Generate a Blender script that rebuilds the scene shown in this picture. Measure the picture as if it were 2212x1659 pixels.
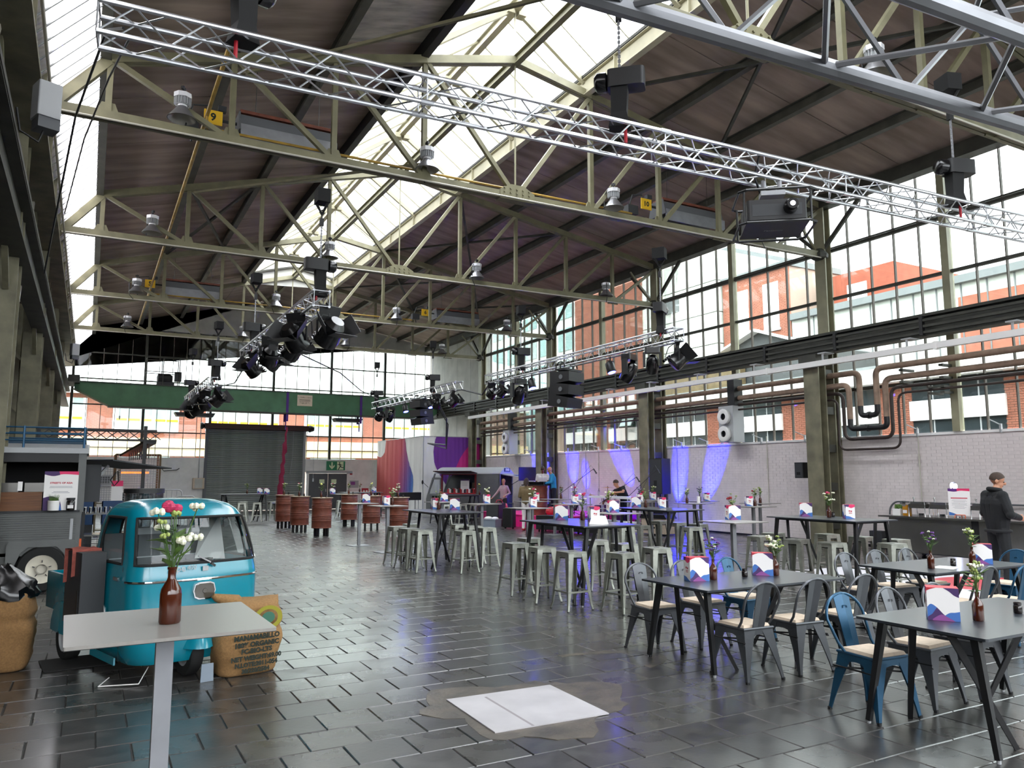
import bpy, bmesh, math, random
from mathutils import Vector, Matrix, Euler, noise as mnoise
R = math.radians
PI = math.pi
for o in list(bpy.data.objects): bpy.data.objects.remove(o)
scn = bpy.context.scene
COL = scn.collection
random.seed(7)

# ------------------------------------------------------------------ camera
cam = bpy.data.cameras.new('camera'); camo = bpy.data.objects.new('camera', cam); COL.objects.link(camo)
cam.sensor_width = 36.0; cam.lens = 36.0 * 1655 / 2212; cam.clip_start = 0.05; cam.clip_end = 400
camo.location = (0, 0, 1.75); camo.rotation_euler = (R(90 + 6.92), 0, R(-28.8))
scn.camera = camo
# ------------------------------------------------------------------ world (overcast sky)
w = bpy.data.worlds.new('sky'); scn.world = w; w.use_nodes = True
nt = w.node_tree; nt.nodes.clear()
wo = nt.nodes.new('ShaderNodeOutputWorld'); bg = nt.nodes.new('ShaderNodeBackground')
tc = nt.nodes.new('ShaderNodeTexCoord'); sx = nt.nodes.new('ShaderNodeSeparateXYZ')
mr = nt.nodes.new('ShaderNodeMapRange'); mr.inputs[1].default_value = 0; mr.inputs[2].default_value = 1
mr.inputs[3].default_value = 1.0; mr.inputs[4].default_value = 3.0
nt.links.new(tc.outputs['Generated'], sx.inputs[0]); nt.links.new(sx.outputs[2], mr.inputs[0])
bg.inputs[0].default_value = (0.95, 0.975, 1.0, 1)
nt.links.new(mr.outputs[0], bg.inputs[1]); nt.links.new(bg.outputs[0], wo.inputs[0])
scn.view_settings.view_transform = 'Standard'; scn.view_settings.look = 'None'
scn.view_settings.gamma = 1.0; scn.view_settings.use_curve_mapping = False
scn.view_settings.exposure = 2.55
cy = scn.cycles
cy.max_bounces = 7; cy.diffuse_bounces = 4; cy.glossy_bounces = 4; cy.transmission_bounces = 6
cy.transparent_max_bounces = 24; cy.caustics_reflective = False; cy.caustics_refractive = False
cy.sample_clamp_indirect = 6.0; cy.use_denoising = True; cy.use_adaptive_sampling = True

# ------------------------------------------------------------------ materials
def lin(c):
    if isinstance(c, str): c = [int(c[i:i+2], 16) / 255 for i in (0, 2, 4)]
    return tuple(x / 12.92 if x <= .04045 else ((x + .055) / 1.055) ** 2.4 for x in c) + (1.0,)
def mat(name, c, rough=.6, metal=0.0, var=0.0, scale=6.0, bump=0.0, bscale=None, c2=None, spec=None, coat=0.0, emit=None, es=1.0,
        stretch=None, detail=3.0, bdist=.01, rvar=0.0):
    m = bpy.data.materials.new(name); m.use_nodes = True
    t = m.node_tree; b = t.nodes['Principled BSDF']; L = t.links.new
    b.inputs['Base Color'].default_value = lin(c); b.inputs['Roughness'].default_value = rough; b.inputs['Metallic'].default_value = metal
    if spec is not None: b.inputs['Specular IOR Level'].default_value = spec
    if coat: b.inputs['Coat Weight'].default_value = coat; b.inputs['Coat Roughness'].default_value = .13
    if emit: b.inputs['Emission Color'].default_value = lin(emit); b.inputs['Emission Strength'].default_value = es
    if var or c2 or bump or rvar:
        tcn = t.nodes.new('ShaderNodeTexCoord'); mp = t.nodes.new('ShaderNodeMapping'); L(tcn.outputs['Object'], mp.inputs[0])
        if stretch: mp.inputs['Scale'].default_value = stretch
        n = t.nodes.new('ShaderNodeTexNoise'); n.inputs['Scale'].default_value = scale; n.inputs['Detail'].default_value = detail
        L(mp.outputs[0], n.inputs['Vector'])
        if var or c2:
            rp = t.nodes.new('ShaderNodeValToRGB'); rp.color_ramp.elements[0].position = .32; rp.color_ramp.elements[1].position = .68
            A = lin(c); B = lin(c2) if c2 else tuple(min(1, x * (1 + var)) for x in A[:3]) + (1,)
            if not c2: A = tuple(x * (1 - var) for x in A[:3]) + (1,)
            rp.color_ramp.elements[0].color = A; rp.color_ramp.elements[1].color = B
            L(n.outputs[0], rp.inputs[0]); L(rp.outputs[0], b.inputs['Base Color'])
        if rvar:
            m2 = t.nodes.new('ShaderNodeMapRange'); m2.inputs[3].default_value = max(.02, rough - rvar); m2.inputs[4].default_value = rough + rvar
            L(n.outputs[0], m2.inputs[0]); L(m2.outputs[0], b.inputs['Roughness'])
        if bump:
            n2 = t.nodes.new('ShaderNodeTexNoise'); n2.inputs['Scale'].default_value = bscale or scale * 4; n2.inputs['Detail'].default_value = detail
            L(mp.outputs[0], n2.inputs['Vector'])
            bp = t.nodes.new('ShaderNodeBump'); bp.inputs['Strength'].default_value = bump; bp.inputs['Distance'].default_value = bdist
            L(n2.outputs[0], bp.inputs['Height']); L(bp.outputs[0], b.inputs['Normal'])
    return m
def glassmat(name, tint, gloss=.06, rough=.02):
    m = bpy.data.materials.new(name); m.use_nodes = True; t = m.node_tree; t.nodes.clear(); L = t.links.new
    o = t.nodes.new('ShaderNodeOutputMaterial'); mx = t.nodes.new('ShaderNodeMixShader'); a = t.nodes.new('ShaderNodeBsdfTransparent')
    g = t.nodes.new('ShaderNodeBsdfGlossy'); g.inputs['Roughness'].default_value = rough
    lw = t.nodes.new('ShaderNodeFresnel'); lw.inputs[0].default_value = 1.3
    mm = t.nodes.new('ShaderNodeMath'); mm.operation = 'MULTIPLY_ADD'; mm.inputs[1].default_value = .7; mm.inputs[2].default_value = gloss * .3; mm.use_clamp = True
    a.inputs[0].default_value = tuple(tint) + (1,)
    L(lw.outputs[0], mm.inputs[0]); L(mm.outputs[0], mx.inputs[0]); L(a.outputs[0], mx.inputs[1]); L(g.outputs[0], mx.inputs[2]); L(mx.outputs[0], o.inputs[0])
    return m
def transmat(name, c, trans):
    m = bpy.data.materials.new(name); m.use_nodes = True; t = m.node_tree; t.nodes.clear(); L = t.links.new
    o = t.nodes.new('ShaderNodeOutputMaterial'); mx = t.nodes.new('ShaderNodeMixShader'); mx.inputs[0].default_value = trans
    d = t.nodes.new('ShaderNodeBsdfDiffuse'); d.inputs[0].default_value = lin(c); a = t.nodes.new('ShaderNodeBsdfTranslucent'); a.inputs[0].default_value = lin(c)
    L(d.outputs[0], mx.inputs[1]); L(a.outputs[0], mx.inputs[2]); L(mx.outputs[0], o.inputs[0]); return m
def gradmat(name, stops, axis=0, lo=0, hi=1, rough=.8, slant=0.0, saxis=2):
    m = bpy.data.materials.new(name); m.use_nodes = True; t = m.node_tree; b = t.nodes['Principled BSDF']; L = t.links.new
    b.inputs['Roughness'].default_value = rough
    c = t.nodes.new('ShaderNodeTexCoord'); s = t.nodes.new('ShaderNodeSeparateXYZ'); L(c.outputs['Object'], s.inputs[0])
    ma = t.nodes.new('ShaderNodeMath'); ma.operation = 'MULTIPLY_ADD'; ma.inputs[1].default_value = slant
    L(s.outputs[saxis], ma.inputs[0]); L(s.outputs[axis], ma.inputs[2])
    r = t.nodes.new('ShaderNodeMapRange'); r.inputs[1].default_value = lo; r.inputs[2].default_value = hi; L(ma.outputs[0], r.inputs[0])
    rp = t.nodes.new('ShaderNodeValToRGB'); L(r.outputs[0], rp.inputs[0])
    e = rp.color_ramp.elements
    e[0].position, e[0].color = stops[0][0], lin(stops[0][1]); e[1].position, e[1].color = stops[-1][0], lin(stops[-1][1])
    for p, cc in stops[1:-1]:
        k = e.new(p); k.color = lin(cc)
    L(rp.outputs[0], b.inputs['Base Color']); return m
M = {}
def mk(key, *a, **k): M[key] = mat(key, *a, **k)
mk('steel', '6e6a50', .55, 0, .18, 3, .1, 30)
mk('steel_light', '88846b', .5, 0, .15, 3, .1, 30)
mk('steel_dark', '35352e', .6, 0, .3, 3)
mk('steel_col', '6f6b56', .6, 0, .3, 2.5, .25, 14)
mk('steel_cream', 'b3ad94', .5, 0, .12, 2)
mk('crane_green', '3f6a48', .5, 0, .15, 2)
mk('deck', 'a09085', .85, 0, .28, 1.3, .3, 9, stretch=(.35, 2.2, 1), detail=6)
mk('deck_stain', 'b0a9a2', .85, 0, .3, 3, .3, 9, stretch=(.5, 2, 1), detail=8)
mk('purlin', '4b4a42', .6, 0, .25, 3)
mk('alu', 'c3c5c9', .28, .9, .05, 8)
mk('alu_dull', '8f9094', .42, .7, .1, 5)
mk('galv', '9d9f95', .38, .75, .14, 9, rvar=.1)
mk('gunmetal', '56585c', .36, .55, .08, 8)
mk('blue_metal', '1f4a66', .34, .4, .08, 8)
mk('black', '101012', .5); mk('black_gloss', '0c0c0e', .22, spec=.6); mk('black_matte', '0b0b0c', .85)
mk('dark_grey', '2b2d30', .6); mk('mid_grey', '5b5d60', .6); mk('light_grey', 'a9abad', .55)
mk('white', 'e9e7e4', .6); mk('white_gloss', 'f2f2f2', .25); mk('paper', 'efecea', .7)
mk('red', 'b3202f', .5); mk('hotpink', 'e0207e', .45); mk('orange', 'd4581e', .4); mk('yellow', 'e2b31c', .5)
mk('pink', 'e2336a', .6); mk('purple', '5d2a78', .6); mk('blue_print', '3f6fb8', .6); mk('mauve', '8a4a8e', .6); mk('navy', '1b2a52', .6)
mk('plum', '43285f', .6)
mk('brick_white', 'd6cdcb', .6, 0, .06, 4, .35, 40)
mk('joint_white', 'cbc2c0', .7, 0, .08, 5)
mk('plaster', 'e8e6e3', .75, 0, .07, 2.5, .15, 30)
mk('plaster_grey', 'b9b8b2', .8, 0, .1, 2, .15, 30)
mk('slate', '2a2929', .3, 0, 0, 5, .2, 22, c2='3f3d3b', detail=5, bdist=.005, rvar=.08, spec=.85, coat=.25)
mk('slate_b', '302f2d', .28, 0, 0, 4, .2, 20, c2='464441', detail=5, bdist=.005, rvar=.08, spec=.85, coat=.25)
mk('slate_c', '252424', .32, 0, 0, 6, .2, 24, c2='393736', detail=5, bdist=.005, rvar=.08, spec=.85, coat=.25)
mk('grout', '2c2a28', .6, 0, .3, 12)
mk('mortar', '3f3a34', .4, 0, .35, 5, .4, 20, c2='5d554a')
mk('laminate', '1b222b', .36, spec=1.0, coat=.5)
mk('table_grey', '8f8b86', .3, .15, .05, 40, rvar=.05)
mk('seat_pad', 'cdbba6', .75, 0, .08, 20)
mk('amber', '4a1f0c', .12, spec=.6, c2='351206', scale=3)
mk('rust', '5f2f1f', .55, 0, 0, 7, .3, 40, c2='7a3f2b', detail=6)
mk('teal', '067f93', .22, 0, .06, 2, coat=.6)
mk('teal_dark', '04495a', .3, coat=.4)
mk('rubber', '121212', .8)
mk('chrome', 'd8d8d8', .12, 1)
mk('wheel_cream', 'd9d2c0', .45, 0, .1, 6)
mk('truck_grey', '5e605f', .5, 0, .1, 4)
mk('wood', '5a3416', .5, 0, 0, 6, .2, 20, c2='6f4520', stretch=(.3, 1, 6))
mk('burlap', '8a6840', .9, 0, .15, 60, .5, 160, bdist=.004)
mk('ink', '1f2822', .9); mk('ink_red', 'c23a4d', .8); mk('ink_grey', '9a98a0', .8)
mk('leaf', '4d6b2a', .6, 0, .3, 30); mk('leaf_pale', '94a356', .6, 0, .3, 30); mk('stem', '3d5a26', .6)
mk('fl_pink', 'a8274f', .6, 0, .3, 60); mk('fl_white', 'dcdcc4', .6, 0, .2, 60); mk('fl_purple', '6a3f86', .6, 0, .3, 60); mk('fl_red', '8e1322', .6, 0, .3, 60); mk('fl_yellow', 'cfcf72', .6)
mk('skin', 'b98468', .5, 0, .05, 20); mk('skin_dark', '6b432f', .5)
mk('hair_brown', '3a2a20', .7, 0, .3, 90, .5, 200); mk('hair_blond', 'a07c55', .7, 0, .3, 90); mk('hair_grey', 'b9a793', .7)
mk('cl_black', '0d0e12', .85, 0, .2, 40); mk('cl_blue', '1f86b8', .8, 0, .1, 30); mk('cl_white', 'd8d3d0', .8); mk('cl_lilac', 'b89fa3', .8, 0, .1, 30)
mk('cl_olive', '6b5a3c', .8, 0, .1, 30); mk('cl_navy', '14182a', .85); mk('cl_dkolive', '2b2a22', .85)
mk('towel', '8d4a40', .95, 0, .15, 30, .5, 120)
mk('shutter', '858a86', .5, .1, .12, 3); mk('door_grey', '4e5054', .5, .1, .05, 3)
mk('exit_green', '0a7a4b', .4); mk('exit_pale', 'd9e8c0', .5)
mk('pipe_lag', '8b7564', .8, 0, .22, 5, .3, 30); mk('pipe_dark', '2e211c', .6, 0, .3, 6)
mk('conduit', 'b9b5a8', .5); mk('gas_yellow', '9a7a2c', .5, 0, .3, 4)
mk('rope_maroon', '7c1336', .8, 0, .15, 10); mk('sling', '4d2a7c', .8)
mk('brick_out', '9a5f4b', .85, 0, .12, 2); mk('mortar_out', '9f8a7c', .9); mk('brick_dark', '8f4a35', .85, 0, .12, 2)
mk('cream_out', 'e6d3a3', .8, 0, .05, 1); mk('clad_out', 'c9cbc3', .7, 0, .06, 1); mk('clad_grey', '6f7373', .7, 0, .1, 1); mk('roof_out', 'bfc6bb', .6, 0, .1, .7)
mk('win_dark', '30373a', .15, 0, .3, 1, spec=.8); mk('win_pale', '9fb0ac', .2, 0, .15, 1, spec=.8); mk('win_green', '86aaa6', .2, 0, .15, 1, spec=.8)
mk('ground_out', '77746f', .9, 0, .15, 1); mk('rust_plate', 'a86a48', .8, 0, .2, 2)
mk('led_blue', '1020ff', .4, emit='2a30ff', es=14); mk('lens', 'd5dcff', .1, emit='cfd6ff', es=7); mk('lens_dark', '0b0c0f', .6, spec=.1)
mk('tape', '2b2f86', .5)
mk('stainless', '8f8d8a', .2, .9, .06, 3)
mk('vinyl_white', 'e6e2ea', .35); mk('vinyl_red', 'd63a4c', .35)
mk('crate_grey', '7d8894', .5); mk('crate_blue', '123b66', .5); mk('cardboard', '8f6d48', .85)
mk('plate_steel', 'b6b3b5', .45, .15, .1, 3, rvar=.1)
mk('wicker', '5a452c', .8, 0, .3, 30); mk('honey', 'b07a22', .2, spec=.6); mk('jar', '17100e', .2, spec=.6)
mk('glow_orange', 'ff7a3a', .5, emit='ff6a28', es=.5)
mk('lamp_white', 'd9d9dc', .35, .2); mk('lamp_alu', 'a5a5a8', .3, .8); mk('lamp_inner', 'c4c2c0', .35, .5)
mk('mullion', '5c544b', .6); mk('shed_grey', '4a4c4c', .7, 0, .1, 1); mk('shed_side', '6a5a3e', .8, 0, .2, 2)
M['pane'] = glassmat('pane', (.80, .84, .83)); M['pane_sky'] = glassmat('pane_sky', (.95, .96, .97), .03)
M['pane_clear'] = glassmat('pane_clear', (.86, .9, .9))
M['poly'] = transmat('poly', 'f3eff0', .72)
M['clear_plastic'] = glassmat('clear_plastic', (.78, .8, .82), .2, .1)

# ------------------------------------------------------------------ mesh builder
def frame(d, up=(0, 0, 1)):
    d = Vector(d).normalized(); u = Vector(up)
    if abs(d.dot(u)) > .98: u = Vector((0, 1, 0)) if abs(d.y) < .9 else Vector((1, 0, 0))
    s = d.cross(u).normalized(); return s, s.cross(d).normalized()
class MB:
    def __init__(self): self.v = []; self.f = []; self.m = []; self.k = 0; self.T = None
    def mi(self, k): self.k = k; return self
    def add(self, vs, fs):
        b = len(self.v)
        if self.T is not None: vs = [self.T @ Vector(p) for p in vs]
        self.v += [tuple(p) for p in vs]; self.f += [tuple(b + i for i in f) for f in fs]; self.m += [self.k] * len(fs); return self
    def box(self, x0, y0, z0, x1, y1, z1):
        return self.add([(x0, y0, z0), (x1, y0, z0), (x1, y1, z0), (x0, y1, z0), (x0, y0, z1), (x1, y0, z1), (x1, y1, z1), (x0, y1, z1)],
                        [(0, 3, 2, 1), (4, 5, 6, 7), (0, 1, 5, 4), (1, 2, 6, 5), (2, 3, 7, 6), (3, 0, 4, 7)])
    def cbox(self, c, d, rz=0, rx=0, ry=0):
        m = Matrix.Translation(c) @ Euler((rx, ry, rz)).to_matrix().to_4x4()
        h = [x / 2 for x in d]; vs = [m @ Vector((sx * h[0], sy * h[1], sz * h[2])) for sz in (-1, 1) for sx, sy in ((-1, -1), (1, -1), (1, 1), (-1, 1))]
        return self.add(vs, [(0, 3, 2, 1), (4, 5, 6, 7), (0, 1, 5, 4), (1, 2, 6, 5), (2, 3, 7, 6), (3, 0, 4, 7)])
    def rbox(self, x0, y0, z0, x1, y1, z1, r=.02, n=3):
        pts = []
        for cx, cy, a0 in ((x1 - r, y1 - r, 0), (x0 + r, y1 - r, 90), (x0 + r, y0 + r, 180), (x1 - r, y0 + r, 270)):
            for i in range(n + 1): a = R(a0 + 90 * i / n); pts.append((cx + r * math.cos(a), cy + r * math.sin(a)))
        return self.prism(pts, z0, z1)
    def prism(self, pts, z0, z1, axis=2):
        n = len(pts)
        def P(a, b, h): return (a, b, h) if axis == 2 else ((a, h, b) if axis == 1 else (h, a, b))
        vs = [P(a, b, z0) for a, b in pts] + [P(a, b, z1) for a, b in pts]
        return self.add(vs, [tuple(range(n - 1, -1, -1)), tuple(range(n, 2 * n))] + [(i, (i + 1) % n, n + (i + 1) % n, n + i) for i in range(n)])
    def beam(self, p, q, w, h, up=(0, 0, 1)):
        p, q = Vector(p), Vector(q); s, u = frame(q - p, up); s *= w / 2; u *= h / 2
        vs = [p - s - u, p + s - u, p + s + u, p - s + u, q - s - u, q + s - u, q + s + u, q - s + u]
        return self.add(vs, [(0, 3, 2, 1), (4, 5, 6, 7), (0, 1, 5, 4), (1, 2, 6, 5), (2, 3, 7, 6), (3, 0, 4, 7)])
    def ibeam(self, p, q, w, h, t=.015, up=(0, 0, 1)):
        p, q = Vector(p), Vector(q); s, u = frame(q - p, up)
        self.beam(p + u * (h / 2 - t / 2), q + u * (h / 2 - t / 2), w, t, up); self.beam(p - u * (h / 2 - t / 2), q - u * (h / 2 - t / 2), w, t, up)
        return self.beam(p, q, t, h - 2 * t, up)
    def taper(self, p, q, a, b, up=(0, 0, 1)):
        p, q = Vector(p), Vector(q); s, u = frame(q - p, up); vs = []
        for c, (w_, h_) in ((p, a), (q, b)):
            vs += [c - s * w_ / 2 - u * h_ / 2, c + s * w_ / 2 - u * h_ / 2, c + s * w_ / 2 + u * h_ / 2, c - s * w_ / 2 + u * h_ / 2]
        return self.add(vs, [(0, 3, 2, 1), (4, 5, 6, 7), (0, 1, 5, 4), (1, 2, 6, 5), (2, 3, 7, 6), (3, 0, 4, 7)])
    def tube(self, p, q, r, n=8, r2=None):
        p, q = Vector(p), Vector(q); s, u = frame(q - p); r2 = r if r2 is None else r2
        vs = [c + (s * math.cos(2 * PI * i / n) + u * math.sin(2 * PI * i / n)) * rr for c, rr in ((p, r), (q, r2)) for i in range(n)]
        return self.add(vs, [(i, (i + 1) % n, n + (i + 1) % n, n + i) for i in range(n)] + [tuple(range(n - 1, -1, -1)), tuple(range(n, 2 * n))])
    def path(self, pts, r, n=8, closed=False):
        pts = [Vector(p) for p in pts]; N = len(pts); vs = []; fs = []
        pu = None
        for i, p in enumerate(pts):
            a = pts[i - 1] if (i or closed) else p; b = pts[(i + 1) % N] if (i < N - 1 or closed) else p
            d = (b - a).normalized()
            if pu is None: s, u = frame(d)
            else:
                s = d.cross(pu)
                if s.length < 1e-4: s, u = frame(d)
                else: s.normalize(); u = s.cross(d).normalized()
            pu = u; rr = r[i] if isinstance(r, (list, tuple)) else r
            vs += [p + (s * math.cos(2 * PI * k / n) + u * math.sin(2 * PI * k / n)) * rr for k in range(n)]
        for i in range(N if closed else N - 1):
            j = (i + 1) % N
            fs += [(i * n + k, i * n + (k + 1) % n, j * n + (k + 1) % n, j * n + k) for k in range(n)]
        if not closed: fs += [tuple(range(n - 1, -1, -1)), tuple(range((N - 1) * n, N * n))]
        return self.add(vs, fs)
    def lathe(self, prof, n=16, c=(0, 0, 0), axis=2, cap=True):
        vs = []; m = len(prof)
        for r, z in prof:
            for i in range(n):
                a = 2 * PI * i / n; x, y = r * math.cos(a), r * math.sin(a)
                vs.append((c[0] + x, c[1] + y, c[2] + z) if axis == 2 else ((c[0] + x, c[1] - z, c[2] + y) if axis == 1 else (c[0] + z, c[1] + x, c[2] + y)))
        fs = [(j * n + i, j * n + (i + 1) % n, (j + 1) * n + (i + 1) % n, (j + 1) * n + i) for j in range(m - 1) for i in range(n)]
        if cap: fs += [tuple(range(n - 1, -1, -1)), tuple(range((m - 1) * n, m * n))]
        return self.add(vs, fs)
    def ball(self, c, r, n=8, m=6):
        rx, ry, rz = (r, r, r) if not isinstance(r, (tuple, list)) else r; vs = []; 
        for j in range(1, m):
            t = PI * j / m
            vs += [(c[0] + rx * math.sin(t) * math.cos(2 * PI * i / n), c[1] + ry * math.sin(t) * math.sin(2 * PI * i / n), c[2] + rz * math.cos(t)) for i in range(n)]
        k = len(vs); vs += [(c[0], c[1], c[2] + rz), (c[0], c[1], c[2] - rz)]
        fs = [(j * n + i, (j + 1) * n + i, (j + 1) * n + (i + 1) % n, j * n + (i + 1) % n) for j in range(m - 2) for i in range(n)]
        fs += [(k, i, (i + 1) % n) for i in range(n)] + [(k + 1, (m - 2) * n + (i + 1) % n, (m - 2) * n + i) for i in range(n)]
        return self.add(vs, fs)
    def grid(self, fn, nu, nv):
        vs = [fn(i / nu, j / nv) for j in range(nv + 1) for i in range(nu + 1)]
        return self.add(vs, [(j * (nu + 1) + i, j * (nu + 1) + i + 1, (j + 1) * (nu + 1) + i + 1, (j + 1) * (nu + 1) + i) for j in range(nv) for i in range(nu)])
    def poly(self, pts): return self.add(pts, [tuple(range(len(pts)))])
    def mesh(self, name, ms, smooth=None):
        me = bpy.data.meshes.new(name); me.from_pydata(self.v, [], self.f)
        for m in (ms if isinstance(ms, (list, tuple)) else [ms]): me.materials.append(M[m] if isinstance(m, str) else m)
        if max(self.m, default=0) > 0: me.polygons.foreach_set('material_index', self.m)
        me.update()
        if smooth:
            me.polygons.foreach_set('use_smooth', [True] * len(me.polygons)); me.set_sharp_from_angle(angle=R(smooth if smooth is not True else 40))
        return me
    def build(self, name, ms, parent=None, smooth=None, loc=None, rz=0, kind=None):
        return obj(name, self.mesh(name, ms, smooth), parent, loc, rz, kind)
def obj(name, me, parent=None, loc=None, rz=0, kind=None):
    o = bpy.data.objects.new(name, me); COL.objects.link(o)
    if parent is not None: o.parent = parent
    if loc is not None: o.location = loc
    if rz: o.rotation_euler = (0, 0, rz)
    if kind: o['kind'] = kind
    return o
def thing(name, label=None, cat=None, loc=(0, 0, 0), rz=0, group=None):
    o = bpy.data.objects.new(name, None); o.empty_display_size = .2; COL.objects.link(o); o.location = loc; o.rotation_euler = (0, 0, rz)
    return tag(o, label, cat, group)
def tag(o, label=None, cat=None, group=None, kind=None):
    if label: o['label'] = label
    if cat: o['category'] = cat
    if group: o['group'] = group
    if kind: o['kind'] = kind
    return o
def dup(root, loc=None, rz=None, label=None, group=None, swap=None):
    r = root.copy(); COL.objects.link(r)
    if loc is not None: r.location = loc
    if rz is not None: r.rotation_euler = (0, 0, rz)
    if label: r['label'] = label
    if group: r['group'] = group
    for ch in list(root.children):
        c = ch.copy(); COL.objects.link(c); c.parent = r
        for g in list(ch.children):
            d = g.copy(); COL.objects.link(d); d.parent = c
    return r
def text_mesh(body, size, extrude=.0008, align='CENTER', bold=0.0):
    cu = bpy.data.curves.new('lettering', 'FONT'); cu.body = body; cu.size = size; cu.extrude = extrude; cu.align_x = align; cu.align_y = 'CENTER'; cu.resolution_u = 2
    cu.offset = bold
    o = bpy.data.objects.new('lettering', cu); COL.objects.link(o)
    bpy.context.view_layer.update()
    me = bpy.data.meshes.new_from_object(o.evaluated_get(bpy.context.evaluated_depsgraph_get())); bpy.data.objects.remove(o); bpy.data.curves.remove(cu)
    return me
def text(name, body, size, m, parent, loc, rot, bold=0.0, align='CENTER', extrude=.0008):
    me = text_mesh(body, size, extrude, align, bold); me.materials.clear(); me.materials.append(M[m])
    o = obj(name, me, parent, loc); o.rotation_euler = rot; return o
def arc(cx, cy, r, a0, a1, n=8): return [(cx + r * math.cos(R(a0 + (a1 - a0) * i / n)), cy + r * math.sin(R(a0 + (a1 - a0) * i / n))) for i in range(n + 1)]
def ordn(i): return ['first', 'second', 'third', 'fourth', 'fifth', 'sixth', 'seventh', 'eighth', 'ninth', 'tenth'][i]
CAMR = camo.rotation_euler.to_matrix()
def project(p):
    c = CAMR.transposed() @ (Vector(p) - camo.location)
    if c.z > -.05: return None
    return (1106 + 1655 * c.x / -c.z, 829.5 - 1655 * c.y / -c.z, -c.z)
# ================================================================== SETTING
TY = [.15, 7.2, 13.9, 21.0, 28.1, 34.9]; YE = 42.2; YB = -9.0; XW = 17.6
NX = [-.06, 1.9, 3.75, 5.6, 7.72, 9.7, 11.68, 13.6, 15.5, 17.45]
def zt(x): return 10.85 - (.272 * (7.72 - x) if x < 7.72 else .172 * (x - 7.72))
def struct(name, label=None, parent=None):
    o = bpy.data.objects.new(name, None); COL.objects.link(o); o['kind'] = 'structure'
    if label: o['label'] = label
    return o
# ---- floor: dark bed, slate tiles (nearest 300 as parts, the rest joined)
fl = MB().box(-10.2, YB - .2, -.3, XW + .2, YE + .3, -.009).build('floor', 'grout'); fl['kind'] = 'structure'; fl['label'] = 'dark slate tile floor in running bond, worn and glossy'
PX, PY, G = .405, .37, .0035
def tile_mesh(seed):
    rr = random.Random(seed); b = MB(); hx, hy = PX / 2 - G, PY / 2 - G; e = .005
    j = lambda: rr.uniform(-.0025, .0025)
    o = [(sx * (hx + j()), sy * (hy + j())) for sx, sy in ((-1, -1), (1, -1), (1, 1), (-1, 1))]
    t = [(x - math.copysign(e, x), y - math.copysign(e, y)) for x, y in o]
    vs = [(x, y, -.022) for x, y in o] + [(x, y, -.006) for x, y in o] + [(x, y, rr.uniform(-.0012, .0012)) for x, y in t] + [(rr.uniform(-.04, .04), rr.uniform(-.04, .04), rr.uniform(-.0016, .0016))]
    fs = [(i, (i + 1) % 4, 4 + (i + 1) % 4, 4 + i) for i in range(4)] + [(4 + i, 4 + (i + 1) % 4, 8 + (i + 1) % 4, 8 + i) for i in range(4)] + [(8 + i, 8 + (i + 1) % 4, 12) for i in range(4)]
    return b.add(vs, fs)
tiles = []
nrow0 = int((YB - 5.52) / PY); nrow1 = int((YE - 5.52) / PY) + 1
for k in range(nrow0, nrow1):
    yc = 5.705 + PY * k; off = 1.16 + (PX / 2 if k % 2 else 0) + random.uniform(-.01, .01)
    i0 = int((-9.9 - off) / PX); i1 = int((XW - off) / PX)
    for i in range(i0, i1): tiles.append((off + PX * (i + .5), yc))
def seen(p):
    q = project(p); return q and -60 < q[0] < 2272 and -60 < q[1] < 1719
near = sorted([t for t in tiles if seen((t[0], t[1], 0))], key=lambda t: t[0] ** 2 + t[1] ** 2)[:300]; nset = set(near)
tm = [tile_mesh(s) for s in range(9)]; tmesh = [b.mesh('floor_tile', ('slate', 'slate_b', 'slate_c')[i % 3]) for i, b in enumerate(tm)]
for x, y in near:
    o = obj('floor_tile', random.choice(tmesh), fl, (x, y, random.uniform(-.001, .001))); o.rotation_euler = (random.uniform(-.002, .002), random.uniform(-.002, .002), random.choice((0, PI)))
b = MB(); rr = random.Random(3)
for x, y in tiles:
    if (x, y) in nset: continue
    t = tm[rr.randrange(9)]; k = rr.randrange(3); n = len(b.v); a, c = rr.uniform(-.0018, .0018), rr.uniform(-.0018, .0018)
    b.v += [(x + vx, y + vy, vz + vx * a + vy * c) for vx, vy, vz in t.v]; b.f += [tuple(n + i for i in f) for f in t.f]; b.m += [k] * len(t.f)
b.build('floor_tiling', ['slate', 'slate_b', 'slate_c'], fl, kind='stuff')
# mortar patch around the plate
b = MB(); pts = []
for i in range(48):
    a = 2 * PI * i / 48; r = 1 + .16 * math.sin(3 * a + 1) + .1 * math.sin(7 * a) + random.uniform(-.05, .05); pts.append((3.1 + .8 * r * math.cos(a), 5.35 + .7 * r * math.sin(a)))
b.prism(pts, -.02, .0025); pts = [(4.2 + .9 * math.cos(R(t)) * (1 - .18 * j), 6.2 + .45 * math.sin(R(t)) * (1 - .18 * j)) for j, ts in ((0, range(-60, 100, 8)), (1, range(92, -60, -8))) for t in ts]
b.prism(pts, -.02, .002); b.build('mortar_patch', 'mortar', fl)
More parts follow.
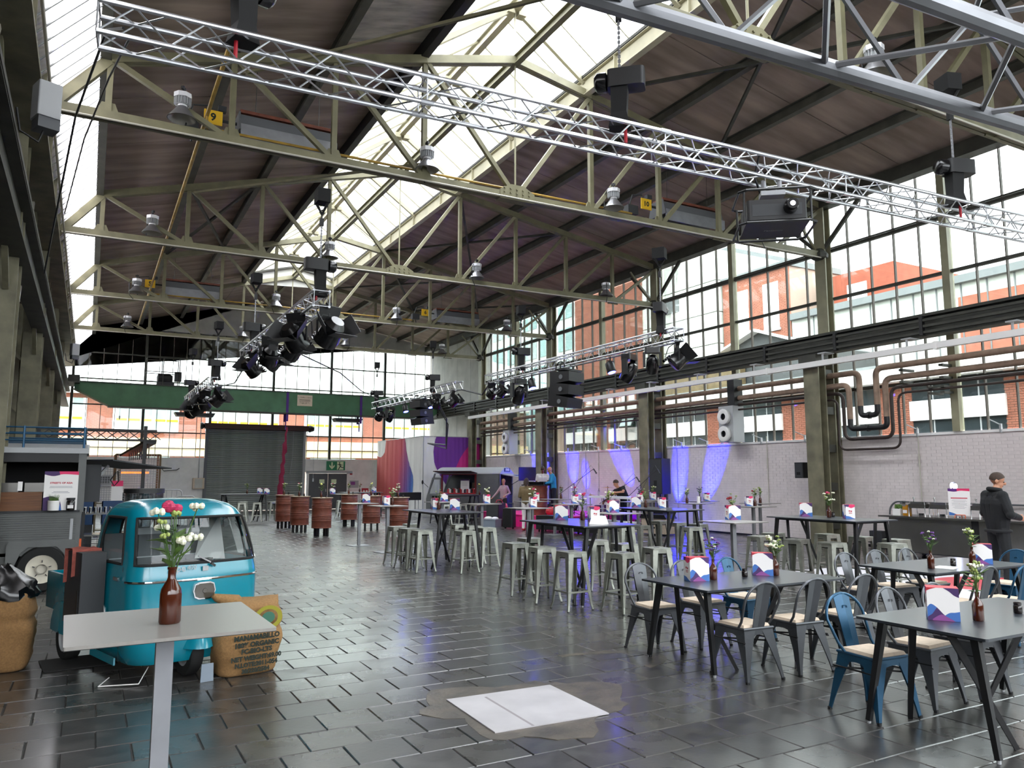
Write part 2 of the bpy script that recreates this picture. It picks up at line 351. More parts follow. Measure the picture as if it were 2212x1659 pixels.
# ---- right wall: painted brick up to 2.75 m
wr = MB().box(XW + .006, YB, 0, XW + .3, YE, 2.74).build('wall_right', 'joint_white'); wr['kind'] = 'structure'; wr['label'] = 'low white painted brick wall under the long glazing'
BL, BH = .25, .077
bm_ = [MB().box(0, -BL / 2 + .005, .005, .02 + d, BL / 2 - .005, BH - .005).mesh('brick', 'brick_white') for d in (0, .0015, -.0015)]
bricks = []
for r in range(int(2.75 / BH)):
    y = 7.0 + (BL / 2 if r % 2 else 0)
    while y < YE:
        bricks.append((y, r * BH)); y += BL
bricks.sort(key=lambda q: (q[0] - 9.3) ** 2 + (q[1] - 2.2) ** 2 * 2); b = MB()
for i, (y, z) in enumerate(bricks):
    d = random.choice((0, 0, .0015, -.0015))
    if i < 300: obj('brick', bm_[0 if d == 0 else (1 if d > 0 else 2)], wr, (XW, y, z)); wr.children
    else: b.box(XW - d, y - BL / 2 + .005, z + .005, XW + .02, y + BL / 2 - .005, z + BH - .005)
b.build('brickwork', 'brick_white', wr, kind='stuff')
MB().box(XW - .03, YB, 2.74, XW + .32, YE, 2.8).build('wall_coping', 'plaster', wr)
MB().box(XW - .02, 7, 0, XW - .002, YE, .05).build('baseboard_right', 'black', None)['kind'] = 'structure'
MB().box(XW, TY[5], 2.8, XW + .3, YE, 9.6).build('blank_panel', 'plaster_grey', wr)
for y in (36.6, 38.3, 40.0): MB().box(XW - .004, y, 2.8, XW, y + .012, 9.5).build('panel_joint', 'mid_grey', wr)
# wall conduits
for y, z0 in ((11.55, 1.1), (16.3, .9), (20.3, .3), (24.9, 1.2), (25.8, .3), (27.1, .3), (31.2, .4), (32.6, .4)):
    MB().tube((XW - .025, y, z0), (XW - .025, y, 2.95), .013, 6).tube((XW - .03, y, 2.0), (XW - .03, y, 2.3), .022, 6).build('conduit', 'conduit', wr)
for y in (9.6, 11.55, 14.9, 16.5, 18.8, 20.0, 23.4, 24.9, 30.2):
    MB().box(XW - .06, y - .02, 2.72, XW, y + .02, 2.92).tube((XW - .05, y, 2.9), (XW - .35, y + .05, 3.0), .012, 6).build('stay_arm', 'light_grey', wr)
# ---- end wall
we = MB().box(-2.3, YE, 0, 5.2, YE + .3, 2.72).box(10.25, YE, 2.02, 12.75, YE + .3, 2.72).box(12.75, YE, 0, XW, YE + .3, 2.72).build('wall_end', 'plaster'); we['kind'] = 'structure'; we['label'] = 'white plastered end wall beside the roller shutter'
b = MB(); pts = [(-2.3, 9.15), (XW, 9.15), (XW, zt(XW) + .35), (7.72, zt(7.72) + .35), (-.06, zt(-.06) + .35), (-2.3, 6.9)]
b.prism(pts, YE, YE + .25, 1).build('gable', 'plaster_grey', we)
MB().box(-10.2, YB - .3, 0, XW + .3, YB, 2.7).box(-10.2, YB - .3, 9.1, XW + .3, YB, 12.5).build('wall_back', 'mid_grey')['kind'] = 'structure'
wb_ = struct('window_10', 'unseen glazing added behind the viewer to let in fill light')  # unseen glazing added in the back wall so sky light reaches camera-facing surfaces
for k in range(8): MB().box(-1 + k * 2.32, YB - .1, 2.7, -1 + k * 2.32 + 2.26, YB - .09, 9.1).build('glass_pane', 'pane_sky', wb_); MB().box(-1.03 + k * 2.32, YB - .14, 2.7, -.97 + k * 2.32, YB - .05, 9.1).build('mullion', 'steel_dark', wb_)
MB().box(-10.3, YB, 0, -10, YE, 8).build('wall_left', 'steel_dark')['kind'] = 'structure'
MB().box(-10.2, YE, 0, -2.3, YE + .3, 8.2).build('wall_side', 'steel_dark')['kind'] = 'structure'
# ---- ceiling
ce = struct('ceiling', 'dark timber roof deck in panels between steel purlins')
b = MB()
for x0, x1 in ((-.15, 5.58), (9.62, XW + .25)):
    for y0, y1 in ((YB, YE),):
        b.add([(x0, y0, zt(x0) + .42), (x1, y0, zt(x1) + .42), (x1, y1, zt(x1) + .42), (x0, y1, zt(x0) + .42), (x0, y0, zt(x0) + .5), (x1, y0, zt(x1) + .5), (x1, y1, zt(x1) + .5), (x0, y1, zt(x0) + .5)],
              [(0, 3, 2, 1), (4, 5, 6, 7), (0, 1, 5, 4), (1, 2, 6, 5), (2, 3, 7, 6), (3, 0, 4, 7)])
for x0, x1 in ((5.58, 7.72), (7.72, 9.62)):
    y0, y1 = TY[5] - .1, YE
    b.add([(x0, y0, zt(x0) + .42), (x1, y0, zt(x1) + .42), (x1, y1, zt(x1) + .42), (x0, y1, zt(x0) + .42), (x0, y0, zt(x0) + .5), (x1, y0, zt(x1) + .5), (x1, y1, zt(x1) + .5), (x0, y1, zt(x0) + .5)],
          [(0, 3, 2, 1), (4, 5, 6, 7), (0, 1, 5, 4), (1, 2, 6, 5), (2, 3, 7, 6), (3, 0, 4, 7)])
b.build('roof_base', 'steel_dark', ce)
def dpanel(x0, x1, y0, y1, m):
    zc = lambda x: zt(x) + .34
    b = MB(); b.add([(x0, y0, zc(x0)), (x1, y0, zc(x1)), (x1, y1, zc(x1)), (x0, y1, zc(x0)), (x0, y0, zc(x0) + .07), (x1, y0, zc(x1) + .07), (x1, y1, zc(x1) + .07), (x0, y1, zc(x0) + .07)],
                    [(0, 3, 2, 1), (4, 5, 6, 7), (0, 1, 5, 4), (1, 2, 6, 5), (2, 3, 7, 6), (3, 0, 4, 7)])
    b.build('ceiling_panel', m, ce)
spans = [(-.12, 1.9), (1.9, 3.75), (3.75, 5.55), (9.65, 11.68), (11.68, 13.6), (13.6, 15.5), (15.5, XW + .2)]
ys = []; y = YE
while y > YB: ys.append(y); y -= 2.365
for i in range(len(ys) - 1):
    sp = spans + ([(5.55, 7.72), (7.72, 9.65)] if ys[i + 1] > TY[5] - .3 else [])
    for a, c in sp:
        dpanel(a + .006, c - .006, ys[i + 1] + .014, ys[i] - .014, 'deck_stain' if (a == 3.75 and 5 < ys[i] < 14.5) else 'deck')
for x in NX:
    if x == -.06:
        MB().box(-.22, YB, zt(x) - .05, -.06, YE, zt(x) + .4).build('edge_purlin', 'steel_dark', ce)
    elif abs(x - 7.72) < .1: MB().ibeam((x, YB, zt(x) - .02), (x, YE, zt(x) - .02), .14, .2).build('ridge_purlin', 'steel', ce)
    elif x == 5.6: MB().beam((5.56, YB, zt(x) + .2), (5.56, TY[5], zt(x) + .2), .16, .36).build('roof_edge', 'black', ce)
    elif x == 9.7:
        b = MB().ibeam((9.55, YB, zt(9.6) + .14), (9.55, TY[5], zt(9.6) + .14), .16, .4, .02); y = YB + .4
        while y < TY[5]: b.box(9.47, y, zt(9.6) - .05, 9.54, y + .02, zt(9.6) + .33); y += 2.36
        b.build('lantern_beam', 'steel_cream', ce); MB().box(9.45, YB, zt(9.6) + .345, 9.65, TY[5], zt(9.6) + .41).build('lantern_curb', 'steel_dark', ce)
    elif x == 17.45: MB().box(17.25, YB, 9.12, 17.6, YE, 9.46).build('eave_beam', 'steel_dark', ce)
    else: MB().ibeam((x, YB, zt(x) + .22), (x, YE, zt(x) + .22), .15, .24, .02).build('purlin', 'purlin', ce)
# lantern skylight
ln = struct('window_1', 'long glazed ridge lantern along the roof')
LZ = 12.25; lanes = ((5.62, zt(5.6) + .42), (9.55, zt(9.6) + .42))
gm = None
for ex, ez in lanes:
    y = YB
    while y < TY[5] - .5:
        y1 = min(y + 1.175, TY[5]); d = Vector((7.72 - ex, 0, LZ - ez)); n_ = Vector((-d.z, 0, d.x)).normalized() * .012
        b = MB(); vs = [Vector((ex, y + .02, ez)), Vector((7.72, y + .02, LZ)), Vector((7.72, y1 - .02, LZ)), Vector((ex, y1 - .02, ez))]
        b.add(vs + [v + n_ for v in vs], [(0, 3, 2, 1), (4, 5, 6, 7), (0, 1, 5, 4), (1, 2, 6, 5), (2, 3, 7, 6), (3, 0, 4, 7)])
        b.build('glass_pane', 'pane_sky', ln)
        MB().beam((ex, y, ez), (7.72, y, LZ), .022, .04).build('glazing_bar', 'steel_light', ln); y += 1.175
MB().ibeam((7.72, YB, LZ - .12), (7.72, TY[5], LZ - .12), .16, .26, .025).build('ridge_beam', 'steel_cream', ln)
MB().add([(5.6, TY[5], 10.3), (9.6, TY[5], 10.5), (9.6, TY[5], 10.95), (7.72, TY[5], LZ), (5.6, TY[5], 10.7)], [(0, 1, 2, 3, 4)]).build('lantern_end', 'plaster_grey', ln)
for ty in TY:
    for yy in ((ty, ty + 3.4) if ty < 30 else (ty,)):
        for ex, ez in lanes: MB().beam((ex, yy, ez - .12), (7.72, yy, LZ - .16), .09, .11).build('lantern_rafter', 'steel_cream', ln)
        if yy == ty: MB().tube((7.72, yy, LZ - .2), (7.72, yy, zt(7.72)), .03, 6).build('lantern_post', 'steel_cream', ln)
        for sx in (-1, 1): MB().box(7.72 + sx * .14 - .09, yy - .1, LZ - .34, 7.72 + sx * .14 + .09, yy + .1, LZ - .2).build('gusset', 'steel_cream', ln)
# open vent flaps
for y in (9.2, 10.4, 11.7): MB().cbox((6.05, y, 11.45), (.75, 1.05, .03), ry=-.25).build('vent_flap', 'alu_dull', ln)
# translucent strip along the left eave
ts = struct('window_2', 'bright translucent corrugated strip along the eave')
px = MB().grid(lambda u, v: (-.2 - .8 * v, (u - .5) * .385, 8.72 - .93 * v + .012 * math.cos(u * 6 * PI)), 18, 1)
pm = px.mesh('translucent_panel', 'poly', 60); y = YB + .2
while y < YE - .1:
    obj('translucent_panel', pm, ts, (0, y, 0)); MB().beam((-.18, y + .2, 8.74), (-1.0, y + .2, 7.81), .03, .04).build('strip_batten', 'light_grey', ts); y += .4
# ---- right glazing
rows = [2.8, 4.03, 5.32, 6.58, 7.93, 9.14]
def glazing(name, label, y0, y1, n, detail=True):
    wn = struct(name, label); s = (y1 - y0) / n
    for j in range(1, 5): MB().box(XW - .05, y0, rows[j] - .035, XW + .06, y1, rows[j] + .035).build('transom', 'steel_dark', wn)
    for i in range(n):
        big = i == n // 2 and detail
        if i: MB().box(XW - (.1 if big else .03), y0 + s * i - (.09 if big else .012), 2.8, XW + (.08 if big else .05), y0 + s * i + (.09 if big else .012), 9.14).build('window_post' if big else 'mullion', 'steel_light' if big else 'mullion', wn)
    for j in range(5):
        pm = MB().box(XW + .02, .012, rows[j] + .03, XW + .028, s - .012, rows[j + 1] - .03).mesh('glass_pane', 'pane')
        for i in range(n): obj('glass_pane', pm, wn, (0, y0 + s * i, 0))
glazing('window_3', 'tall side glazing beyond the frame', YB, TY[0], 3, False)
for i in range(5):
    glazing(f'window_{4+i}', ['side glazing of the first bay', 'side glazing over the buffet counter and pipe loops', 'side glazing over the tall posts and wall fan', 'side glazing behind the black line array', 'side glazing by the wall fan near the print backdrop'][i], TY[i], TY[i+1], 10 if i else 5)
MB().box(XW - .04, 8.3, 7.99, XW + .02, TY[5], 8.02).build('cable_rail', 'steel_dark', None)['kind'] = 'structure'
# ---- end glazing
en = struct('window_9', 'end wall glazing above the roller shutter'); er = [2.72, 3.97, 5.26, 6.52, 7.8, 9.15]; x0e, ne = -.9, 29; se = (17.3 - x0e) / ne
for j in range(1, 5):
    if j == 1: MB().box(x0e, YE + .02, er[j] - .03, 5.2, YE + .1, er[j] + .03).build('transom', 'steel_dark', en); MB().box(10.3, YE + .02, er[j] - .03, 17.3, YE + .1, er[j] + .03).build('transom', 'steel_dark', en)
    else: MB().box(x0e, YE + .02, er[j] - .03, 17.3, YE + .1, er[j] + .03).build('transom', 'steel_dark', en)
for i in range(ne + 1):
    x = x0e + se * i; big = i % 5 == 0; hid = 5.2 < x < 10.25
    MB().box(x - (.06 if big else .014), YE + (-.06 if big else .03), 4.5 if hid else 2.72, x + (.06 if big else .014), YE + .1, 9.15).build('window_post' if big else 'mullion', 'steel_dark' if big else 'mullion', en)
for j in range(5):
    pm = MB().box(.012, YE + .05, er[j] + .025, se - .012, YE + .058, er[j+1] - .025).mesh('glass_pane', 'pane_clear')
    for i in range(ne):
        x = x0e + se * i
        if j < 2 and 4.75 < x + se / 2 < 10.3: continue
        obj('glass_pane', pm, en, (x, 0, 0))
# ---- roller shutter (door_1)
d1 = struct('door_1', 'closed grey steel roller shutter with dark red drum box')
sp = [(YE - .02, 0), (YE - .045, .03), (YE - .045, .07), (YE - .02, .1)]
sm = MB().add([(5.3, y, z) for y, z in sp] + [(10.2, y, z) for y, z in sp] + [(5.3, YE + .02, 0), (5.3, YE + .02, .1), (10.2, YE + .02, 0), (10.2, YE + .02, .1)],
              [(i, i + 4, i + 5, i + 1) for i in range(3)] + [(8, 9, 11, 10), (0, 8, 10, 4), (3, 7, 11, 9)]).mesh('shutter_slat', 'shutter')
for i in range(42): obj('shutter_slat', sm, d1, (0, 0, .02 + i * .1))
MB().box(5.18, YE - .12, 0, 5.32, YE + .05, 4.3).build('guide_rail', 'mid_grey', d1); MB().box(10.18, YE - .12, 0, 10.32, YE + .05, 4.3).build('guide_rail', 'light_grey', d1)
MB().box(5.1, YE - .4, 4.22, 10.4, YE + .05, 4.5).build('drum_box', mat('drum_red', '3d1717', .6), d1)
MB().lathe([(.16, 0), (.2, .08), (.12, .3)], 12, (10.4, YE - .2, 4.36), 0).build('drum_motor', 'black', d1); MB().lathe([(.16, 0), (.18, .1), (.1, .2)], 12, (4.9, YE - .2, 4.36), 0).build('drum_motor', 'black', d1)
MB().path([(9.6, YE - .3, 4.2), (9.6, YE - .2, 2.8), (9.5, YE - .15, 1.9)], .012, 6).build('pull_chain', 'light_grey', d1)
# ---- exit double door (door_2)
d2 = struct('door_2', 'grey double exit door with two paper notices')
for x0, x1 in ((10.55, 11.6), (11.62, 12.66)):
    o = MB().box(x0, YE - .03, .02, x1, YE + .03, 1.93).build('door_leaf', 'door_grey', d2); xm = (x0 + x1) / 2 + (.2 if x0 < 11 else -.2)
    MB().box(xm - .14, YE - .036, 1.4, xm + .14, YE - .031, 1.62).build('notice', 'exit_pale', o)
    MB().box((11.5 if x0 < 11 else 11.7) - .02, YE - .08, .95, (11.5 if x0 < 11 else 11.7) + .02, YE - .03, 1.1).build('door_handle', 'light_grey', o)
MB().box(10.42, YE - .06, 0, 10.55, YE + .1, 1.95).build('door_frame', 'plaster', d2); MB().box(12.66, YE - .06, 0, 12.78, YE + .1, 1.95).build('door_frame', 'plaster', d2)
MB().box(10.4, YE - .14, 1.95, 12.95, YE + .05, 2.08).build('door_lintel', 'light_grey', d2)
# ================================================================== OUTSIDE
MB().box(XW + .35, -20, -.4, 80, 110, -.1).box(-30, YE + .35, -.4, XW + .35, 110, -.1).build('ground', 'ground_out')['kind'] = 'structure'
def building(name, label, loc=(0, 0, 0)): return thing(name, label, 'building', loc)
def facade_bricks(parent, y0, y1, z0, z1, x, m='brick_out'):
    b = MB(); z = z0; r = 0
    while z < z1 - .02:
        y = y0 - (.12 if r % 2 else 0)
        while y < y1:
            a, c = max(y, y0), min(y + .235, y1)
            if c - a > .03: b.box(x - random.choice((.012, .016, .02)), a, z, x + .01, c, min(z + .065, z1))
            y += .25
        z += .08; r += 1
    o = b.build('brickwork', m, parent, kind='stuff'); return o
# low brick workshop along the street
t = building('brick_workshop', 'low brick workshop outside with white bands across its windows')
X0 = 26.0; MB().box(X0, 4, -.1, X0 + 1.9, 43, 5.25).build('wall', 'mortar_out', t)
wy = [9.4, 14.0, 18.6, 23.2, 27.8, 32.4, 37.0]
for i, y in enumerate(wy):
    w1 = MB().box(X0 - .03, y, 4.45, X0 + .02, y + 3.2, 5.2).build('window', 'win_dark', t); w2 = MB().box(X0 - .03, y, 2.2, X0 + .02, y + 3.2, 3.75).build('window', 'win_dark', t)
    MB().box(X0 - .12, y - .06, 3.75, X0 + .02, y + 3.26, 4.45).build('spandrel', 'white', t)
    for q in range(1, 4): MB().box(X0 - .06, y + .8 * q - .02, 4.45, X0, y + .8 * q + .02, 5.2).build('window_bar', 'light_grey', w1); MB().box(X0 - .06, y + .8 * q - .02, 2.2, X0, y + .8 * q + .02, 3.75).build('window_bar', 'light_grey', w2)
    p1 = wy[i + 1] if i + 1 < len(wy) else 43
    if y + 3.2 > 12 and y < 36: facade_bricks(t, y + 3.2, p1, 2.0, 5.2, X0)
MB().box(X0 - .5, 4, 5.2, X0 + 1.95, 43, 5.75).build('fascia', 'white', t); MB().box(X0, 4, 5.75, X0 + 1.95, 43, 5.95).build('roof', 'clad_grey', t)
MB().cbox((X0 - .3, 33.6, 4.9), (.03, 1.0, .9), ry=.5).build('open_sash', 'win_pale', t)
# grey gabled shed
t = building('gabled_shed', 'dark grey gabled shed roof in front of the tall brick block')
MB().prism([(23.6, -.1), (23.6, 7.7), (27.6, 9.05), (31.2, 7.9), (31.2, -.1)], 29.5, 33, 0).build('gable_wall', 'shed_grey', t)
MB().beam((29.3, 23.4, 7.65), (29.3, 27.65, 9.15), .5, .1).beam((29.3, 31.4, 7.9), (29.3, 27.55, 9.15), .5, .1).build('verge', 'white', t)
MB().box(28.5, 28.5, -.1, 29.4, 34.2, 7.6).build('side_wall', 'shed_side', t); MB().path([(28.4, 30.4, 6), (28.4, 30.4, 7.3), (28.5, 30.8, 7.6)], .06, 6).build('vent_pipe', 'light_grey', t)
# tall block, parts left to right along y
t = building('tall_brick_block', 'tall red brick block with two white blind windows outside')
XT = 34.0
MB().box(XT, 29.4, 0, XT + 10, 34.6, 13.7).build('wall', 'mortar_out', t); facade_bricks(t, 29.4, 34.6, 6.5, 13.6, XT)
for y in (30.2, 32.5):
    o = MB().box(XT - .05, y, 10.2, XT + .05, y + 1.15, 12.9).build('window', 'white', t); MB().box(XT - .1, y - .08, 10.05, XT, y + 1.23, 10.2).build('window_sill', 'light_grey', o)
MB().box(XT - .15, 29.3, 13.6, XT + 10, 34.6, 13.95).build('parapet', 'clad_grey', t)
t = building('clad_tower', 'pale panel clad tower with rust red roof hoods outside')
for k in range(6):
    for j in range(6): MB().box(XT - .4, 34.72 + k * 1.22, 4 + j * 2.0, XT + 6, 34.72 + k * 1.22 + 1.19, 5.96 + j * 2.0 - .02).build('cladding_panel', 'clad_out', t)
MB().box(XT - .5, 34.75, 15.96, XT + 8, 42.1, 16.25).build('roof', 'clad_grey', t)
for y in (36.2, 37.9): MB().prism([(y, 16.2), (y + 1.3, 16.2), (y + 1.3, 17.6), (y + .9, 17.9), (y, 17.4)], XT, XT + 2, 0).build('roof_hood', 'rust_plate', t)
MB().box(XT - .46, 38.2, 12.6, XT - .4, 39.7, 13.6).build('vent_grille', 'clad_grey', t)
t = building('brick_tower', 'plain red brick tower wall between pale tower and glass office outside')
MB().box(XT, 42.1, 0, XT + 8, 51.2, 18.3).build('wall', 'mortar_out', t); facade_bricks(t, 42.1, 51.2, 3.0, 18.2, XT)
MB().box(XT - .1, 42.1, 18.2, XT + 8, 51.2, 18.5).build('parapet', 'clad_grey', t)
t = building('glass_office', 'pale office block with green tinted windows outside')
MB().box(XT + .3, 51.2, 0, XT + 8, 82, 20).build('wall', 'white', t)
for j in range(7):
    for k in range(10):
        o = MB().box(XT + .22, 51.8 + k * 3.0, 1.4 + j * 2.7, XT + .3, 54.2 + k * 3.0, 3.3 + j * 2.7).build('window', 'win_green' if (j + k) % 3 else 'win_pale', t)
        if k < 5: MB().box(XT + .18, 52.95 + k * 3, 1.4 + j * 2.7, XT + .22, 53.05 + k * 3, 3.3 + j * 2.7).build('window_bar', 'white', o)
t = building('flat_hall', 'long pale flat roofed hall outside with a small brick roof house')
MB().box(XT, 5, 0, XT + 12, 29.35, 10.4).build('wall', 'clad_out', t); MB().box(XT - .3, 5, 10.4, XT + 12, 29.35, 10.75).build('roof', 'clad_grey', t)
for k in range(20): MB().box(XT - .04, 6 + k * 1.15, 5.5, XT, 6.06 + k * 1.15, 10.4).build('panel_rib', 'clad_grey', t)
o = MB().box(XT + 2, 24.4, 10.75, XT + 8, 28.6, 12.9).build('roof_house', 'brick_dark', t); MB().box(XT + 1.95, 26, 11.2, XT + 2, 27.2, 12.2).build('roof_house_window', 'white', o)
MB().box(XT - .02, 12, 6.5, XT, 20, 9.8).build('brick_panel', 'brick_out', t)
# building across the yard, seen through the end glazing
t = building('yard_building', 'brick building across the yard with tall windows and yellow stripe')
YO = 54.0; MB().box(-14, YO, -.1, 31, YO + 4, 7.0).build('wall', 'mortar_out', t)
def fb(x0, x1, z0, z1):
    b = MB(); z = z0; r = 0
    while z < z1 - .02:
        x = x0 - (.12 if r % 2 else 0)
        while x < x1:
            a, c = max(x, x0), min(x + .235, x1)
            if c - a > .03: b.box(a, YO - random.choice((.012, .016, .02)), z, c, YO + .01, min(z + .065, z1))
            x += .25
        z += .08; r += 1
    b.build('brickwork', 'brick_out', t, kind='stuff')
for px0, px1 in ((-6.0, -4.4), (-.4, 1.25), (4.95, 6.7), (11.3, 13.15), (17.2, 18.9)): fb(px0, px1, 4.7, 6.6)
fb(-10, 22, 4.2, 4.7); fb(-10, 22, 2.6, 3.1); fb(-10, 22, 6.6, 7.0)
for wx0, wx1 in ((-4.4, -.4), (1.25, 4.95), (6.7, 11.3), (13.15, 17.2), (18.9, 23)):
    o = MB().box(wx0, YO - .06, 4.75, wx1, YO - .02, 6.6).build('window', 'win_pale', t); n = int((wx1 - wx0) / .62)
    for i in range(n + 1): x = wx0 + (wx1 - wx0) * i / n; MB().box(x - (.1 if i % 3 == 0 else .02), YO - .09, 4.75, x + (.1 if i % 3 == 0 else .02), YO - .06, 6.6).build('window_bar', 'white', o)
    MB().box(wx0, YO - .075, 5.28, wx1, YO - .062, 5.42).build('window_stripe', 'yellow', o); MB().box(wx0, YO - .2, 4.62, wx1, YO, 4.75).build('window_sill', 'white', o)
    MB().box(wx0 + .4, YO - .05, 2.0, wx1 - .4, YO, 3.05).build('lower_window', 'win_pale', t)
MB().box(-14, YO - .15, 3.1, 31, YO, 3.55).build('cornice', 'cream_out', t); MB().box(-14, YO - .3, 3.62, 31, YO, 4.2).build('cornice', 'cream_out', t)
MB().add([(-14, YO - .5, 7.0), (31, YO - .5, 7.0), (31, YO + 4, 8.6), (-14, YO + 4, 8.6), (-14, YO - .5, 6.85), (31, YO - .5, 6.85), (31, YO + 4, 8.45), (-14, YO + 4, 8.45)], [(0, 1, 2, 3), (7, 6, 5, 4), (0, 4, 5, 1), (1, 5, 6, 2), (2, 6, 7, 3), (3, 7, 4, 0)]).build('roof', 'roof_out', t)
t = building('yard_shed', 'large hall with sloping pale roof sheets behind the yard building')
MB().box(6.5, 58.7, 0, 31, 75, 8.2).build('wall', 'clad_out', t)
for k in range(9):
    for j in range(2):
        a = 6.5 + k * 2.7; z0, z1 = 8.2 + j * 2.6, 10.8 + j * 2.6; y0, y1 = 58.6 + j * 4.2, 62.8 + j * 4.2
        MB().add([(a, y0, z0), (a + 2.64, y0, z0), (a + 2.64, y1, z1), (a, y1, z1), (a, y0, z0 - .1), (a + 2.64, y0, z0 - .1), (a + 2.64, y1, z1 - .1), (a, y1, z1 - .1)], [(0, 1, 2, 3), (7, 6, 5, 4), (0, 4, 5, 1), (1, 5, 6, 2), (2, 6, 7, 3), (3, 7, 4, 0)]).build('roof_sheet', 'roof_out', t)
# ================================================================== STEEL FRAME
BZ = 7.72   # bottom chord centre
tlab = ['riveted roof truss carrying the long silver truss, top of the picture', 'riveted roof truss with gas pipe, both numbered heaters behind it', 'riveted roof truss between the two middle hoist pairs',
        'riveted roof truss beside the small distant heaters', 'riveted roof truss closest to the end wall glazing']
def chord(b, p, q, gap=.05, w=.09, h=.15):
    for s in (-1, 1): b.beam((p[0], p[1] + s * gap, p[2]), (q[0], q[1] + s * gap, q[2]), w * .9, h)
def make_truss(y, lab):
    t = thing('roof_truss', lab, 'truss', (0, y, 0), 0, 'riveted roof trusses')
    b = MB(); chord(b, (-1.0, 0, BZ), (7.72, 0, BZ)); b.build('bottom_chord', 'steel', t)
    b = MB(); chord(b, (7.72, 0, BZ), (17.4, 0, BZ + .1)); b.build('bottom_chord', 'steel', t)
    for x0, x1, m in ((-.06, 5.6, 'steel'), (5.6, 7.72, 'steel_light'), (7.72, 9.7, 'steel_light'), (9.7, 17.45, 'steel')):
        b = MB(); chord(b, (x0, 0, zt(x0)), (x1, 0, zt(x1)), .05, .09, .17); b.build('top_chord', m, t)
    b = MB(); b.beam((-.06, 0, zt(-.06)), (-1.1, 0, 7.45), .12, .17); b.build('knee_strut', 'steel', t)
    for i, x in enumerate(NX):
        if x == 7.72: MB().tube((x, 0, BZ), (x, 0, zt(x)), .022, 6).build('post', 'steel_light', t)
        else: MB().beam((x, 0, BZ), (x, 0, zt(x)), .1, .1).build('post', 'steel', t)
    for i in range(9):
        a, c = NX[i], NX[i + 1]
        if i < 4: MB().beam((a, -.02, zt(a)), (c, -.02, BZ), .09, .09).build('diagonal', 'steel', t)
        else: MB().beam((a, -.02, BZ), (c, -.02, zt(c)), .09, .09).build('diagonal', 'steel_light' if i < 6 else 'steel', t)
    MB().beam((16.3, .02, 8.9), (17.3, .02, BZ + .1), .05, .06).build('tie_brace', 'steel', t)
    for x in NX[:-1]:
        z = BZ
        MB().prism([(x - .22, z - .06), (x + .22, z - .06), (x + .1, z + .24), (x - .1, z + .24)], -.015, .015, 1).build('gusset', 'steel', t)
    b = MB()
    for k in range(5):
        for j in range(3): b.tube((7.4 + k * .15, -.11, BZ - .04 + j * .09), (7.4 + k * .15, -.135, BZ - .04 + j * .09), .022, 6)
    g = MB().prism([(7.3, BZ - .1), (8.14, BZ - .1), (8.14, BZ + .1), (7.88, BZ + .24), (7.56, BZ + .24), (7.3, BZ + .1)], -.11, .11, 1).build('node_plate', 'steel', t)
    b.build('rivet_row', 'steel', g, kind='stuff')
    MB().tube((-.9, -.13, BZ - .1), (17.2, -.13, BZ - .02), .018, 6).build('conduit', 'conduit', t)
    return t
for y, lab in zip(TY[1:], tlab): make_truss(y, lab)
# roof bracing
wb = ((9.7, 0, 13.6, 1, .25), (13.6, 0, 9.7, 1, .25), (9.7, 2, 13.6, 3, .25), (13.6, 2, 9.7, 3, .25), (9.7, 3, 13.6, 4, .25), (13.6, 3, 9.7, 4, .25), (1.9, 2, 3.75, 3, .2), (1.9, 3, 3.75, 2, .2), (13.6, 3, 17.3, 4, .25), (17.3, 3, 13.6, 4, .25))
for i, (xa, a, xb, c, dz) in enumerate(wb):
    MB().beam((xa, TY[a + 1] if a + 1 < 6 else YE, zt(xa) + .06), (xb, TY[c + 1] if c + 1 < 6 else YE, zt(xb) + .06), .07, .07).build('wind_brace', 'steel_dark', ce)
for y in TY[1:5]:
    MB().beam((5.65, y + .1, 8.1), (2.0, y + 6.9, 9.1), .05, .05).build('sway_rod', 'steel', ce) if y < 20 else None
# right columns
clab = ['steel column at the frame edge near the buffet', 'grey green steel column behind the long bar table by the buffet', 'grey green steel column beside the black speaker stack', 'grey green steel column behind the two people at the wooden cabinet', 'grey green steel column at the corner of the print backdrop']
for i, y in enumerate(TY[1:]):
    t = thing('steel_column', clab[i], 'column', (0, y, 0), 0, 'steel columns along the glazed side')
    MB().box(16.72, -.24, .012, 16.76, .24, 4.95).box(16.98, -.24, .012, 17.02, .24, 4.95).box(16.76, -.02, .012, 16.98, .02, 4.95).build('front_leg', 'steel_col', t)
    MB().box(17.36, -.2, .012, 17.4, .2, 5.2).box(17.54, -.2, .012, 17.58, .2, 5.2).box(17.4, -.015, .012, 17.54, .015, 5.2).build('rear_leg', 'steel_col', t)
    b = MB()
    for k in range(5): b.box(17.02, -.18, .4 + k * 1.0, 17.36, -.16, .6 + k * 1.0).box(17.02, .16, .4 + k * 1.0, 17.36, .18, .6 + k * 1.0)
    b.build('batten_plates', 'steel_dark', t, kind='stuff')
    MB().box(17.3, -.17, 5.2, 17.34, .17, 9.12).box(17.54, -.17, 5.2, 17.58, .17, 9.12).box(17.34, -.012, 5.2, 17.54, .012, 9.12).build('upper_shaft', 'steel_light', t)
    MB().beam((17.35, 0, 7.85), (17.4, -1.35, 9.15), .08, .1).build('knee_brace', 'steel_dark', t); MB().beam((17.35, 0, 7.85), (17.4, 1.35, 9.15), .08, .1).build('knee_brace', 'steel_dark', t)
    MB().lathe([(.1, -.16), (.22, -.1), (.24, .0), (.16, .1), (.1, .16)], 8, (17.3, 0, 7.82)).build('node', 'steel_dark', t)
    MB().box(16.6, -.28, 4.78, 17.1, .28, 4.97).build('corbel', 'steel_dark', t)
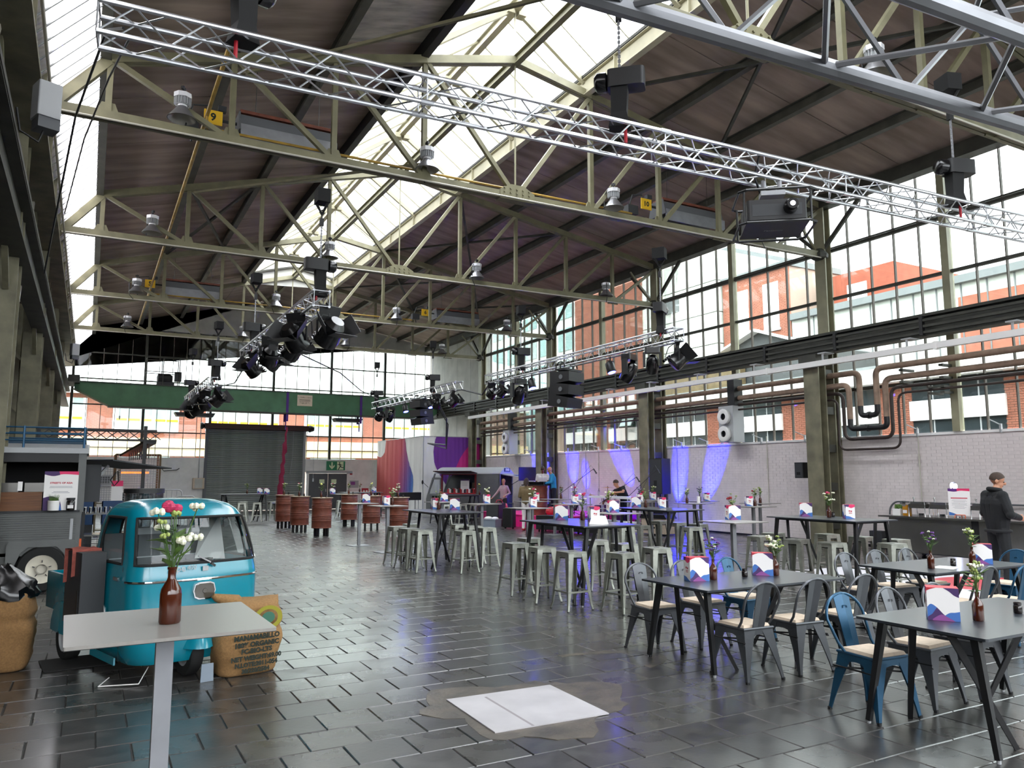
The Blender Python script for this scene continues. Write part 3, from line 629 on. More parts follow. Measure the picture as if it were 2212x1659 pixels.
# crane runways
t = thing('crane_runway', 'long dark steel crane beam on brackets in front of side glazing', 'beam')
MB().ibeam((16.88, 2, 5.22), (16.88, YE - 1, 5.22), .3, .5, .03).build('beam', 'steel_dark', t); MB().box(16.84, 2, 5.47, 16.92, YE - 1, 5.53).build('rail', 'steel_dark', t)
for k, z in enumerate((5.06, 5.2, 5.34)): MB().box(16.66, 2, z - .03, 16.71, YE - 1.5, z + .03).build('bus_bar', 'steel_dark', t)
y = 6.0
while y < YE - 1: MB().box(16.64, y - .04, 4.99, 16.74, y + .04, 5.45).build('bracket', 'black', t); y += 2.35
t = thing('cable_tray', 'long white cable tray hung under the crane beam', 'tray')
MB().box(16.5, 5, 4.62, 16.62, 34.6, 4.76).build('channel', 'white', t)
y = 6.3
while y < 34.5: MB().box(16.53, y - .02, 4.76, 16.56, y + .02, 4.95).box(16.5, y - .12, 4.93, 16.85, y + .12, 4.96).build('hanger', 'light_grey', t); y += 2.35
for k, y in enumerate((10.3, 15.2, 20, 25.5)): MB().box(16.49, y - .04, 4.6, 16.63, y + .04, 4.78).build('joint_sleeve', 'white', t)
t = thing('crane_girder', 'wide green crane girder spanning the hall before the end glazing', 'crane')
gy = 39.0
MB().prism([(-.75, 5.95), (-.75, 5.6), (.6, 4.92), (16.2, 4.92), (16.6, 5.2), (16.6, 5.95)], gy - .25, gy + .25, 1).build('box_girder', 'crane_green', t)
MB().box(-.8, gy - .3, 5.95, 16.7, gy + .3, 5.99).build('top_plate', 'steel_dark', t); MB().beam((.6, gy, 4.9), (16.2, gy, 4.9), .62, .05).build('bottom_plate', 'steel_dark', t)
MB().beam((-.8, gy - .26, 5.62), (.6, gy - .26, 4.93), .04, .06).build('end_flange', 'steel', t)
p = MB().box(9.0, gy - .262, 5.3, 9.75, gy - .252, 5.85).build('load_plate', 'seat_pad', t)
text('lettering', 'C. Pfeiffer u. Söhne', .085, 'ink', p, (9.37, gy - .264, 5.73), (PI/2, 0, 0)); text('lettering', 'Tragkraft 5 t', .1, 'ink', p, (9.37, gy - .264, 5.45), (PI/2, 0, 0))
for i in range(3): MB().box(9.1, gy - .264, 5.52 + .05 * i, 9.65, gy - .262, 5.535 + .05 * i).build('print_line', 'ink', p)
o = MB()
for x in (2.1, 2.8, 3.5): o.tube((x, gy - .25, 5.99), (x, gy - .25, 7.25), .022, 6).tube((x, gy + .55, 5.99), (x, gy + .55, 7.25), .022, 6)
for z in (6.6, 7.25):
    o.path([(2.1, gy - .25, z), (3.5, gy - .25, z), (3.5, gy + .55, z), (2.1, gy + .55, z)], .022, 6, True)
o.build('railing', 'steel_dark', t); MB().lathe([(.1, -.35), (.24, -.3), (.26, .2), (.18, .3)], 12, (2.9, gy, 6.3), 0).box(2.55, gy - .2, 5.99, 3.3, gy + .2, 6.15).build('hoist_motor', 'black', t)
MB().box(3.3, gy - .2, 6.2, 3.6, gy + .1, 6.65).build('switch_box', 'dark_grey', t)
MB().box(-1.0, gy - 1.1, 5.85, -.55, gy + 1.1, 6.15).build('end_carriage', 'steel_dark', t); MB().box(16.5, gy - 1.1, 5.55, 16.9, gy + 1.1, 5.9).build('end_carriage', 'steel_dark', t)
for x in (8.52, 12.3): tag(MB().box(x - .06, gy - .275, 4.5, x + .06, gy - .265, 6.0).box(x - .06, gy + .265, 4.5, x + .06, gy + .275, 6.0).box(x - .06, gy - .275, 5.99, x + .06, gy + .275, 6.005).tube((x, gy, 4.1), (x, gy, 4.55), .03, 6).build('lifting_sling', 'sling'), f'purple lifting sling looped over the green girder, {"above the maroon cloth" if x < 9 else "beside the print backdrop side"}', 'sling')
# maroon cloth
b = MB(); pts = []; rs = []
for i in range(22):
    q = i / 21; z = 4.2 - 3.6 * q; pts.append((8.5 - .25 * q + .03 * math.sin(i * 2.1), 38.6 + .03 * math.cos(i * 1.7), z)); rs.append(.05 + (.06 if 4 < i < 8 else 0) + .11 * min(1, max(0, q - .25) * 1.4) - (.1 if i == 21 else 0))
tag(b.path(pts, rs, 9).build('hanging_cloth', 'rope_maroon', None, 50), 'long twisted maroon cloth hanging from the girder before the shutter', 'cloth')
for x, z in ((9.9, 1.6), (1.1, 4.4)): tag(MB().tube((x, 38.7, z), (x, 38.7, 4.9), .008, 5).cbox((x, 38.7, z), (.06, .06, .16)).build('pull_chain', 'light_grey'), 'thin hanging pull chain ' + ('in front of the shutter beside maroon cloth' if x > 5 else 'beside the crane girder haunch'), 'chain')
for x0, x1, lab in ((3.4, 5.2, 'dark heater panel under the girder beside the shutter drum'), (11.0, 12.5, 'dark heater panel under the girder close to the exit sign')):
    o = MB().prism([(x0 + .1, 4.6), (x1 - .1, 4.6), (x1, 4.78), (x0, 4.78)], 39.0, 39.6, 1).tube((x0 + .3, 39.3, 4.78), (x0 + .3, 39.3, 4.92), .02, 6).tube((x1 - .3, 39.3, 4.78), (x1 - .3, 39.3, 4.92), .02, 6).build('heater_panel', 'black'); tag(o, lab, 'heater')
# heating pipes with expansion loops
def rnd(pts, r, n=5):
    out = [pts[0]]
    for a, b_, c in zip(pts, pts[1:], pts[2:]):
        a, b_, c = Vector(a), Vector(b_), Vector(c); d0, d1 = (a - b_).normalized(), (c - b_).normalized(); rr = min(r, (a - b_).length * .5, (c - b_).length * .5)
        for i in range(n + 1):
            q = i / n; out.append((b_ + d0 * rr) * (1 - q) ** 2 + b_ * 2 * q * (1 - q) + (b_ + d1 * rr) * q * q)
    return out + [pts[-1]]
PXX = 17.2
specs = [(4.46, .075, 12.32, 12.8, 3.3, 'pipe_lag', 'upper brown lagged heating pipe with a U shaped loop'), (4.17, .075, 12.08, 13.12, 2.98, 'pipe_lag', 'lower brown lagged heating pipe with a U shaped loop'),
         (3.93, .045, 11.93, 13.3, 2.72, 'pipe_dark', 'thick dark iron pipe looping below the lagged pipes'), (3.78, .03, 11.75, 13.48, 2.45, 'pipe_dark', 'thin dark iron pipe with the lowest and widest loop')]
for z, r, ya, yb, zl, m, lab in specs:
    t = thing('heating_pipe', lab, 'pipe', group='heating pipes along the side glazing'); xq = PXX
    if m == 'pipe_lag':
        MB().path(rnd([(xq, 3, z), (xq, ya, z), (xq, ya, zl + .25)], .2), r, 10).build('lagged_run', m, t, 50)
        MB().path(rnd([(xq, yb, zl + .25), (xq, yb, z - .04), (xq, 34.5, z - .04)], .2), r, 10).build('lagged_run', m, t, 50)
        MB().path(rnd([(xq, ya, zl + .26), (xq, ya, zl), (xq, yb, zl), (xq, yb, zl + .26)], .22), r * .95, 10).build('bare_elbow', 'black', t, 50)
        MB().path([(xq, (ya + yb) / 2 - .03, zl), (xq, (ya + yb) / 2 + .03, zl)], r * 1.25, 10).build('flange', 'black', t)
    else: MB().path(rnd([(xq, 3, z), (xq, ya, z), (xq, ya, zl), (xq, yb, zl), (xq, yb, z), (xq, 34.5, z)], .22), r, 8).build('pipe_run', m, t, 50)
    for y in (8.6, 10.6, 11.6 if r > .05 else 10.9, 17.3, 24.4, 31.4): MB().box(xq - .06, y - .05, z - r - .08, XW, y + .05, z - r - .03).build('pipe_bracket', 'steel_dark', t)
# wall nozzle units
for y, z, lab in ((17.3, 2.95, 'white twin nozzle wall unit between the two columns'), (31.4, 2.95, 'white twin nozzle wall unit next to the print backdrop')):
    t = thing('nozzle_unit', lab, 'fan', (16.95, y, z), 0, 'twin nozzle wall units'); s = 1.0
    MB().box(0, -.3, -.15, .45, .3, .95).build('housing', 'light_grey', t); MB().box(.45, -.1, .3, .66, .1, .5).build('wall_mount', 'dark_grey', t)
    MB().box(.05, -.33, .95, .4, -.05, 1.75).build('duct', 'black', t)
    for zz in (.1, .62):
        o = MB().lathe([(.1, 0), (.2, -.02), (.24, .0), (.22, .12), (.12, .16)], 16, (-.12, 0, zz), 0, False).build('nozzle', 'white', t, 60); MB().lathe([(.0, 0), (.13, .01)], 14, (-.05, 0, zz), 0, False).build('nozzle_throat', 'black', o)
# ---------------- left side frame
t = thing('side_girder', 'deep dark longitudinal girder at the truss ends over the side aisle', 'girder')
MB().box(-1.12, YB, 7.1, -1.02, YE, 8.05).build('web', 'steel_col', t); MB().box(-1.3, YB, 7.05, -.86, YE, 7.12).box(-1.3, YB, 8.0, -.86, YE, 8.07).build('flange', 'steel_col', t)
MB().tube((-.83, YB, 7.55), (-.83, YE - 1, 7.55), .022, 6).build('conduit', 'conduit', t); MB().ibeam((-1.15, YB, 5.45), (-1.15, YE, 5.45), .32, .75, .03).build('crane_beam', 'steel_dark', t)
MB().box(-1.06, YB, 5.82, -.98, YE, 5.9).build('crane_rail', 'steel_dark', t)
for k in range(22): MB().box(-1.01, YB + 1 + k * 2.35, 7.1, -.9, YB + 1.02 + k * 2.35, 8.02).build('stiffener', 'steel_col', t)
slab = ['green grey steel column nearest the viewer over the food truck', 'green grey steel column of the side aisle above the truck roof rack', 'green grey steel column behind the truck awning', 'green grey steel column beyond the cage trolleys', 'green grey steel column at the end of the side aisle']
for i, y in enumerate(TY[1:]):
    t = thing('aisle_column', slab[i], 'column', (-1.25, y, 0), 0, 'steel columns of the side aisle')
    MB().box(-.25, -.3, .012, .14, -.26, 7.1).box(-.25, .26, .012, .14, .3, 7.1).box(-.07, -.26, .012, -.03, .26, 7.1).build('shaft', 'steel_col', t)
    MB().box(-.95, -.3, .012, -.8, -.26, 7.1).box(-.95, .26, .012, -.8, .3, 7.1).box(-.9, -.26, .012, -.86, .26, 7.1).build('rear_shaft', 'steel_col', t)
    for k in range(5): MB().beam((-.2, 0, .5 + k * 1.3), (-.85, 0, 1.15 + k * 1.3), .05, .07).build('lacing', 'steel_col', t)
    MB().beam((0, .3, 3.0), (0, 3.2, 7.1), .08, .1).build('bracing', 'conduit' if i in (0, 1) else 'steel_col', t)
    MB().beam((0, -.3, 4.6), (0, -3.3, 7.1), .08, .1).build('bracing', 'steel_col', t)
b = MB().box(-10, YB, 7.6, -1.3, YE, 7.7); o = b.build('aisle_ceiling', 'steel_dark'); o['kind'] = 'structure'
# ================================================================== RIGGING
def box_truss(name, label, p, q, m='alu', size=.29, r=.025, pitch=.29, parts=True, cat='truss'):
    p, q = Vector(p), Vector(q); L = (q - p).length; d = (q - p).normalized(); s, u = frame(d); rz = math.atan2(d.y, d.x)
    t = thing(name, label, cat, p, rz, 'aluminium lighting trusses'); h = size / 2   # local x runs along
    for sy, sz in ((-1, -1), (1, -1), (1, 1), (-1, 1)): MB().tube((0, sy * h, sz * h), (L, sy * h, sz * h), r, 10).build('chord', m, t)
    n = int(L / pitch); st = L / n; rb = r * .36
    mk_ = lambda f: f(MB()).mesh('brace', m)
    up = [mk_(lambda b, a=a, c=c: b.tube(a, c, rb, 5)) for a, c in (((0, -h, -h), (st, -h, h)), ((0, h, -h), (st, h, h)), ((0, -h, h), (st, h, h)), ((0, -h, -h), (st, h, -h)))]
    dn = [mk_(lambda b, a=a, c=c: b.tube(a, c, rb, 5)) for a, c in (((0, -h, h), (st, -h, -h)), ((0, h, h), (st, h, -h)), ((0, h, h), (st, -h, h)), ((0, h, -h), (st, -h, -h)))]
    if parts:
        for i in range(n):
            for me in (up if i % 2 == 0 else dn): obj('brace', me, t, (i * st, 0, 0))
    else:
        b = MB()
        for i in range(n):
            x = i * st; e = i % 2 == 0
            for a, c in (((x, -h, -h if e else h), (x + st, -h, h if e else -h)), ((x, h, -h if e else h), (x + st, h, h if e else -h)), ((x, -h if e else h, h), (x + st, h if e else -h, h)), ((x, -h if e else h, -h), (x + st, h if e else -h, -h))): b.tube(a, c, rb, 4)
        b.build('lattice', m, t, kind='stuff')
    ends = [0, L] + [k * 3.0 for k in range(1, int(L / 3.0 - .3) + 1)]
    for x in ends:
        for (a, c) in (((x, -h, -h), (x, -h, h)), ((x, h, -h), (x, h, h)), ((x, -h, h), (x, h, h)), ((x, -h, -h), (x, h, -h))): MB().tube(a, c, rb, 5).build('end_frame', m, t)
        if 0 < x < L:
            for sy, sz in ((-1, -1), (1, -1), (1, 1), (-1, 1)): MB().tube((x - .07, sy * h, sz * h), (x + .07, sy * h, sz * h), r * 1.22, 8).build('spigot', m, t)
    return t
zt_ = 5.72
box_truss('lighting_truss', 'very long silver box truss crossing the hall with the projector under it', (-.15, 7.3, zt_), (15.2, 6.36, zt_ + .02))
box_truss('lighting_truss', 'thick silver truss close overhead at the picture corner', (.9, 1.55, 3.35), (6.2, 1.16, 3.35), 'alu_dull', .4, .032, .4)
box_truss('lighting_truss', 'silver box truss running away in mid air, crowded with theatre spotlights', (3.6, 13.85, 5.03), (3.6, 21.7, 5.03))
box_truss('lighting_truss', 'small silver box truss with spotlights in front of the green crane girder', (3.6, 28.0, 5.03), (3.6, 35.6, 5.03), parts=False)
box_truss('lighting_truss', 'silver box truss before the side glazing holding the black line array', (11.85, 13.5, 5.05), (11.85, 23.2, 5.05))
box_truss('lighting_truss', 'silver box truss near the print backdrop holding the smaller line array', (11.85, 25.6, 5.12), (11.85, 35.2, 5.12), parts=False)
# chain hoists
def make_hoist():
    t = thing('chain_hoist', 'x', 'hoist')
    MB().rbox(-.3, -.12, -.11, .14, .12, .11, .05).build('motor', 'black', t, 50); MB().lathe([(.08, 0), (.12, .02), (.12, .12), (.08, .16)], 12, (.14, 0, 0), 0).build('gearbox', 'black_gloss', t, 50)
    b = MB(); b.add([(-.1, -.09, -.1), (.1, -.09, -.1), (.1, .09, -.1), (-.1, .09, -.1), (-.08, -.08, -.42), (.1, -.08, -.42), (.1, .08, -.42), (-.08, .08, -.42), (-.12, -.1, -.6), (.13, -.1, -.6), (.13, .1, -.6), (-.12, .1, -.6)],
                   [(i + 4 * j, (i + 1) % 4 + 4 * j, (i + 1) % 4 + 4 * j + 4, i + 4 * j + 4) for j in range(2) for i in range(4)] + [(8, 9, 10, 11)])
    b.build('chain_bag', 'black_matte', t); b = MB()
    for k in range(26): b.cbox((0, 0, .14 + k * .058), (.012 if k % 2 else .034, .034 if k % 2 else .012, .07))
    b.build('load_chain', 'alu_dull', t, kind='stuff')
    MB().path([(0, 0, 1.62), (0, 0, 1.7), (.04, 0, 1.75), (0, 0, 1.8), (-.04, 0, 1.75), (0, 0, 1.7)], .016, 6).cbox((0, 0, 1.56), (.07, .07, .14)).build('hook', 'black', t)
    MB().path([(-.09, .1, 1.95), (0, .0, 1.72), (.09, -.1, 1.95)], .03, 6).cbox((0, 0, 2.06), (.24, .3, .26)).build('sling', 'black_matte', t)
    MB().tube((-.06, 0, -.6), (-.06, 0, -.78), .02, 6).build('drop_hook', 'red', t); return t
h0 = make_hoist(); hp = [(1.05, 7.25, 'over the loose end of the long truss'), (5.3, 6.97, 'on the long truss under the skylight'), (11.35, 6.6, 'on the long truss beside the tall window'),
    (3.62, 14.1, 'at the near end of the spotlight truss'), (3.68, 21.0, 'at the far end of the spotlight truss'), (3.75, 28.3, 'on the small spotlight truss, nearer one'), (3.64, 34.9, 'on the small spotlight truss, farther one'),
    (11.7, 13.95, 'at the near end of the line array truss'), (11.87, 21.0, 'at the far end of the line array truss'), (11.92, 28.3, 'on the truss by the print backdrop, nearer one'), (11.83, 34.9, 'on the truss by the print backdrop, farther one')]
for i, (x, y, s) in enumerate(hp):
    z = 5.72 if i > 2 else 6.45; h = h0 if i == 0 else dup(h0); h.location = (x, y, z); h.rotation_euler = (0, 0, (.3, 2.4, 2.8, 0, .1, .2, .3, .6, 2.9, 2.8, 2.9)[i]); h['label'] = 'black chain hoist with chain bag ' + s; h['group'] = 'chain hoists on the trusses'
    if i <= 2:
        for c in h.children:
            if c.name.startswith('load_chain'): c.scale.z = .52
            if c.name.startswith(('hook', 'sling')): c.location.z = -.72
    else:
        for c in h.children:
            if c.name.startswith('drop_hook'): c.location.z = .1
# spotlights
def fresnel(s=1.0):
    t = thing('stage_spotlight', 'x', 'spotlight')
    MB().path([(-.17, 0, -.3), (-.17, 0, -.12), (-.1, 0, -.04), (.1, 0, -.04), (.17, 0, -.12), (.17, 0, -.3)], .016, 6).tube((0, 0, -.05), (0, 0, .06), .022, 6).cbox((0, 0, .09), (.06, .06, .08)).build('yoke', 'black', t)
    b = MB(); b.T = Matrix.Translation((0, 0, -.3)) @ Matrix.Rotation(R(-40), 4, 'X')
    b.lathe([(.09, .26), (.15, .2), (.155, .02), (.165, 0), (.165, -.1), (.13, -.12)], 14, (0, 0, 0), 1)
    for k in range(4): b.cbox((0, .06 + k * .045, .155), (.16, .012, .05))
    b.build('lamp_body', 'black_gloss', t, 40)
    b = MB(); b.T = Matrix.Translation((0, 0, -.3)) @ Matrix.Rotation(R(-40), 4, 'X'); b.lathe([(0, .1), (.1, .105), (.125, .118)], 14, (0, 0, 0), 1, False); b.build('lens', 'lens_dark', t, 50)
    b = MB(); b.T = Matrix.Translation((0, 0, -.3)) @ Matrix.Rotation(R(-40), 4, 'X')
    for a in range(4):
        q = b.T; b.T = q @ Matrix.Rotation(a * PI / 2, 4, 'Y'); b.add([(-.14, -.12, .15), (.14, -.12, .15), (.17, -.28, .27), (-.17, -.28, .27), (-.14, -.12, .156), (.14, -.12, .156), (.17, -.28, .276), (-.17, -.28, .276)], [(0, 1, 2, 3), (7, 6, 5, 4), (0, 4, 5, 1), (1, 5, 6, 2), (2, 6, 7, 3), (3, 7, 4, 0)]); b.T = q
    b.build('barn_doors', 'black', t); MB().path([(.03, 0, .06), (.16, .12, -.02), (.12, .2, -.22)], .009, 5).build('lead', 'black', t); return t
def moving_head():
    t = thing('moving_head', 'x', 'spotlight'); MB().rbox(-.16, -.11, -.12, .16, .11, 0, .03).build('base', 'black_gloss', t)
    MB().box(-.2, -.06, -.42, -.15, .06, -.1).box(.15, -.06, -.42, .2, .06, -.1).build('yoke', 'black', t)
    b = MB(); b.T = Matrix.Translation((0, 0, -.36)) @ Matrix.Rotation(R(35), 4, 'X'); b.lathe([(.07, .2), (.13, .12), (.14, -.1), (.12, -.2)], 14); b.build('head', 'black_gloss', t, 50)
    b = MB(); b.T = Matrix.Translation((0, 0, -.36)) @ Matrix.Rotation(R(35), 4, 'X'); b.lathe([(0, -.202), (.1, -.2)], 14, cap=False); b.build('lens', 'lens_dark', t); MB().tube((0, 0, 0), (0, 0, .08), .02, 6).build('clamp', 'alu_dull', t); return t
def led_par():
    t = thing('led_par', 'x', 'spotlight'); MB().path([(-.1, 0, -.16), (-.1, 0, -.04), (.1, 0, -.04), (.1, 0, -.16)], .01, 5).tube((0, 0, -.04), (0, 0, .05), .016, 6).build('yoke', 'black', t)
    b = MB(); b.T = Matrix.Translation((0, 0, -.17)) @ Matrix.Rotation(R(-20), 4, 'X'); b.lathe([(.05, .12), (.09, .08), (.095, -.1), (.08, -.12)], 12); b.build('lamp_body', 'black', t, 50)
    b = MB(); b.T = Matrix.Translation((0, 0, -.17)) @ Matrix.Rotation(R(-20), 4, 'X'); b.lathe([(0, -.122), (.08, -.121)], 12, cap=False); b.build('lens', 'led_blue', t); return t
protos = {'f': fresnel(), 'm': moving_head(), 'l': led_par()}; used = set()
def put(kind, x, y, z, rz, lab, group, s=1.0):
    t = protos[kind] if kind not in used else dup(protos[kind]); used.add(kind)
    t.location = (x, y, z); t.rotation_euler = (0, 0, rz); t.scale = (s, s, s); t['label'] = lab; t['group'] = group
gA, gB, gC, gD = 'spotlights on the middle truss', 'spotlights on the small truss by the crane', 'lamps on the line array truss', 'lamps on the truss by the print backdrop'
zA = 4.8
for y, x, k, rz, s, lab in ((14.0, 3.78, 'f', .35, 1.45, 'big open barn door spotlight at the near truss end, lens showing'), (14.9, 3.4, 'f', -.9, 1.4, 'bulky black barn door spotlight hanging next to the truss end'),
      (16.6, 3.7, 'f', .6, 1.25, 'black barn door spotlight at the middle of the spotlight truss'), (17.7, 3.45, 'f', .1, 1.25, 'black spotlight turned down behind the middle one of its truss'),
      (18.6, 3.7, 'f', .9, 1.2, 'black spotlight fourth along its truss with flap sideways'), (19.9, 3.5, 'f', -1.2, 1.25, 'long black spotlight at the far truss end pointing down and aside')): put(k, x, y, zA, rz, lab, gA, s)
for y, x, k, rz, s, lab in ((28.4, 3.8, 'f', .9, 1.4, 'black barn door spotlight at the near end of the crane side truss'), (29.9, 3.6, 'f', -.5, 1.4, 'second black spotlight of the crane side truss'), (31.4, 3.6, 'f', .3, 1.4, 'third black spotlight of the crane side truss'),
      (32.8, 3.6, 'f', -.9, 1.4, 'fourth black spotlight of the crane side truss'), (34.2, 3.6, 'f', .2, 1.4, 'black spotlight at the far end of the crane side truss')): put(k, x, y, 4.82, rz, lab, gB, s)
for y, x, k, rz, s, lab in ((13.7, 11.95, 'f', 1.1, 1.25, 'barn door spotlight with flared flaps at the glazing side truss end'), (14.3, 11.7, 'm', -.6, 1.1, 'boxy moving head beside the flared spotlight'), (15.4, 11.85, 'm', .4, 1.25, 'moving head tilted over between blue lamp and flared spotlight'), (16.2, 11.85, 'l', .2, 1.3, 'blue glowing lamp hung just behind the line array'),
      (20.3, 11.85, 'l', .2, 1.3, 'blue glowing lamp between line array and round moving head'), (21.0, 11.8, 'm', 0, 1.4, 'round moving head hung beyond the line array'), (22.3, 11.85, 'f', .5, 1.0, 'small spotlight with grey flap, second from far truss end'), (22.9, 11.8, 'f', .1, 1.0, 'small spotlight at the far end of the line array truss')): put(k, x, y, 4.83, rz, lab, gC, s)
for y, x, k, rz, s, lab in ((26.2, 11.85, 'f', .8, 1.2, 'open black spotlight near the front end of the backdrop truss'), (27.7, 11.85, 'f', -.3, 1.1, 'round lens spotlight beside the smaller line array'), (28.6, 11.95, 'l', .3, 1.3, 'blue glowing lamp at the top of the smaller line array'), (31.0, 11.8, 'l', .3, 1.3, 'blue glowing lamp on the far flank of the smaller line array'),
      (33.0, 11.85, 'm', .4, 1.2, 'moving head on the far half of the backdrop truss'), (34.4, 11.8, 'f', .2, 1.2, 'spotlight with flaps at the far end of the backdrop truss')): put(k, x, y, 4.9, rz, lab, gD, s)
# line arrays
def line_array(x, y, z, rz, n, label, s=1.0):
    t = thing('line_array', label, 'loudspeaker', (x, y, z), rz); t.scale = (s, s, s)
    MB().box(-.42, -.1, .02, .42, .25, .08).path([(-.3, 0, .08), (-.3, 0, .24)], .025, 6).path([(.3, 0, .08), (.3, 0, .24)], .025, 6).path(arc_pts(.3, 0, .16), .02, 5).path(arc_pts(-.3, 0, .16), .02, 5).build('fly_bar', 'black', t)
    ang = 0; p = Vector((0, 0, 0))
    for k in range(n):
        ang = R(5) * k * 1.2; b = MB(); b.T = Matrix.Translation(p) @ Matrix.Rotation(-ang, 4, 'X')
        b.add([(-.46, -.26, 0), (.46, -.26, 0), (.36, .36, -.02), (-.36, .36, -.02), (-.46, -.26, -.36), (.46, -.26, -.36), (.36, .36, -.3), (-.36, .36, -.3)], [(3, 2, 1, 0), (4, 5, 6, 7), (0, 1, 5, 4), (1, 2, 6, 5), (2, 3, 7, 6), (3, 0, 4, 7)])
        c = b.build('cabinet', 'black', t); g = MB(); g.T = b.T; g.box(-.43, -.275, -.345, .43, -.262, -.015); g.build('grille', 'black_matte', c)
        for sx in (-1, 1):
            g = MB(); g.T = b.T; g.lathe([(0, 0), (.07, .004)], 10, (sx * .415, .1, -.17), 0, False).box(sx * .41 - .003, .04, -.175, sx * .41 + .003, .16, -.165); g.build('handle', 'mid_grey', c)
        p = p + (Matrix.Rotation(-ang, 3, 'X') @ Vector((0, 0, -.345)))
    return t
def arc_pts(x, y, r): return [(x + 0, y + r * math.cos(a * PI / 8), .12 + r * math.sin(a * PI / 8)) for a in range(9)]
line_array(11.85, 18.3, 4.72, R(199), 3, 'large black three cabinet line array hung before the side glazing', .98)
line_array(11.85, 29.3, 4.85, R(106), 3, 'smaller grey black line array hung near the print backdrop', .95)
# cables
tag(MB().path([(3.7, 21.5, 5.0), (3.7, 24, 4.55), (3.6, 28, 4.8)], .02, 5).path([(4.4, 20.2, 5.1), (7.2, 25, 5.2), (9.2, 29, 5.1), (11.4, 33.5, 5.3)], .022, 5).build('power_cable', 'black'), 'black cable slung between the two spotlight trusses across the hall', 'cable')
tag(MB().path([(11.85, 23.1, 4.95), (12.1, 24.2, 4.65), (11.9, 25.5, 4.95)], .03, 6).build('power_cable', 'black'), 'black cable sagging between line array truss and backdrop truss', 'cable')
tag(MB().path([(11.7, 27.6, 4.95), (12.1, 27.3, 4.0), (13.2, 29.8, 3.1), (14.2, 34.2, 3.35)], .03, 6).path([(11.75, 27.9, 4.95), (12.3, 27.6, 3.8), (13.3, 30, 2.95), (14.3, 34.4, 3.35)], .025, 6).build('power_cable', 'black'), 'black multicore cables drooping from the smaller line array', 'cable')
# high bay lamps
def lamp():
    t = thing('high_bay_lamp', 'x', 'lamp')
    MB().lathe([(.24, 0), (.235, .012), (.09, .2), (.08, .22)], 20, cap=False).build('reflector', 'lamp_alu', t, 40); MB().lathe([(.225, .004), (.08, .19), (0, .19)], 20, cap=False).build('inner_reflector', 'lamp_inner', t, 60)
    MB().lathe([(.08, .2), (.08, .25)], 14).build('neck', 'lamp_white', t); b = MB()
    for k in range(18): a = 2 * PI * k / 18; b.cbox((.105 * math.cos(a), .105 * math.sin(a), .31), (.07, .008, .11), a)
    b.lathe([(.1, .25), (.1, .37)], 12); b.build('heat_sink', 'light_grey', t, kind=None); MB().lathe([(.15, .37), (.15, .45), (.08, .47)], 8).build('driver_housing', 'lamp_white', t)
    MB().path([(0, 0, .47), (0, 0, .6)], .02, 6).cbox((0, 0, .56), (.1, .04, .05)).build('bracket', 'black', t); MB().path([(.1, .0, .5), (.22, .02, .3), (.2, .03, -.1), (.08, .0, -.24)], .012, 5).build('lead', 'black', t); return t
l0 = lamp(); first = True
xs = [1.06, 5.6, 10.2, 15.1]; where = ['nearest the translucent strip', 'below the skylight edge', 'past the skylight', 'by the side glazing']
tn = ['the topmost truss', 'the truss with the big spotlights', 'the middle truss', 'the second last truss', 'the last truss']
for i, y in enumerate(TY[1:]):
    for j, x in enumerate(xs):
        if i == 0 and j != 2: continue
        o = l0 if first else dup(l0); first = False; o.location = (x, y - .18, 7.86); o.rotation_euler = (0, 0, j * .7 + i); o['label'] = f'silver high bay lamp on {tn[i]}, {where[j]}'; o['group'] = 'high bay lamps on the trusses'
# radiant heaters
def heater(x0, x1, y, z, num, lab, flip=False):
    t = thing('radiant_heater', lab, 'heater', group='numbered radiant heaters'); L = x1 - x0
    MB().prism([(y - .3, z), (y - .2, z + .32), (y - .12, z + .36), (y + .2, z + .36), (y + .3, z), (y + .27, z), (y + .18, z + .32), (y - .16, z + .32), (y - .27, z)], x0, x1, 0).build('hood', 'mid_grey' if not flip else 'dark_grey', t)
    MB().box(x0, y - .2, z + .36, x1, y + .2, z + .42).build('rusty_cover', 'rust' if not flip else 'dark_grey', t)
    for k in range(int(L / .16)): MB().box(x0 + .04 + k * .16, y - .14, z + .2, x0 + .18 + k * .16, y + .14, z + .23).build('ceramic_plate', 'dark_grey', t)
    MB().tube((x0, y - .22, z + .14), (x1, y - .22, z + .14), .018, 6).build('guard_rod', 'black', t); MB().prism([(y - .33, z - .02), (y - .22, z + .37), (y + .22, z + .37), (y + .33, z - .02)], x0 - .03, x0, 0).build('end_plate', 'light_grey' if flip else 'mid_grey', t)
    MB().box(x0, y - .31, z - .18, x1, y - .29, z + .1).build('deflector', 'alu_dull', t)
    for x in (x0 + .3, x1 - .3): MB().tube((x, y, z + .4), (x, y, zt(x) + .3), .006, 4).build('hanger_wire', 'steel_dark', t)
    p = MB().box(x0 - .62, y - .12, z + .05, x0 - .3, y - .1, z + .32).build('number_plate', 'yellow', t); text('number', num, .2 if len(num) < 2 else .17, 'ink', p, (x0 - .46, y - .122, z + .185), (PI/2, 0, 0), .006)
    MB().path([(x0 - .5, y, z + .32), (x0 - .5, y, z + .45), (x0 - .8, y, z + .4), (x0 - .9, y, z + .1), (x0 - .8, y, z - .3)], .018, 6).cbox((x0 - .3, y, z + .42), (.14, .12, .1)).tube((x0 - .3, y, z + .2), (x0, y, z + .2), .03, 6).build('gas_valve', 'dark_grey', t)
    MB().box(x0 - 1.0, y - .1, z - .12, x0 - .7, y + .1, z + .1).build('control_box', 'light_grey' if flip else 'dark_grey', t)
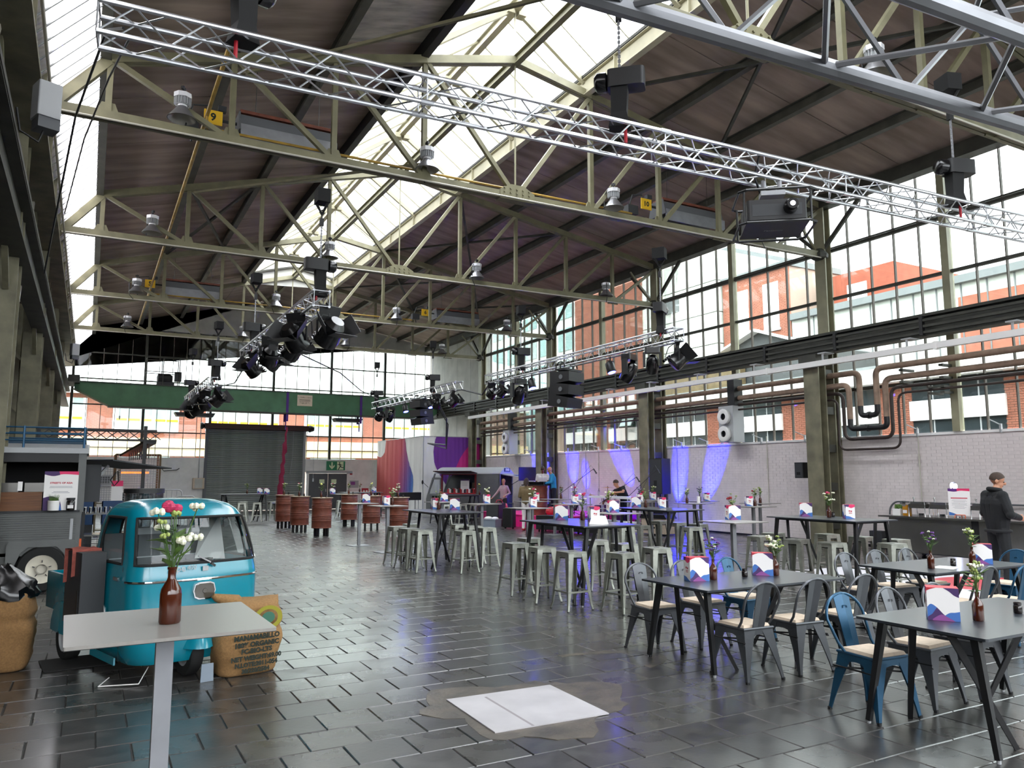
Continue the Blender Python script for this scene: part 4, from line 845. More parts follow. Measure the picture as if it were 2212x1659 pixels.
heater(2.1, 3.9, 14.5, 8.13, '9', 'radiant heater with yellow number 9 plate, rusty top'); heater(12.15, 14.1, 14.5, 8.25, '10', 'radiant heater with yellow number 10 plate near projector')
heater(1.95, 3.75, 28.6, 8.15, '5', 'small distant radiant heater plated 5 near the translucent strip'); heater(12.1, 14.0, 28.6, 8.2, '6', 'small distant radiant heater plated 6 right of the skylight end')
t = thing('gas_pipe', 'yellow gas pipe running under the roof lengthwise with branches', 'pipe')
MB().tube((1.5, 2, 8.25), (1.5, 36, 8.1), .035, 8).build('main_run', 'gas_yellow', t)
for y in (13.98, 28.2): MB().tube((1.5, y + .1, 7.95), (11.0, y + .1, 7.98), .025, 6).tube((1.5, y + .1, 7.95), (1.5, y + .1, 8.2), .025, 6).build('branch', 'gas_yellow', t)
# projector
t = thing('projector', 'large black projector in a tube cage under the long truss', 'projector', (7.55, 6.75, 4.95), R(-38))
MB().rbox(-.36, -.3, 0, .36, .3, .26, .03).build('housing', 'black', t); MB().box(-.3, -.304, .05, .3, -.3, .2).build('front_panel', 'dark_grey', t)
MB().lathe([(.085, 0), (.085, .1), (.07, .11), (.068, .17)], 16, (.16, -.3, .14), 1).build('lens_barrel', 'black_gloss', t, 50); MB().lathe([(0, .172), (.03, .171)], 16, (.16, -.3, .14), 1, False).build('lens', 'lens', t)
for z in (-.06, .36):
    q = .46; MB().path([(sx * (q - (.08 if k == 0 else 0)) , sy * (.4 - (0 if k == 0 else .08)), z) for sx, sy, ks in ((-1, -1, (1, 0)), (1, -1, (0, 1)), (1, 1, (1, 0)), (-1, 1, (0, 1))) for k in ks], .016, 6, True).build('cage_tube', 'black', t)
for sx in (-.4, .4):
    for sy in (-.34, .34): MB().tube((sx, sy, -.06), (sx, sy, .36), .014, 6).build('cage_post', 'black', t)
MB().box(-.38, -.33, -.05, .38, .33, -.035).build('base_plate', 'dark_grey', t); text('lettering', 'Panasonic', .06, 'light_grey', t, (0, 0, -.052), (PI, 0, 0))
MB().cbox((0, 0, .42), (.3, .2, .06)).tube((-.1, 0, .4), (-.1, 0, .62), .03, 8).tube((.1, 0, .4), (.1, 0, .62), .03, 8).build('mount', 'alu_dull', t); MB().path([(-.1, .1, .4), (-.2, .05, .7), (-.15, -.1, .95)], .015, 5).build('cable', 'black', t)
# floodlight on the side girder
for y, z, lab in ((10.6, 6.2, 'pale boxy floodlight on the side girder, nearer one'), (33, 6.4, 'pale boxy floodlight on the side girder, distant one')):
    t = thing('floodlight', lab, 'floodlight', (-.72, y, z), R(20)); MB().rbox(-.12, -.14, -.1, .14, .14, .34, .02).build('housing', 'light_grey', t); MB().box(-.1, -.12, -.24, .14, .12, -.1).build('gear_box', 'mid_grey', t); MB().path([(0, 0, -.24), (-.05, 0, -.4), (-.25, 0, -.32), (-.3, 0, -.05)], .014, 5).build('lead', 'black', t)
tag(MB().path([(.05, 7.6, 5.9), (-.1, 9, 6.6), (-.45, 12, 6.8), (-.85, 15, 5.2)], .016, 5).path([(.1, 7.6, 5.8), (-.05, 9.5, 6.3), (-.35, 13, 6.9), (-.7, 17, 6.9)], .012, 5).build('power_cable', 'black'), 'black cables hanging from the truss end along the translucent strip', 'cable')
# ================================================================== FURNITURE
def make_chair(m, label):
    t = thing('metal_chair', label, 'chair')
    # seat pan: trapezoid with rolled rim (front at -y)
    out = [(-.18, -.18), (.18, -.18), (.165, .17), (-.165, .17)]
    b = MB(); b.prism(out, .425, .445); b.path([(x, y, .437) for x, y in out], .011, 6, True); b.build('seat', m, t)
    vs = [(-.165, -.165, .446), (.165, -.165, .446), (.15, .15, .446), (-.15, .15, .446), (-.155, -.155, .468), (.155, -.155, .468), (.14, .14, .468), (-.14, .14, .468), (0, 0, .462)]
    MB().add(vs, [(0, 1, 5, 4), (1, 2, 6, 5), (2, 3, 7, 6), (3, 0, 4, 7), (4, 5, 8), (5, 6, 8), (6, 7, 8), (7, 4, 8)]).build('seat_pad', 'seat_pad', t)
    feet = [(-.225, -.225), (.225, -.225), (.215, .245), (-.215, .245)]
    for (cx, cy), (fx, fy) in zip(out, feet):
        b = MB(); sx, sy = (1 if cx > 0 else -1), (1 if cy > 0 else -1); n = 6; vs = []
        for i in range(n + 1):
            q = i / n; x = cx + (fx - cx) * q; y = cy + (fy - cy) * q; z = .43 * (1 - q) + .012; wd = .105 * (1 - q) ** 1.35 + .026
            x -= sx * .004; y -= sy * .004
            vs += [(x - sx * wd, y, z), (x, y, z), (x, y - sy * wd, z), (x - sx * .012, y - sy * wd, z), (x - sx * .012, y - sy * .012, z), (x - sx * wd, y - sy * .012, z)]
        fs = [(i * 6 + k, i * 6 + (k + 1) % 6, i * 6 + 6 + (k + 1) % 6, i * 6 + 6 + k) for i in range(n) for k in range(6)] + [(0, 1, 2, 3, 4, 5)[::-1], tuple(n * 6 + k for k in range(6))]
        b.add(vs, fs); o = b.build('leg', m, t); MB().tube((fx - sx * .012, fy - sy * .012, 0), (fx - sx * .012, fy - sy * .012, .02), .017, 8).build('rubber_foot', 'black', o)
    b = MB()
    for k in range(4):
        (x0, y0), (x1, y1) = out[k], out[(k + 1) % 4]; pts = [(0, .43), (1, .43)] + [(1 - i / 10, .30 + .085 * math.sin(PI * min(1, max(0, i / 10))) ** .6) for i in range(11)]
        vs = [(x0 + (x1 - x0) * u, y0 + (y1 - y0) * u, z) for u, z in pts]; cx, cy = (x0 + x1) / 2, (y0 + y1) / 2; vs2 = [(x - cx * .04, y - cy * .04, z) for x, y, z in vs]; n = len(vs)
        b.add(vs + vs2, [tuple(range(n)), tuple(range(2 * n - 1, n - 1, -1))] + [(i, n + i, n + (i + 1) % n, (i + 1) % n) for i in range(n)])
    b.build('apron', m, t)
    MB().tube((-.2, -.2, .31), (.2, .2, .31), .007, 5).tube((.2, -.2, .318), (-.2, .2, .318), .007, 5).tube((-.185, -.19, .33), (-.185, .2, .33), .007, 5).tube((.185, -.19, .33), (.185, .2, .33), .007, 5).build('stretcher', 'black', t)
    # hoop back, leaning rearwards
    lean = lambda z: .165 + (z - .44) * .26
    hp_ = [(-.165, .10, .44), (-.175, .15, .5)] + [(-.2 * math.cos(R(a)), lean(.66 + .18 * math.sin(R(a))), .66 + .18 * math.sin(R(a))) for a in range(0, 181, 15)] + [(.175, .15, .5), (.165, .10, .44)]
    MB().path(hp_, .0115, 8).build('back_hoop', m, t, 60)
    b = MB(); n = 6
    def sp(u, v):
        z = .44 + .395 * v; wd = .066 + .018 * v; return ((u - .5) * 2 * wd, lean(z) - .012 + .01 * abs(u - .5) * 2, z)
    b.grid(sp, 4, n); k = len(b.v); b.add([(x, y + .006, z) for x, y, z in b.v], [tuple(reversed(f)) for f in b.f]); b.path([(-.022, lean(.74) - .016, .735), (-.018, lean(.75) - .016, .752), (.018, lean(.75) - .016, .752), (.022, lean(.74) - .016, .735)], .004, 5)
    b.build('back_splat', m, t)
    return t
def make_stool():
    t = thing('bar_stool', 'x', 'stool'); h = .155
    MB().rbox(-h, -h, .735, h, h, .758, .03).box(-h + .01, -h + .01, .69, h - .01, -h + .016, .737).box(-h + .01, h - .016, .69, h - .01, h - .01, .737).box(-h + .01, -h + .01, .69, -h + .016, h - .01, .737).box(h - .016, -h + .01, .69, h - .01, h - .01, .737).build('seat', 'galv', t)
    MB().rbox(-.045, -.016, .7565, .045, .016, .7595, .015).build('seat_slot', 'black', t)
    for sx, sy in ((-1, -1), (1, -1), (1, 1), (-1, 1)):
        vs = []; lv = [(0, .147, .085), (.3, .163, .068), (.7, .183, .045), (.9, .196, .03), (1, .212, .026)]
        for q, p, wd in lv:
            x, y, z = sx * p, sy * p, .735 * (1 - q) + .01
            vs += [(x - sx * wd, y, z), (x, y, z), (x, y - sy * wd, z), (x - sx * .01, y - sy * wd, z), (x - sx * .01, y - sy * .01, z), (x - sx * wd, y - sy * .01, z)]
        n = len(lv) - 1; fs = [(i * 6 + k, i * 6 + (k + 1) % 6, i * 6 + 6 + (k + 1) % 6, i * 6 + 6 + k) for i in range(n) for k in range(6)] + [(5, 4, 3, 2, 1, 0), tuple(n * 6 + k for k in range(6))]
        o = MB().add(vs, fs).build('leg', 'galv', t); MB().tube((sx * .2, sy * .2, 0), (sx * .2, sy * .2, .014), .014, 8).build('rubber_foot', 'black', o)
    q = .18
    for a, c in (((-q, -q), (q, -q)), ((q, -q), (q, q)), ((q, q), (-q, q)), ((-q, q), (-q, -q))): MB().beam((a[0], a[1], .245), (c[0], c[1], .245), .014, .022).build('foot_rail', 'galv', t)
    MB().tube((-.15, -.15, .66), (.15, .15, .66), .008, 5).tube((.15, -.15, .67), (-.15, .15, .67), .008, 5).build('cross_brace', 'black', t); return t
def make_table(L, W, H, label, name='dining_table'):
    t = thing(name, label, 'table'); l, w_ = L / 2, W / 2
    MB().rbox(-l, -w_, H - .018, l, w_, H, .02).build('table_top', 'laminate', t)
    MB().box(-l + .12, -w_ + .1, H - .05, l - .12, w_ - .1, H - .018).build('under_frame', 'black', t)
    for sx in (-1, 1):
        for sy in (-1, 1):
            o = MB().taper((sx * (l - .12), sy * (w_ - .14), H - .03), (sx * (l - .07), sy * (w_ - .02), .02), (.05, .05), (.034, .034)).build('leg', 'black', t); MB().tube((sx * (l - .07), sy * (w_ - .02), 0), (sx * (l - .07), sy * (w_ - .02), .022), .014, 8).build('leg_glide', 'light_grey', o)
            MB().taper((sx * (l - .16), sy * (w_ - .34), H - .03), (sx * (l - .42), sy * (w_ - .1), .005), (.046, .046), (.03, .03)).build('leg', 'black', t)
    return t
def poseur(x, y, label, rz=0, H=1.08, wd=.74):
    if y < 5: wd = .83
    t = thing('poseur_table', label, 'table', (x, y, 0), rz, 'single post standing tables'); h = wd / 2
    MB().rbox(-h, -h, H - .014, h, h, H, .01).build('table_top', 'table_grey', t); MB().box(-h + .002, -h + .002, H - .017, h - .002, h - .002, H - .0135).build('edge_core', 'black', t)
    MB().box(-.038, -.025, .012, .038, .025, H - .015).build('post', 'alu_dull', t); MB().box(-.25, -.25, 0, .25, .25, .012).build('base_plate', 'alu_dull', t); MB().box(-.2, -.2, H - .03, .2, .2, H - .016).build('top_bracket', 'black', t); return t
BT = 1.08
# tables ---------------------------------------------------------------
tabs = {}
for key, x, y, lab in (('A', 5.77, 5.72, 'black dining table with three grey chairs on its near side'), ('B', 5.85, 3.35, 'black dining table nearest the viewer, cut by the picture edge'), ('C', 8.72, 5.5, 'black dining table in front of the red and white rug')):
    t = make_table(1.82, .94, .75, lab) if key == 'A' else dup(tabs['A'][0], label=lab); t.location = (x, y, 0); t['group'] = 'black dining tables'; tabs[key] = (t, x, y, .75)
first = None
for key, x, y, rz, lab in (('D', 6.45, 9.7, PI/2, 'tall black bar table with eight stools, nearest one'), ('E', 6.25, 14.3, PI/2, 'tall black bar table between the steel drums and the pink podium'), ('F', 10.75, 13.05, PI/2, 'tall black bar table in the blue light reflection'),
                           ('G', 10.75, 8.7, PI/2, 'tall black bar table before the buffet counter'), ('H', 5.5, 32.2, 0, 'tall black bar table right in front of the roller shutter'), ('I', 10.6, 33.2, 0, 'tall black bar table in front of the exit door'), ('J', 12.2, 26.6, 0, 'tall black bar table beside the pink podium end')):
    if first is None: first = t = make_table(1.78, 1.0, BT, lab, 'bar_table')
    else: t = dup(first, label=lab)
    t.location = (x, y, 0); t.rotation_euler = (0, 0, rz); t['group'] = 'tall black bar tables'; tabs[key] = (t, x, y, BT)
P = [('P1', .36, 4.02, .02, 'grey topped standing table closest to the viewer by the teal vehicle'), ('P2', 6.2, 19.45, .1, 'grey standing table just behind the front drum row, farther of two'), ('P3', 6.25, 17.45, .1, 'grey standing table with logo box beside the stools, nearer of two'),
     ('P4', 8.67, 8.77, .05, 'grey standing table behind the blue chair'), ('P5', 15.2, 16.6, .1, 'standing table by the white wall at the edge of blue light'), ('P6', 13.75, 15.25, .1, 'standing table with white candle before the blue lit wall'),
     ('P7', 13.5, 13.0, .1, 'standing table before the white wall, nearer of an overlapping pair'), ('P8', 15.3, 14.5, .1, 'standing table before the white wall, farther of an overlapping pair'), ('P9', 8.48, 14.7, .1, 'standing table in front of the person in white trousers'),
     ('P10', 10.92, 18.69, .1, 'standing table beside the rusty DJ drum stand'), ('P11', 10.62, 16.24, .1, 'standing table in front of the drum kit'), ('P12', 12.6, 20.2, .1, 'standing table below the man in blue'), ('P13', 8.7, 11.85, .1, 'standing table in front of the white DJ counter'),
     ('P14', 13.24, 16.93, .1, 'standing table before the concrete coloured column base'), ('P15', 14.5, 17.9, .1, 'standing table close to the black speaker stack'), ('P16', 8.46, 19.3, .1, 'standing table in front of the food van cab'), ('P17', 8.75, 17.5, .1, 'standing table in front of the food van counter'),
     ('P18', 8.9, 30.2, .1, 'pale standing table in front of the exit door, beyond the drums')]
for k, x, y, rz, lab in P: tabs[k] = (poseur(x, y, lab, rz), x, y, BT)
# stools -----------------------------------------------------------------
s0 = make_stool(); nst = 0
def stools(key, desc, pts):
    global nst
    for i, (x, y, lab) in enumerate(pts):
        s = s0 if nst == 0 else dup(s0); nst += 1
        s.location = (x, y, 0); s.rotation_euler = (0, 0, random.uniform(-.25, .25)); s['label'] = f'galvanised metal stool, {lab} {desc}'; s['group'] = f'bar stools around {desc.split(" of ", 1)[-1] if " of " in desc else desc}'
LS, RS = ['first on aisle side', 'second on aisle side', 'third on aisle side'], ['first on wall side', 'second on wall side', 'third on wall side']
def around(key, desc, L, Rr, ends=()):
    pts = [(x, y, LS[i]) for i, (x, y) in enumerate(L)] + [(x, y, RS[i]) for i, (x, y) in enumerate(Rr)] + [(x, y, e) for x, y, e in ends]; stools(key, 'of ' + desc, pts)
around('D', 'the nearest tall bar table', [(5.76, 8.82), (5.76, 9.58), (5.76, 10.36)], [(7.12, 8.7), (7.12, 9.45), (7.12, 10.2)], [(6.25, 8.35, 'at the near end'), (6.4, 11.05, 'at the far end')])
around('E', 'the tall bar table beside the drums', [(5.55, 13.6), (5.55, 14.25), (5.55, 14.92)], [(6.95, 13.7), (6.95, 14.3), (6.95, 14.95)], [(6.2, 13.1, 'at the near end'), (6.1, 15.55, 'at the far end')])
around('F', 'the tall bar table in the blue reflection', [(10.06, 12.8), (10.06, 13.5)], [(11.45, 12.6), (11.45, 13.25), (11.45, 13.9)], [(10.65, 11.9, 'at the near end')])
stools('F', 'below the standing table at the DJ counter', [(9.5, 12.6, 'one standing'), (9.6, 13.3, 'another standing')])
around('G', 'the tall bar table before the buffet', [(10.05, 8.1), (10.05, 8.78), (10.05, 9.55)], [(11.44, 8.0), (11.44, 8.64), (11.44, 9.32)], [(10.7, 7.55, 'at the near end'), (10.8, 9.95, 'at the far end')])
stools('H', 'at the bar table before the shutter', [(x, y, l) for x, y, l in ((4.7, 31.5, 'leftmost near'), (5.3, 31.5, 'second near'), (5.9, 31.5, 'third near'), (4.9, 32.95, 'first far'), (5.6, 32.95, 'second far'), (6.6, 32.1, 'end'))])
stools('I', 'at the bar table before the exit door', [(9.5, 32.4, 'leftmost near'), (10.3, 32.45, 'second near'), (11.0, 32.5, 'third near'), (11.8, 33.1, 'end'), (10.2, 33.95, 'first far'), (11.0, 33.95, 'second far')])
stools('J', 'at the bar table beside the podium end', [(11.5, 25.9, 'first'), (12.1, 25.85, 'second'), (12.7, 25.9, 'third')])
# chairs -----------------------------------------------------------------
cg, cb = make_chair('gunmetal', 'x'), make_chair('blue_metal', 'x'); ug = set()
def chair(x, y, rz, col, lab):
    p = cg if col == 'grey' else cb; c = p if col not in ug else dup(p); ug.add(col)
    c.location = (x, y, 0); c.rotation_euler = (0, 0, rz + random.uniform(-.07, .07)); c['label'] = lab; c['group'] = 'metal cafe chairs with pads'
# far side chairs: back at +y (rz=0), near side: back at -y
for x, y, col, lab in ((5.16, 6.36, 'grey', 'grey metal chair at the far corner of the middle dining table'), (5.78, 6.36, 'grey', 'grey metal chair half hidden behind the menu box'), (6.42, 6.34, 'blue', 'blue metal chair beyond the middle dining table'),
    (5.24, 3.92, 'blue', 'blue metal chair at the corner of the nearest dining table'), (5.86, 3.94, 'grey', 'grey metal chair beside the blue one at the nearest dining table'), (6.45, 3.93, 'grey', 'grey metal chair behind the amber bottle of the nearest table'),
    (8.05, 6.08, 'grey', 'grey metal chair, first on the far side of the rug side table'), (8.65, 6.1, 'grey', 'grey metal chair, second on the far side of the rug side table'), (9.25, 6.08, 'grey', 'grey metal chair, third on the far side of the rug side table')): chair(x, y, 0, col, lab)
for x, y, col, lab in ((5.22, 5.18, 'grey', 'grey metal chair, back turned, first on near side of middle dining table'), (5.82, 5.14, 'grey', 'grey metal chair, back turned, second on near side of middle dining table'), (6.46, 5.12, 'grey', 'grey metal chair, back turned, third on near side of middle dining table'),
    (8.12, 4.92, 'grey', 'grey metal chair, back turned, near side of the rug side table'), (8.72, 4.86, 'blue', 'blue metal chair, back turned, near side of the rug side table')): chair(x, y, PI, col, lab)
chair(10.05, 5.55, -PI/2, 'blue', 'blue metal chair at the head of the rug side table, picture edge')
# table dressing -------------------------------------------------------------
def wave(pts, n=10):   # catmull-rom through 2D points
    out = []; P_ = [pts[0]] + pts + [pts[-1]]
    for i in range(1, len(P_) - 2):
        p0, p1, p2, p3 = P_[i-1:i+3]
        for k in range(n):
            t = k / n; f = lambda a, b, c, d: .5 * (2 * b + (c - a) * t + (2 * a - 5 * b + 4 * c - d) * t * t + (3 * b - a - 3 * c + d) * t ** 3)
            out.append((f(p0[0], p1[0], p2[0], p3[0]), f(p0[1], p1[1], p2[1], p3[1])))
    return out + [pts[-1]]
def menu_box():
    t = thing('menu_box', 'x', 'menu'); W, D, H = .2, .14, .225; ms = ['paper', 'red', 'plum', 'blue_print', 'mauve', 'pink']
    MB().box(-W/2, -D/2, 0, W/2, D/2, H).build('card_body', 'paper', t)
    for sgn in (1, -1):
        b = MB(); f = lambda u, v, e=.0006: (sgn * (u - .5) * W, -sgn * (D / 2 + e), v * H)
        A = [(0, 0)] + wave([(0, .40), (.12, .50), (.3, .40), (.5, .2), (.62, .12)], 4) + [(.62, 0)]; b.mi(2).poly([f(u, v) for u, v in A])
        b.mi(3).poly([f(u, v, .0007) for u, v in [(0, .40)] + wave([(0, .40), (.12, .50), (.3, .40)], 4) + [(.15, .2), (0, .1)]])
        b.mi(3).poly([f(u, v, .0009) for u, v in [(.5, 0)] + wave([(.5, .14), (.68, .25), (.85, .27), (1, .3)], 4) + [(1, 0)]]); b.mi(4).poly([f(u, v, .001) for u, v in [(.15, 0)] + wave([(.15, .04), (.42, .19), (.62, .12), (.85, 0)], 4)])
        b.mi(2).poly([f(u, v) for u, v in wave([(.52, 1), (.7, .9), (.85, .78), (1, .72)], 4) + [(1, 1)]]); b.mi(1).poly([f(u, v) for u, v in [(0, 1), (0, .9), (.12, .95), (.3, 1)]])
        b.build('wave_print', ms, t)
        b = MB(); g = lambda u, v, e=.0006: (sgn * (W / 2 + e), sgn * (u - .5) * D, v * H)
        b.mi(5).poly([g(u, v) for u, v in [(0, 1), (0, .86)] + wave([(0, .86), (.3, .83), (.6, .76), (1, .84)], 4) + [(1, 1)]]); b.mi(2).poly([g(u, v, .0008) for u, v in [(0, 1), (0, .86), (.3, .84), (.4, 1)]])
        b.mi(3).poly([g(u, v) for u, v in [(0, 0)] + wave([(0, .2), (.4, .16), (.75, .06), (1, .02)], 4) + [(1, 0)]])
        for cu, cv, r in ((.4, .55, .09), (.6, .53, .09)): b.mi(1).poly([g(cu + r * 1.1 * math.cos(a * PI / 6), cv + r * .55 * math.sin(a * PI / 6)) for a in range(10)])
        for k in range(2): b.mi(1).poly([g(u, v) for u, v in ((.33, .42 - k * .06), (.67, .42 - k * .06), (.67, .45 - k * .06), (.33, .45 - k * .06))])
        b.build('logo_print', ms, t)
    MB().box(-W/2, -D/2, H, W/2, D/2, H + .0006).build('top_flap', 'red', t); return t
def bottle(kind, seed):
    rr = random.Random(seed); t = thing('flower_bottle', 'x', 'bottle')
    MB().lathe([(0, 0), (.034, 0), (.037, .006), (.037, .1), (.034, .118), (.016, .15), (.0135, .158), (.0135, .185), (.016, .187), (.016, .195), (.01, .195)], 14, cap=False).build('glass_bottle', 'amber', t, 45)
    heads = {'pink': [('fl_pink', .035, 1), ('fl_white', .022, 5), ('leaf_pale', .014, 6)], 'white': [('fl_white', .026, 7), ('leaf_pale', .016, 5)], 'purple': [('fl_purple', .017, 7), ('fl_white', .012, 3)], 'red': [('fl_red', .028, 2), ('leaf_pale', .014, 5)], 'green': [('leaf_pale', .02, 7), ('fl_white', .018, 4)], 'yellow': [('fl_yellow', .036, 1), ('leaf_pale', .012, 3)]}[kind]
    st = MB()
    for m, r, n in heads:
        b = MB()
        for i in range(n):
            a = rr.uniform(0, 2 * PI); q = rr.uniform(.0, .09) if n > 1 else .02; z = .195 + rr.uniform(.09, .21) if n > 1 else .40; p = Vector((q * math.cos(a), q * math.sin(a), z))
            st.path([(0, 0, .12), (p.x * .25, p.y * .25, .21), tuple(p)], .0022, 4)
            if r > .025:
                for k in range(9): u = rr.uniform(0, 2 * PI); v = rr.uniform(-.6, 1); b.ball(p + Vector((r * .55 * math.cos(u), r * .55 * math.sin(u), r * .5 * v)), (r * .55, r * .55, r * .4), 6, 4)
            else:
                for k in range(5): u = 2 * PI * k / 5; b.ball(p + Vector((r * .8 * math.cos(u), r * .8 * math.sin(u), rr.uniform(-.3, .3) * r)), r * .55, 5, 4)
        b.build('blossom', m, t, kind='stuff')
    b = MB()
    for i in range(16):
        a = rr.uniform(0, 2 * PI); z = rr.uniform(.19, .34); l = rr.uniform(.06, .11); d = Vector((math.cos(a), math.sin(a), rr.uniform(-.1, .8))); p = Vector((0, 0, z)); q = p + d * l; s_ = Vector((-math.sin(a), math.cos(a), 0)) * l * .2; m_ = p + d * l * .55
        b.add([p, m_ + s_ + Vector((0, 0, .004)), q, m_ - s_ + Vector((0, 0, .004)), m_ + Vector((0, 0, -.004))], [(0, 4, 1), (1, 4, 2), (2, 4, 3), (3, 4, 0), (0, 1, 2, 3)])
    b.build('leaves', 'leaf', t, kind='stuff'); st.build('stems', 'stem', t, kind='stuff'); return t
mp0 = menu_box(); bp0 = {k: bottle(k, i + 3) for i, k in enumerate(('pink', 'white', 'purple', 'red', 'green', 'yellow'))}; jp0 = thing('candle_jar', 'x', 'jar')
MB().lathe([(.026, 0), (.03, .004), (.03, .052), (.026, .058), (.027, .062), (.027, .078), (.022, .078), (.02, .03), (0, .03)], 14, cap=False).build('glass_jar', 'jar', jp0, 45); MB().lathe([(0, .03), (.018, .032)], 10, cap=False).build('tealight', 'paper', jp0)
usedp = set()
def place(p, key, x, y, z, rz, lab, group):
    o = p if key not in usedp else dup(p); usedp.add(key); o.location = (x, y, z + .001); o.rotation_euler = (0, 0, rz); o['label'] = lab; o['group'] = group
fl_txt = {'pink': 'pink dahlia', 'white': 'white blossoms', 'purple': 'small purple blossoms', 'red': 'red bloom', 'green': 'pale green blooms', 'yellow': 'pale yellow round bloom'}
tname = {'A': 'the middle dining table', 'B': 'the nearest dining table', 'C': 'the rug side dining table', 'D': 'the nearest bar table', 'E': 'the bar table near the drums', 'F': 'the bar table in blue light', 'G': 'the buffet side bar table', 'H': 'the bar table at the shutter', 'I': 'the bar table at the exit door', 'J': 'the bar table at the podium end',
    'P1': 'the closest standing table', 'P2': 'the standing table behind two', 'P3': 'the standing table beside the stools', 'P4': 'the standing table behind the blue chair', 'P5': 'the standing table at the blue light edge', 'P6': 'the standing table with the candle', 'P7': 'the near one of paired wall tables', 'P8': 'the far one of paired wall tables',
    'P9': 'the standing table before white trousers', 'P10': 'the standing table by the DJ drum stand', 'P11': 'the standing table before the drum kit', 'P12': 'the standing table below the man in blue', 'P13': 'the standing table before the DJ counter', 'P14': 'the standing table by the column base', 'P15': 'the standing table by the speaker stack', 'P16': 'the standing table before the van cab', 'P17': 'the standing table before the van counter', 'P18': 'the pale standing table at the exit'}
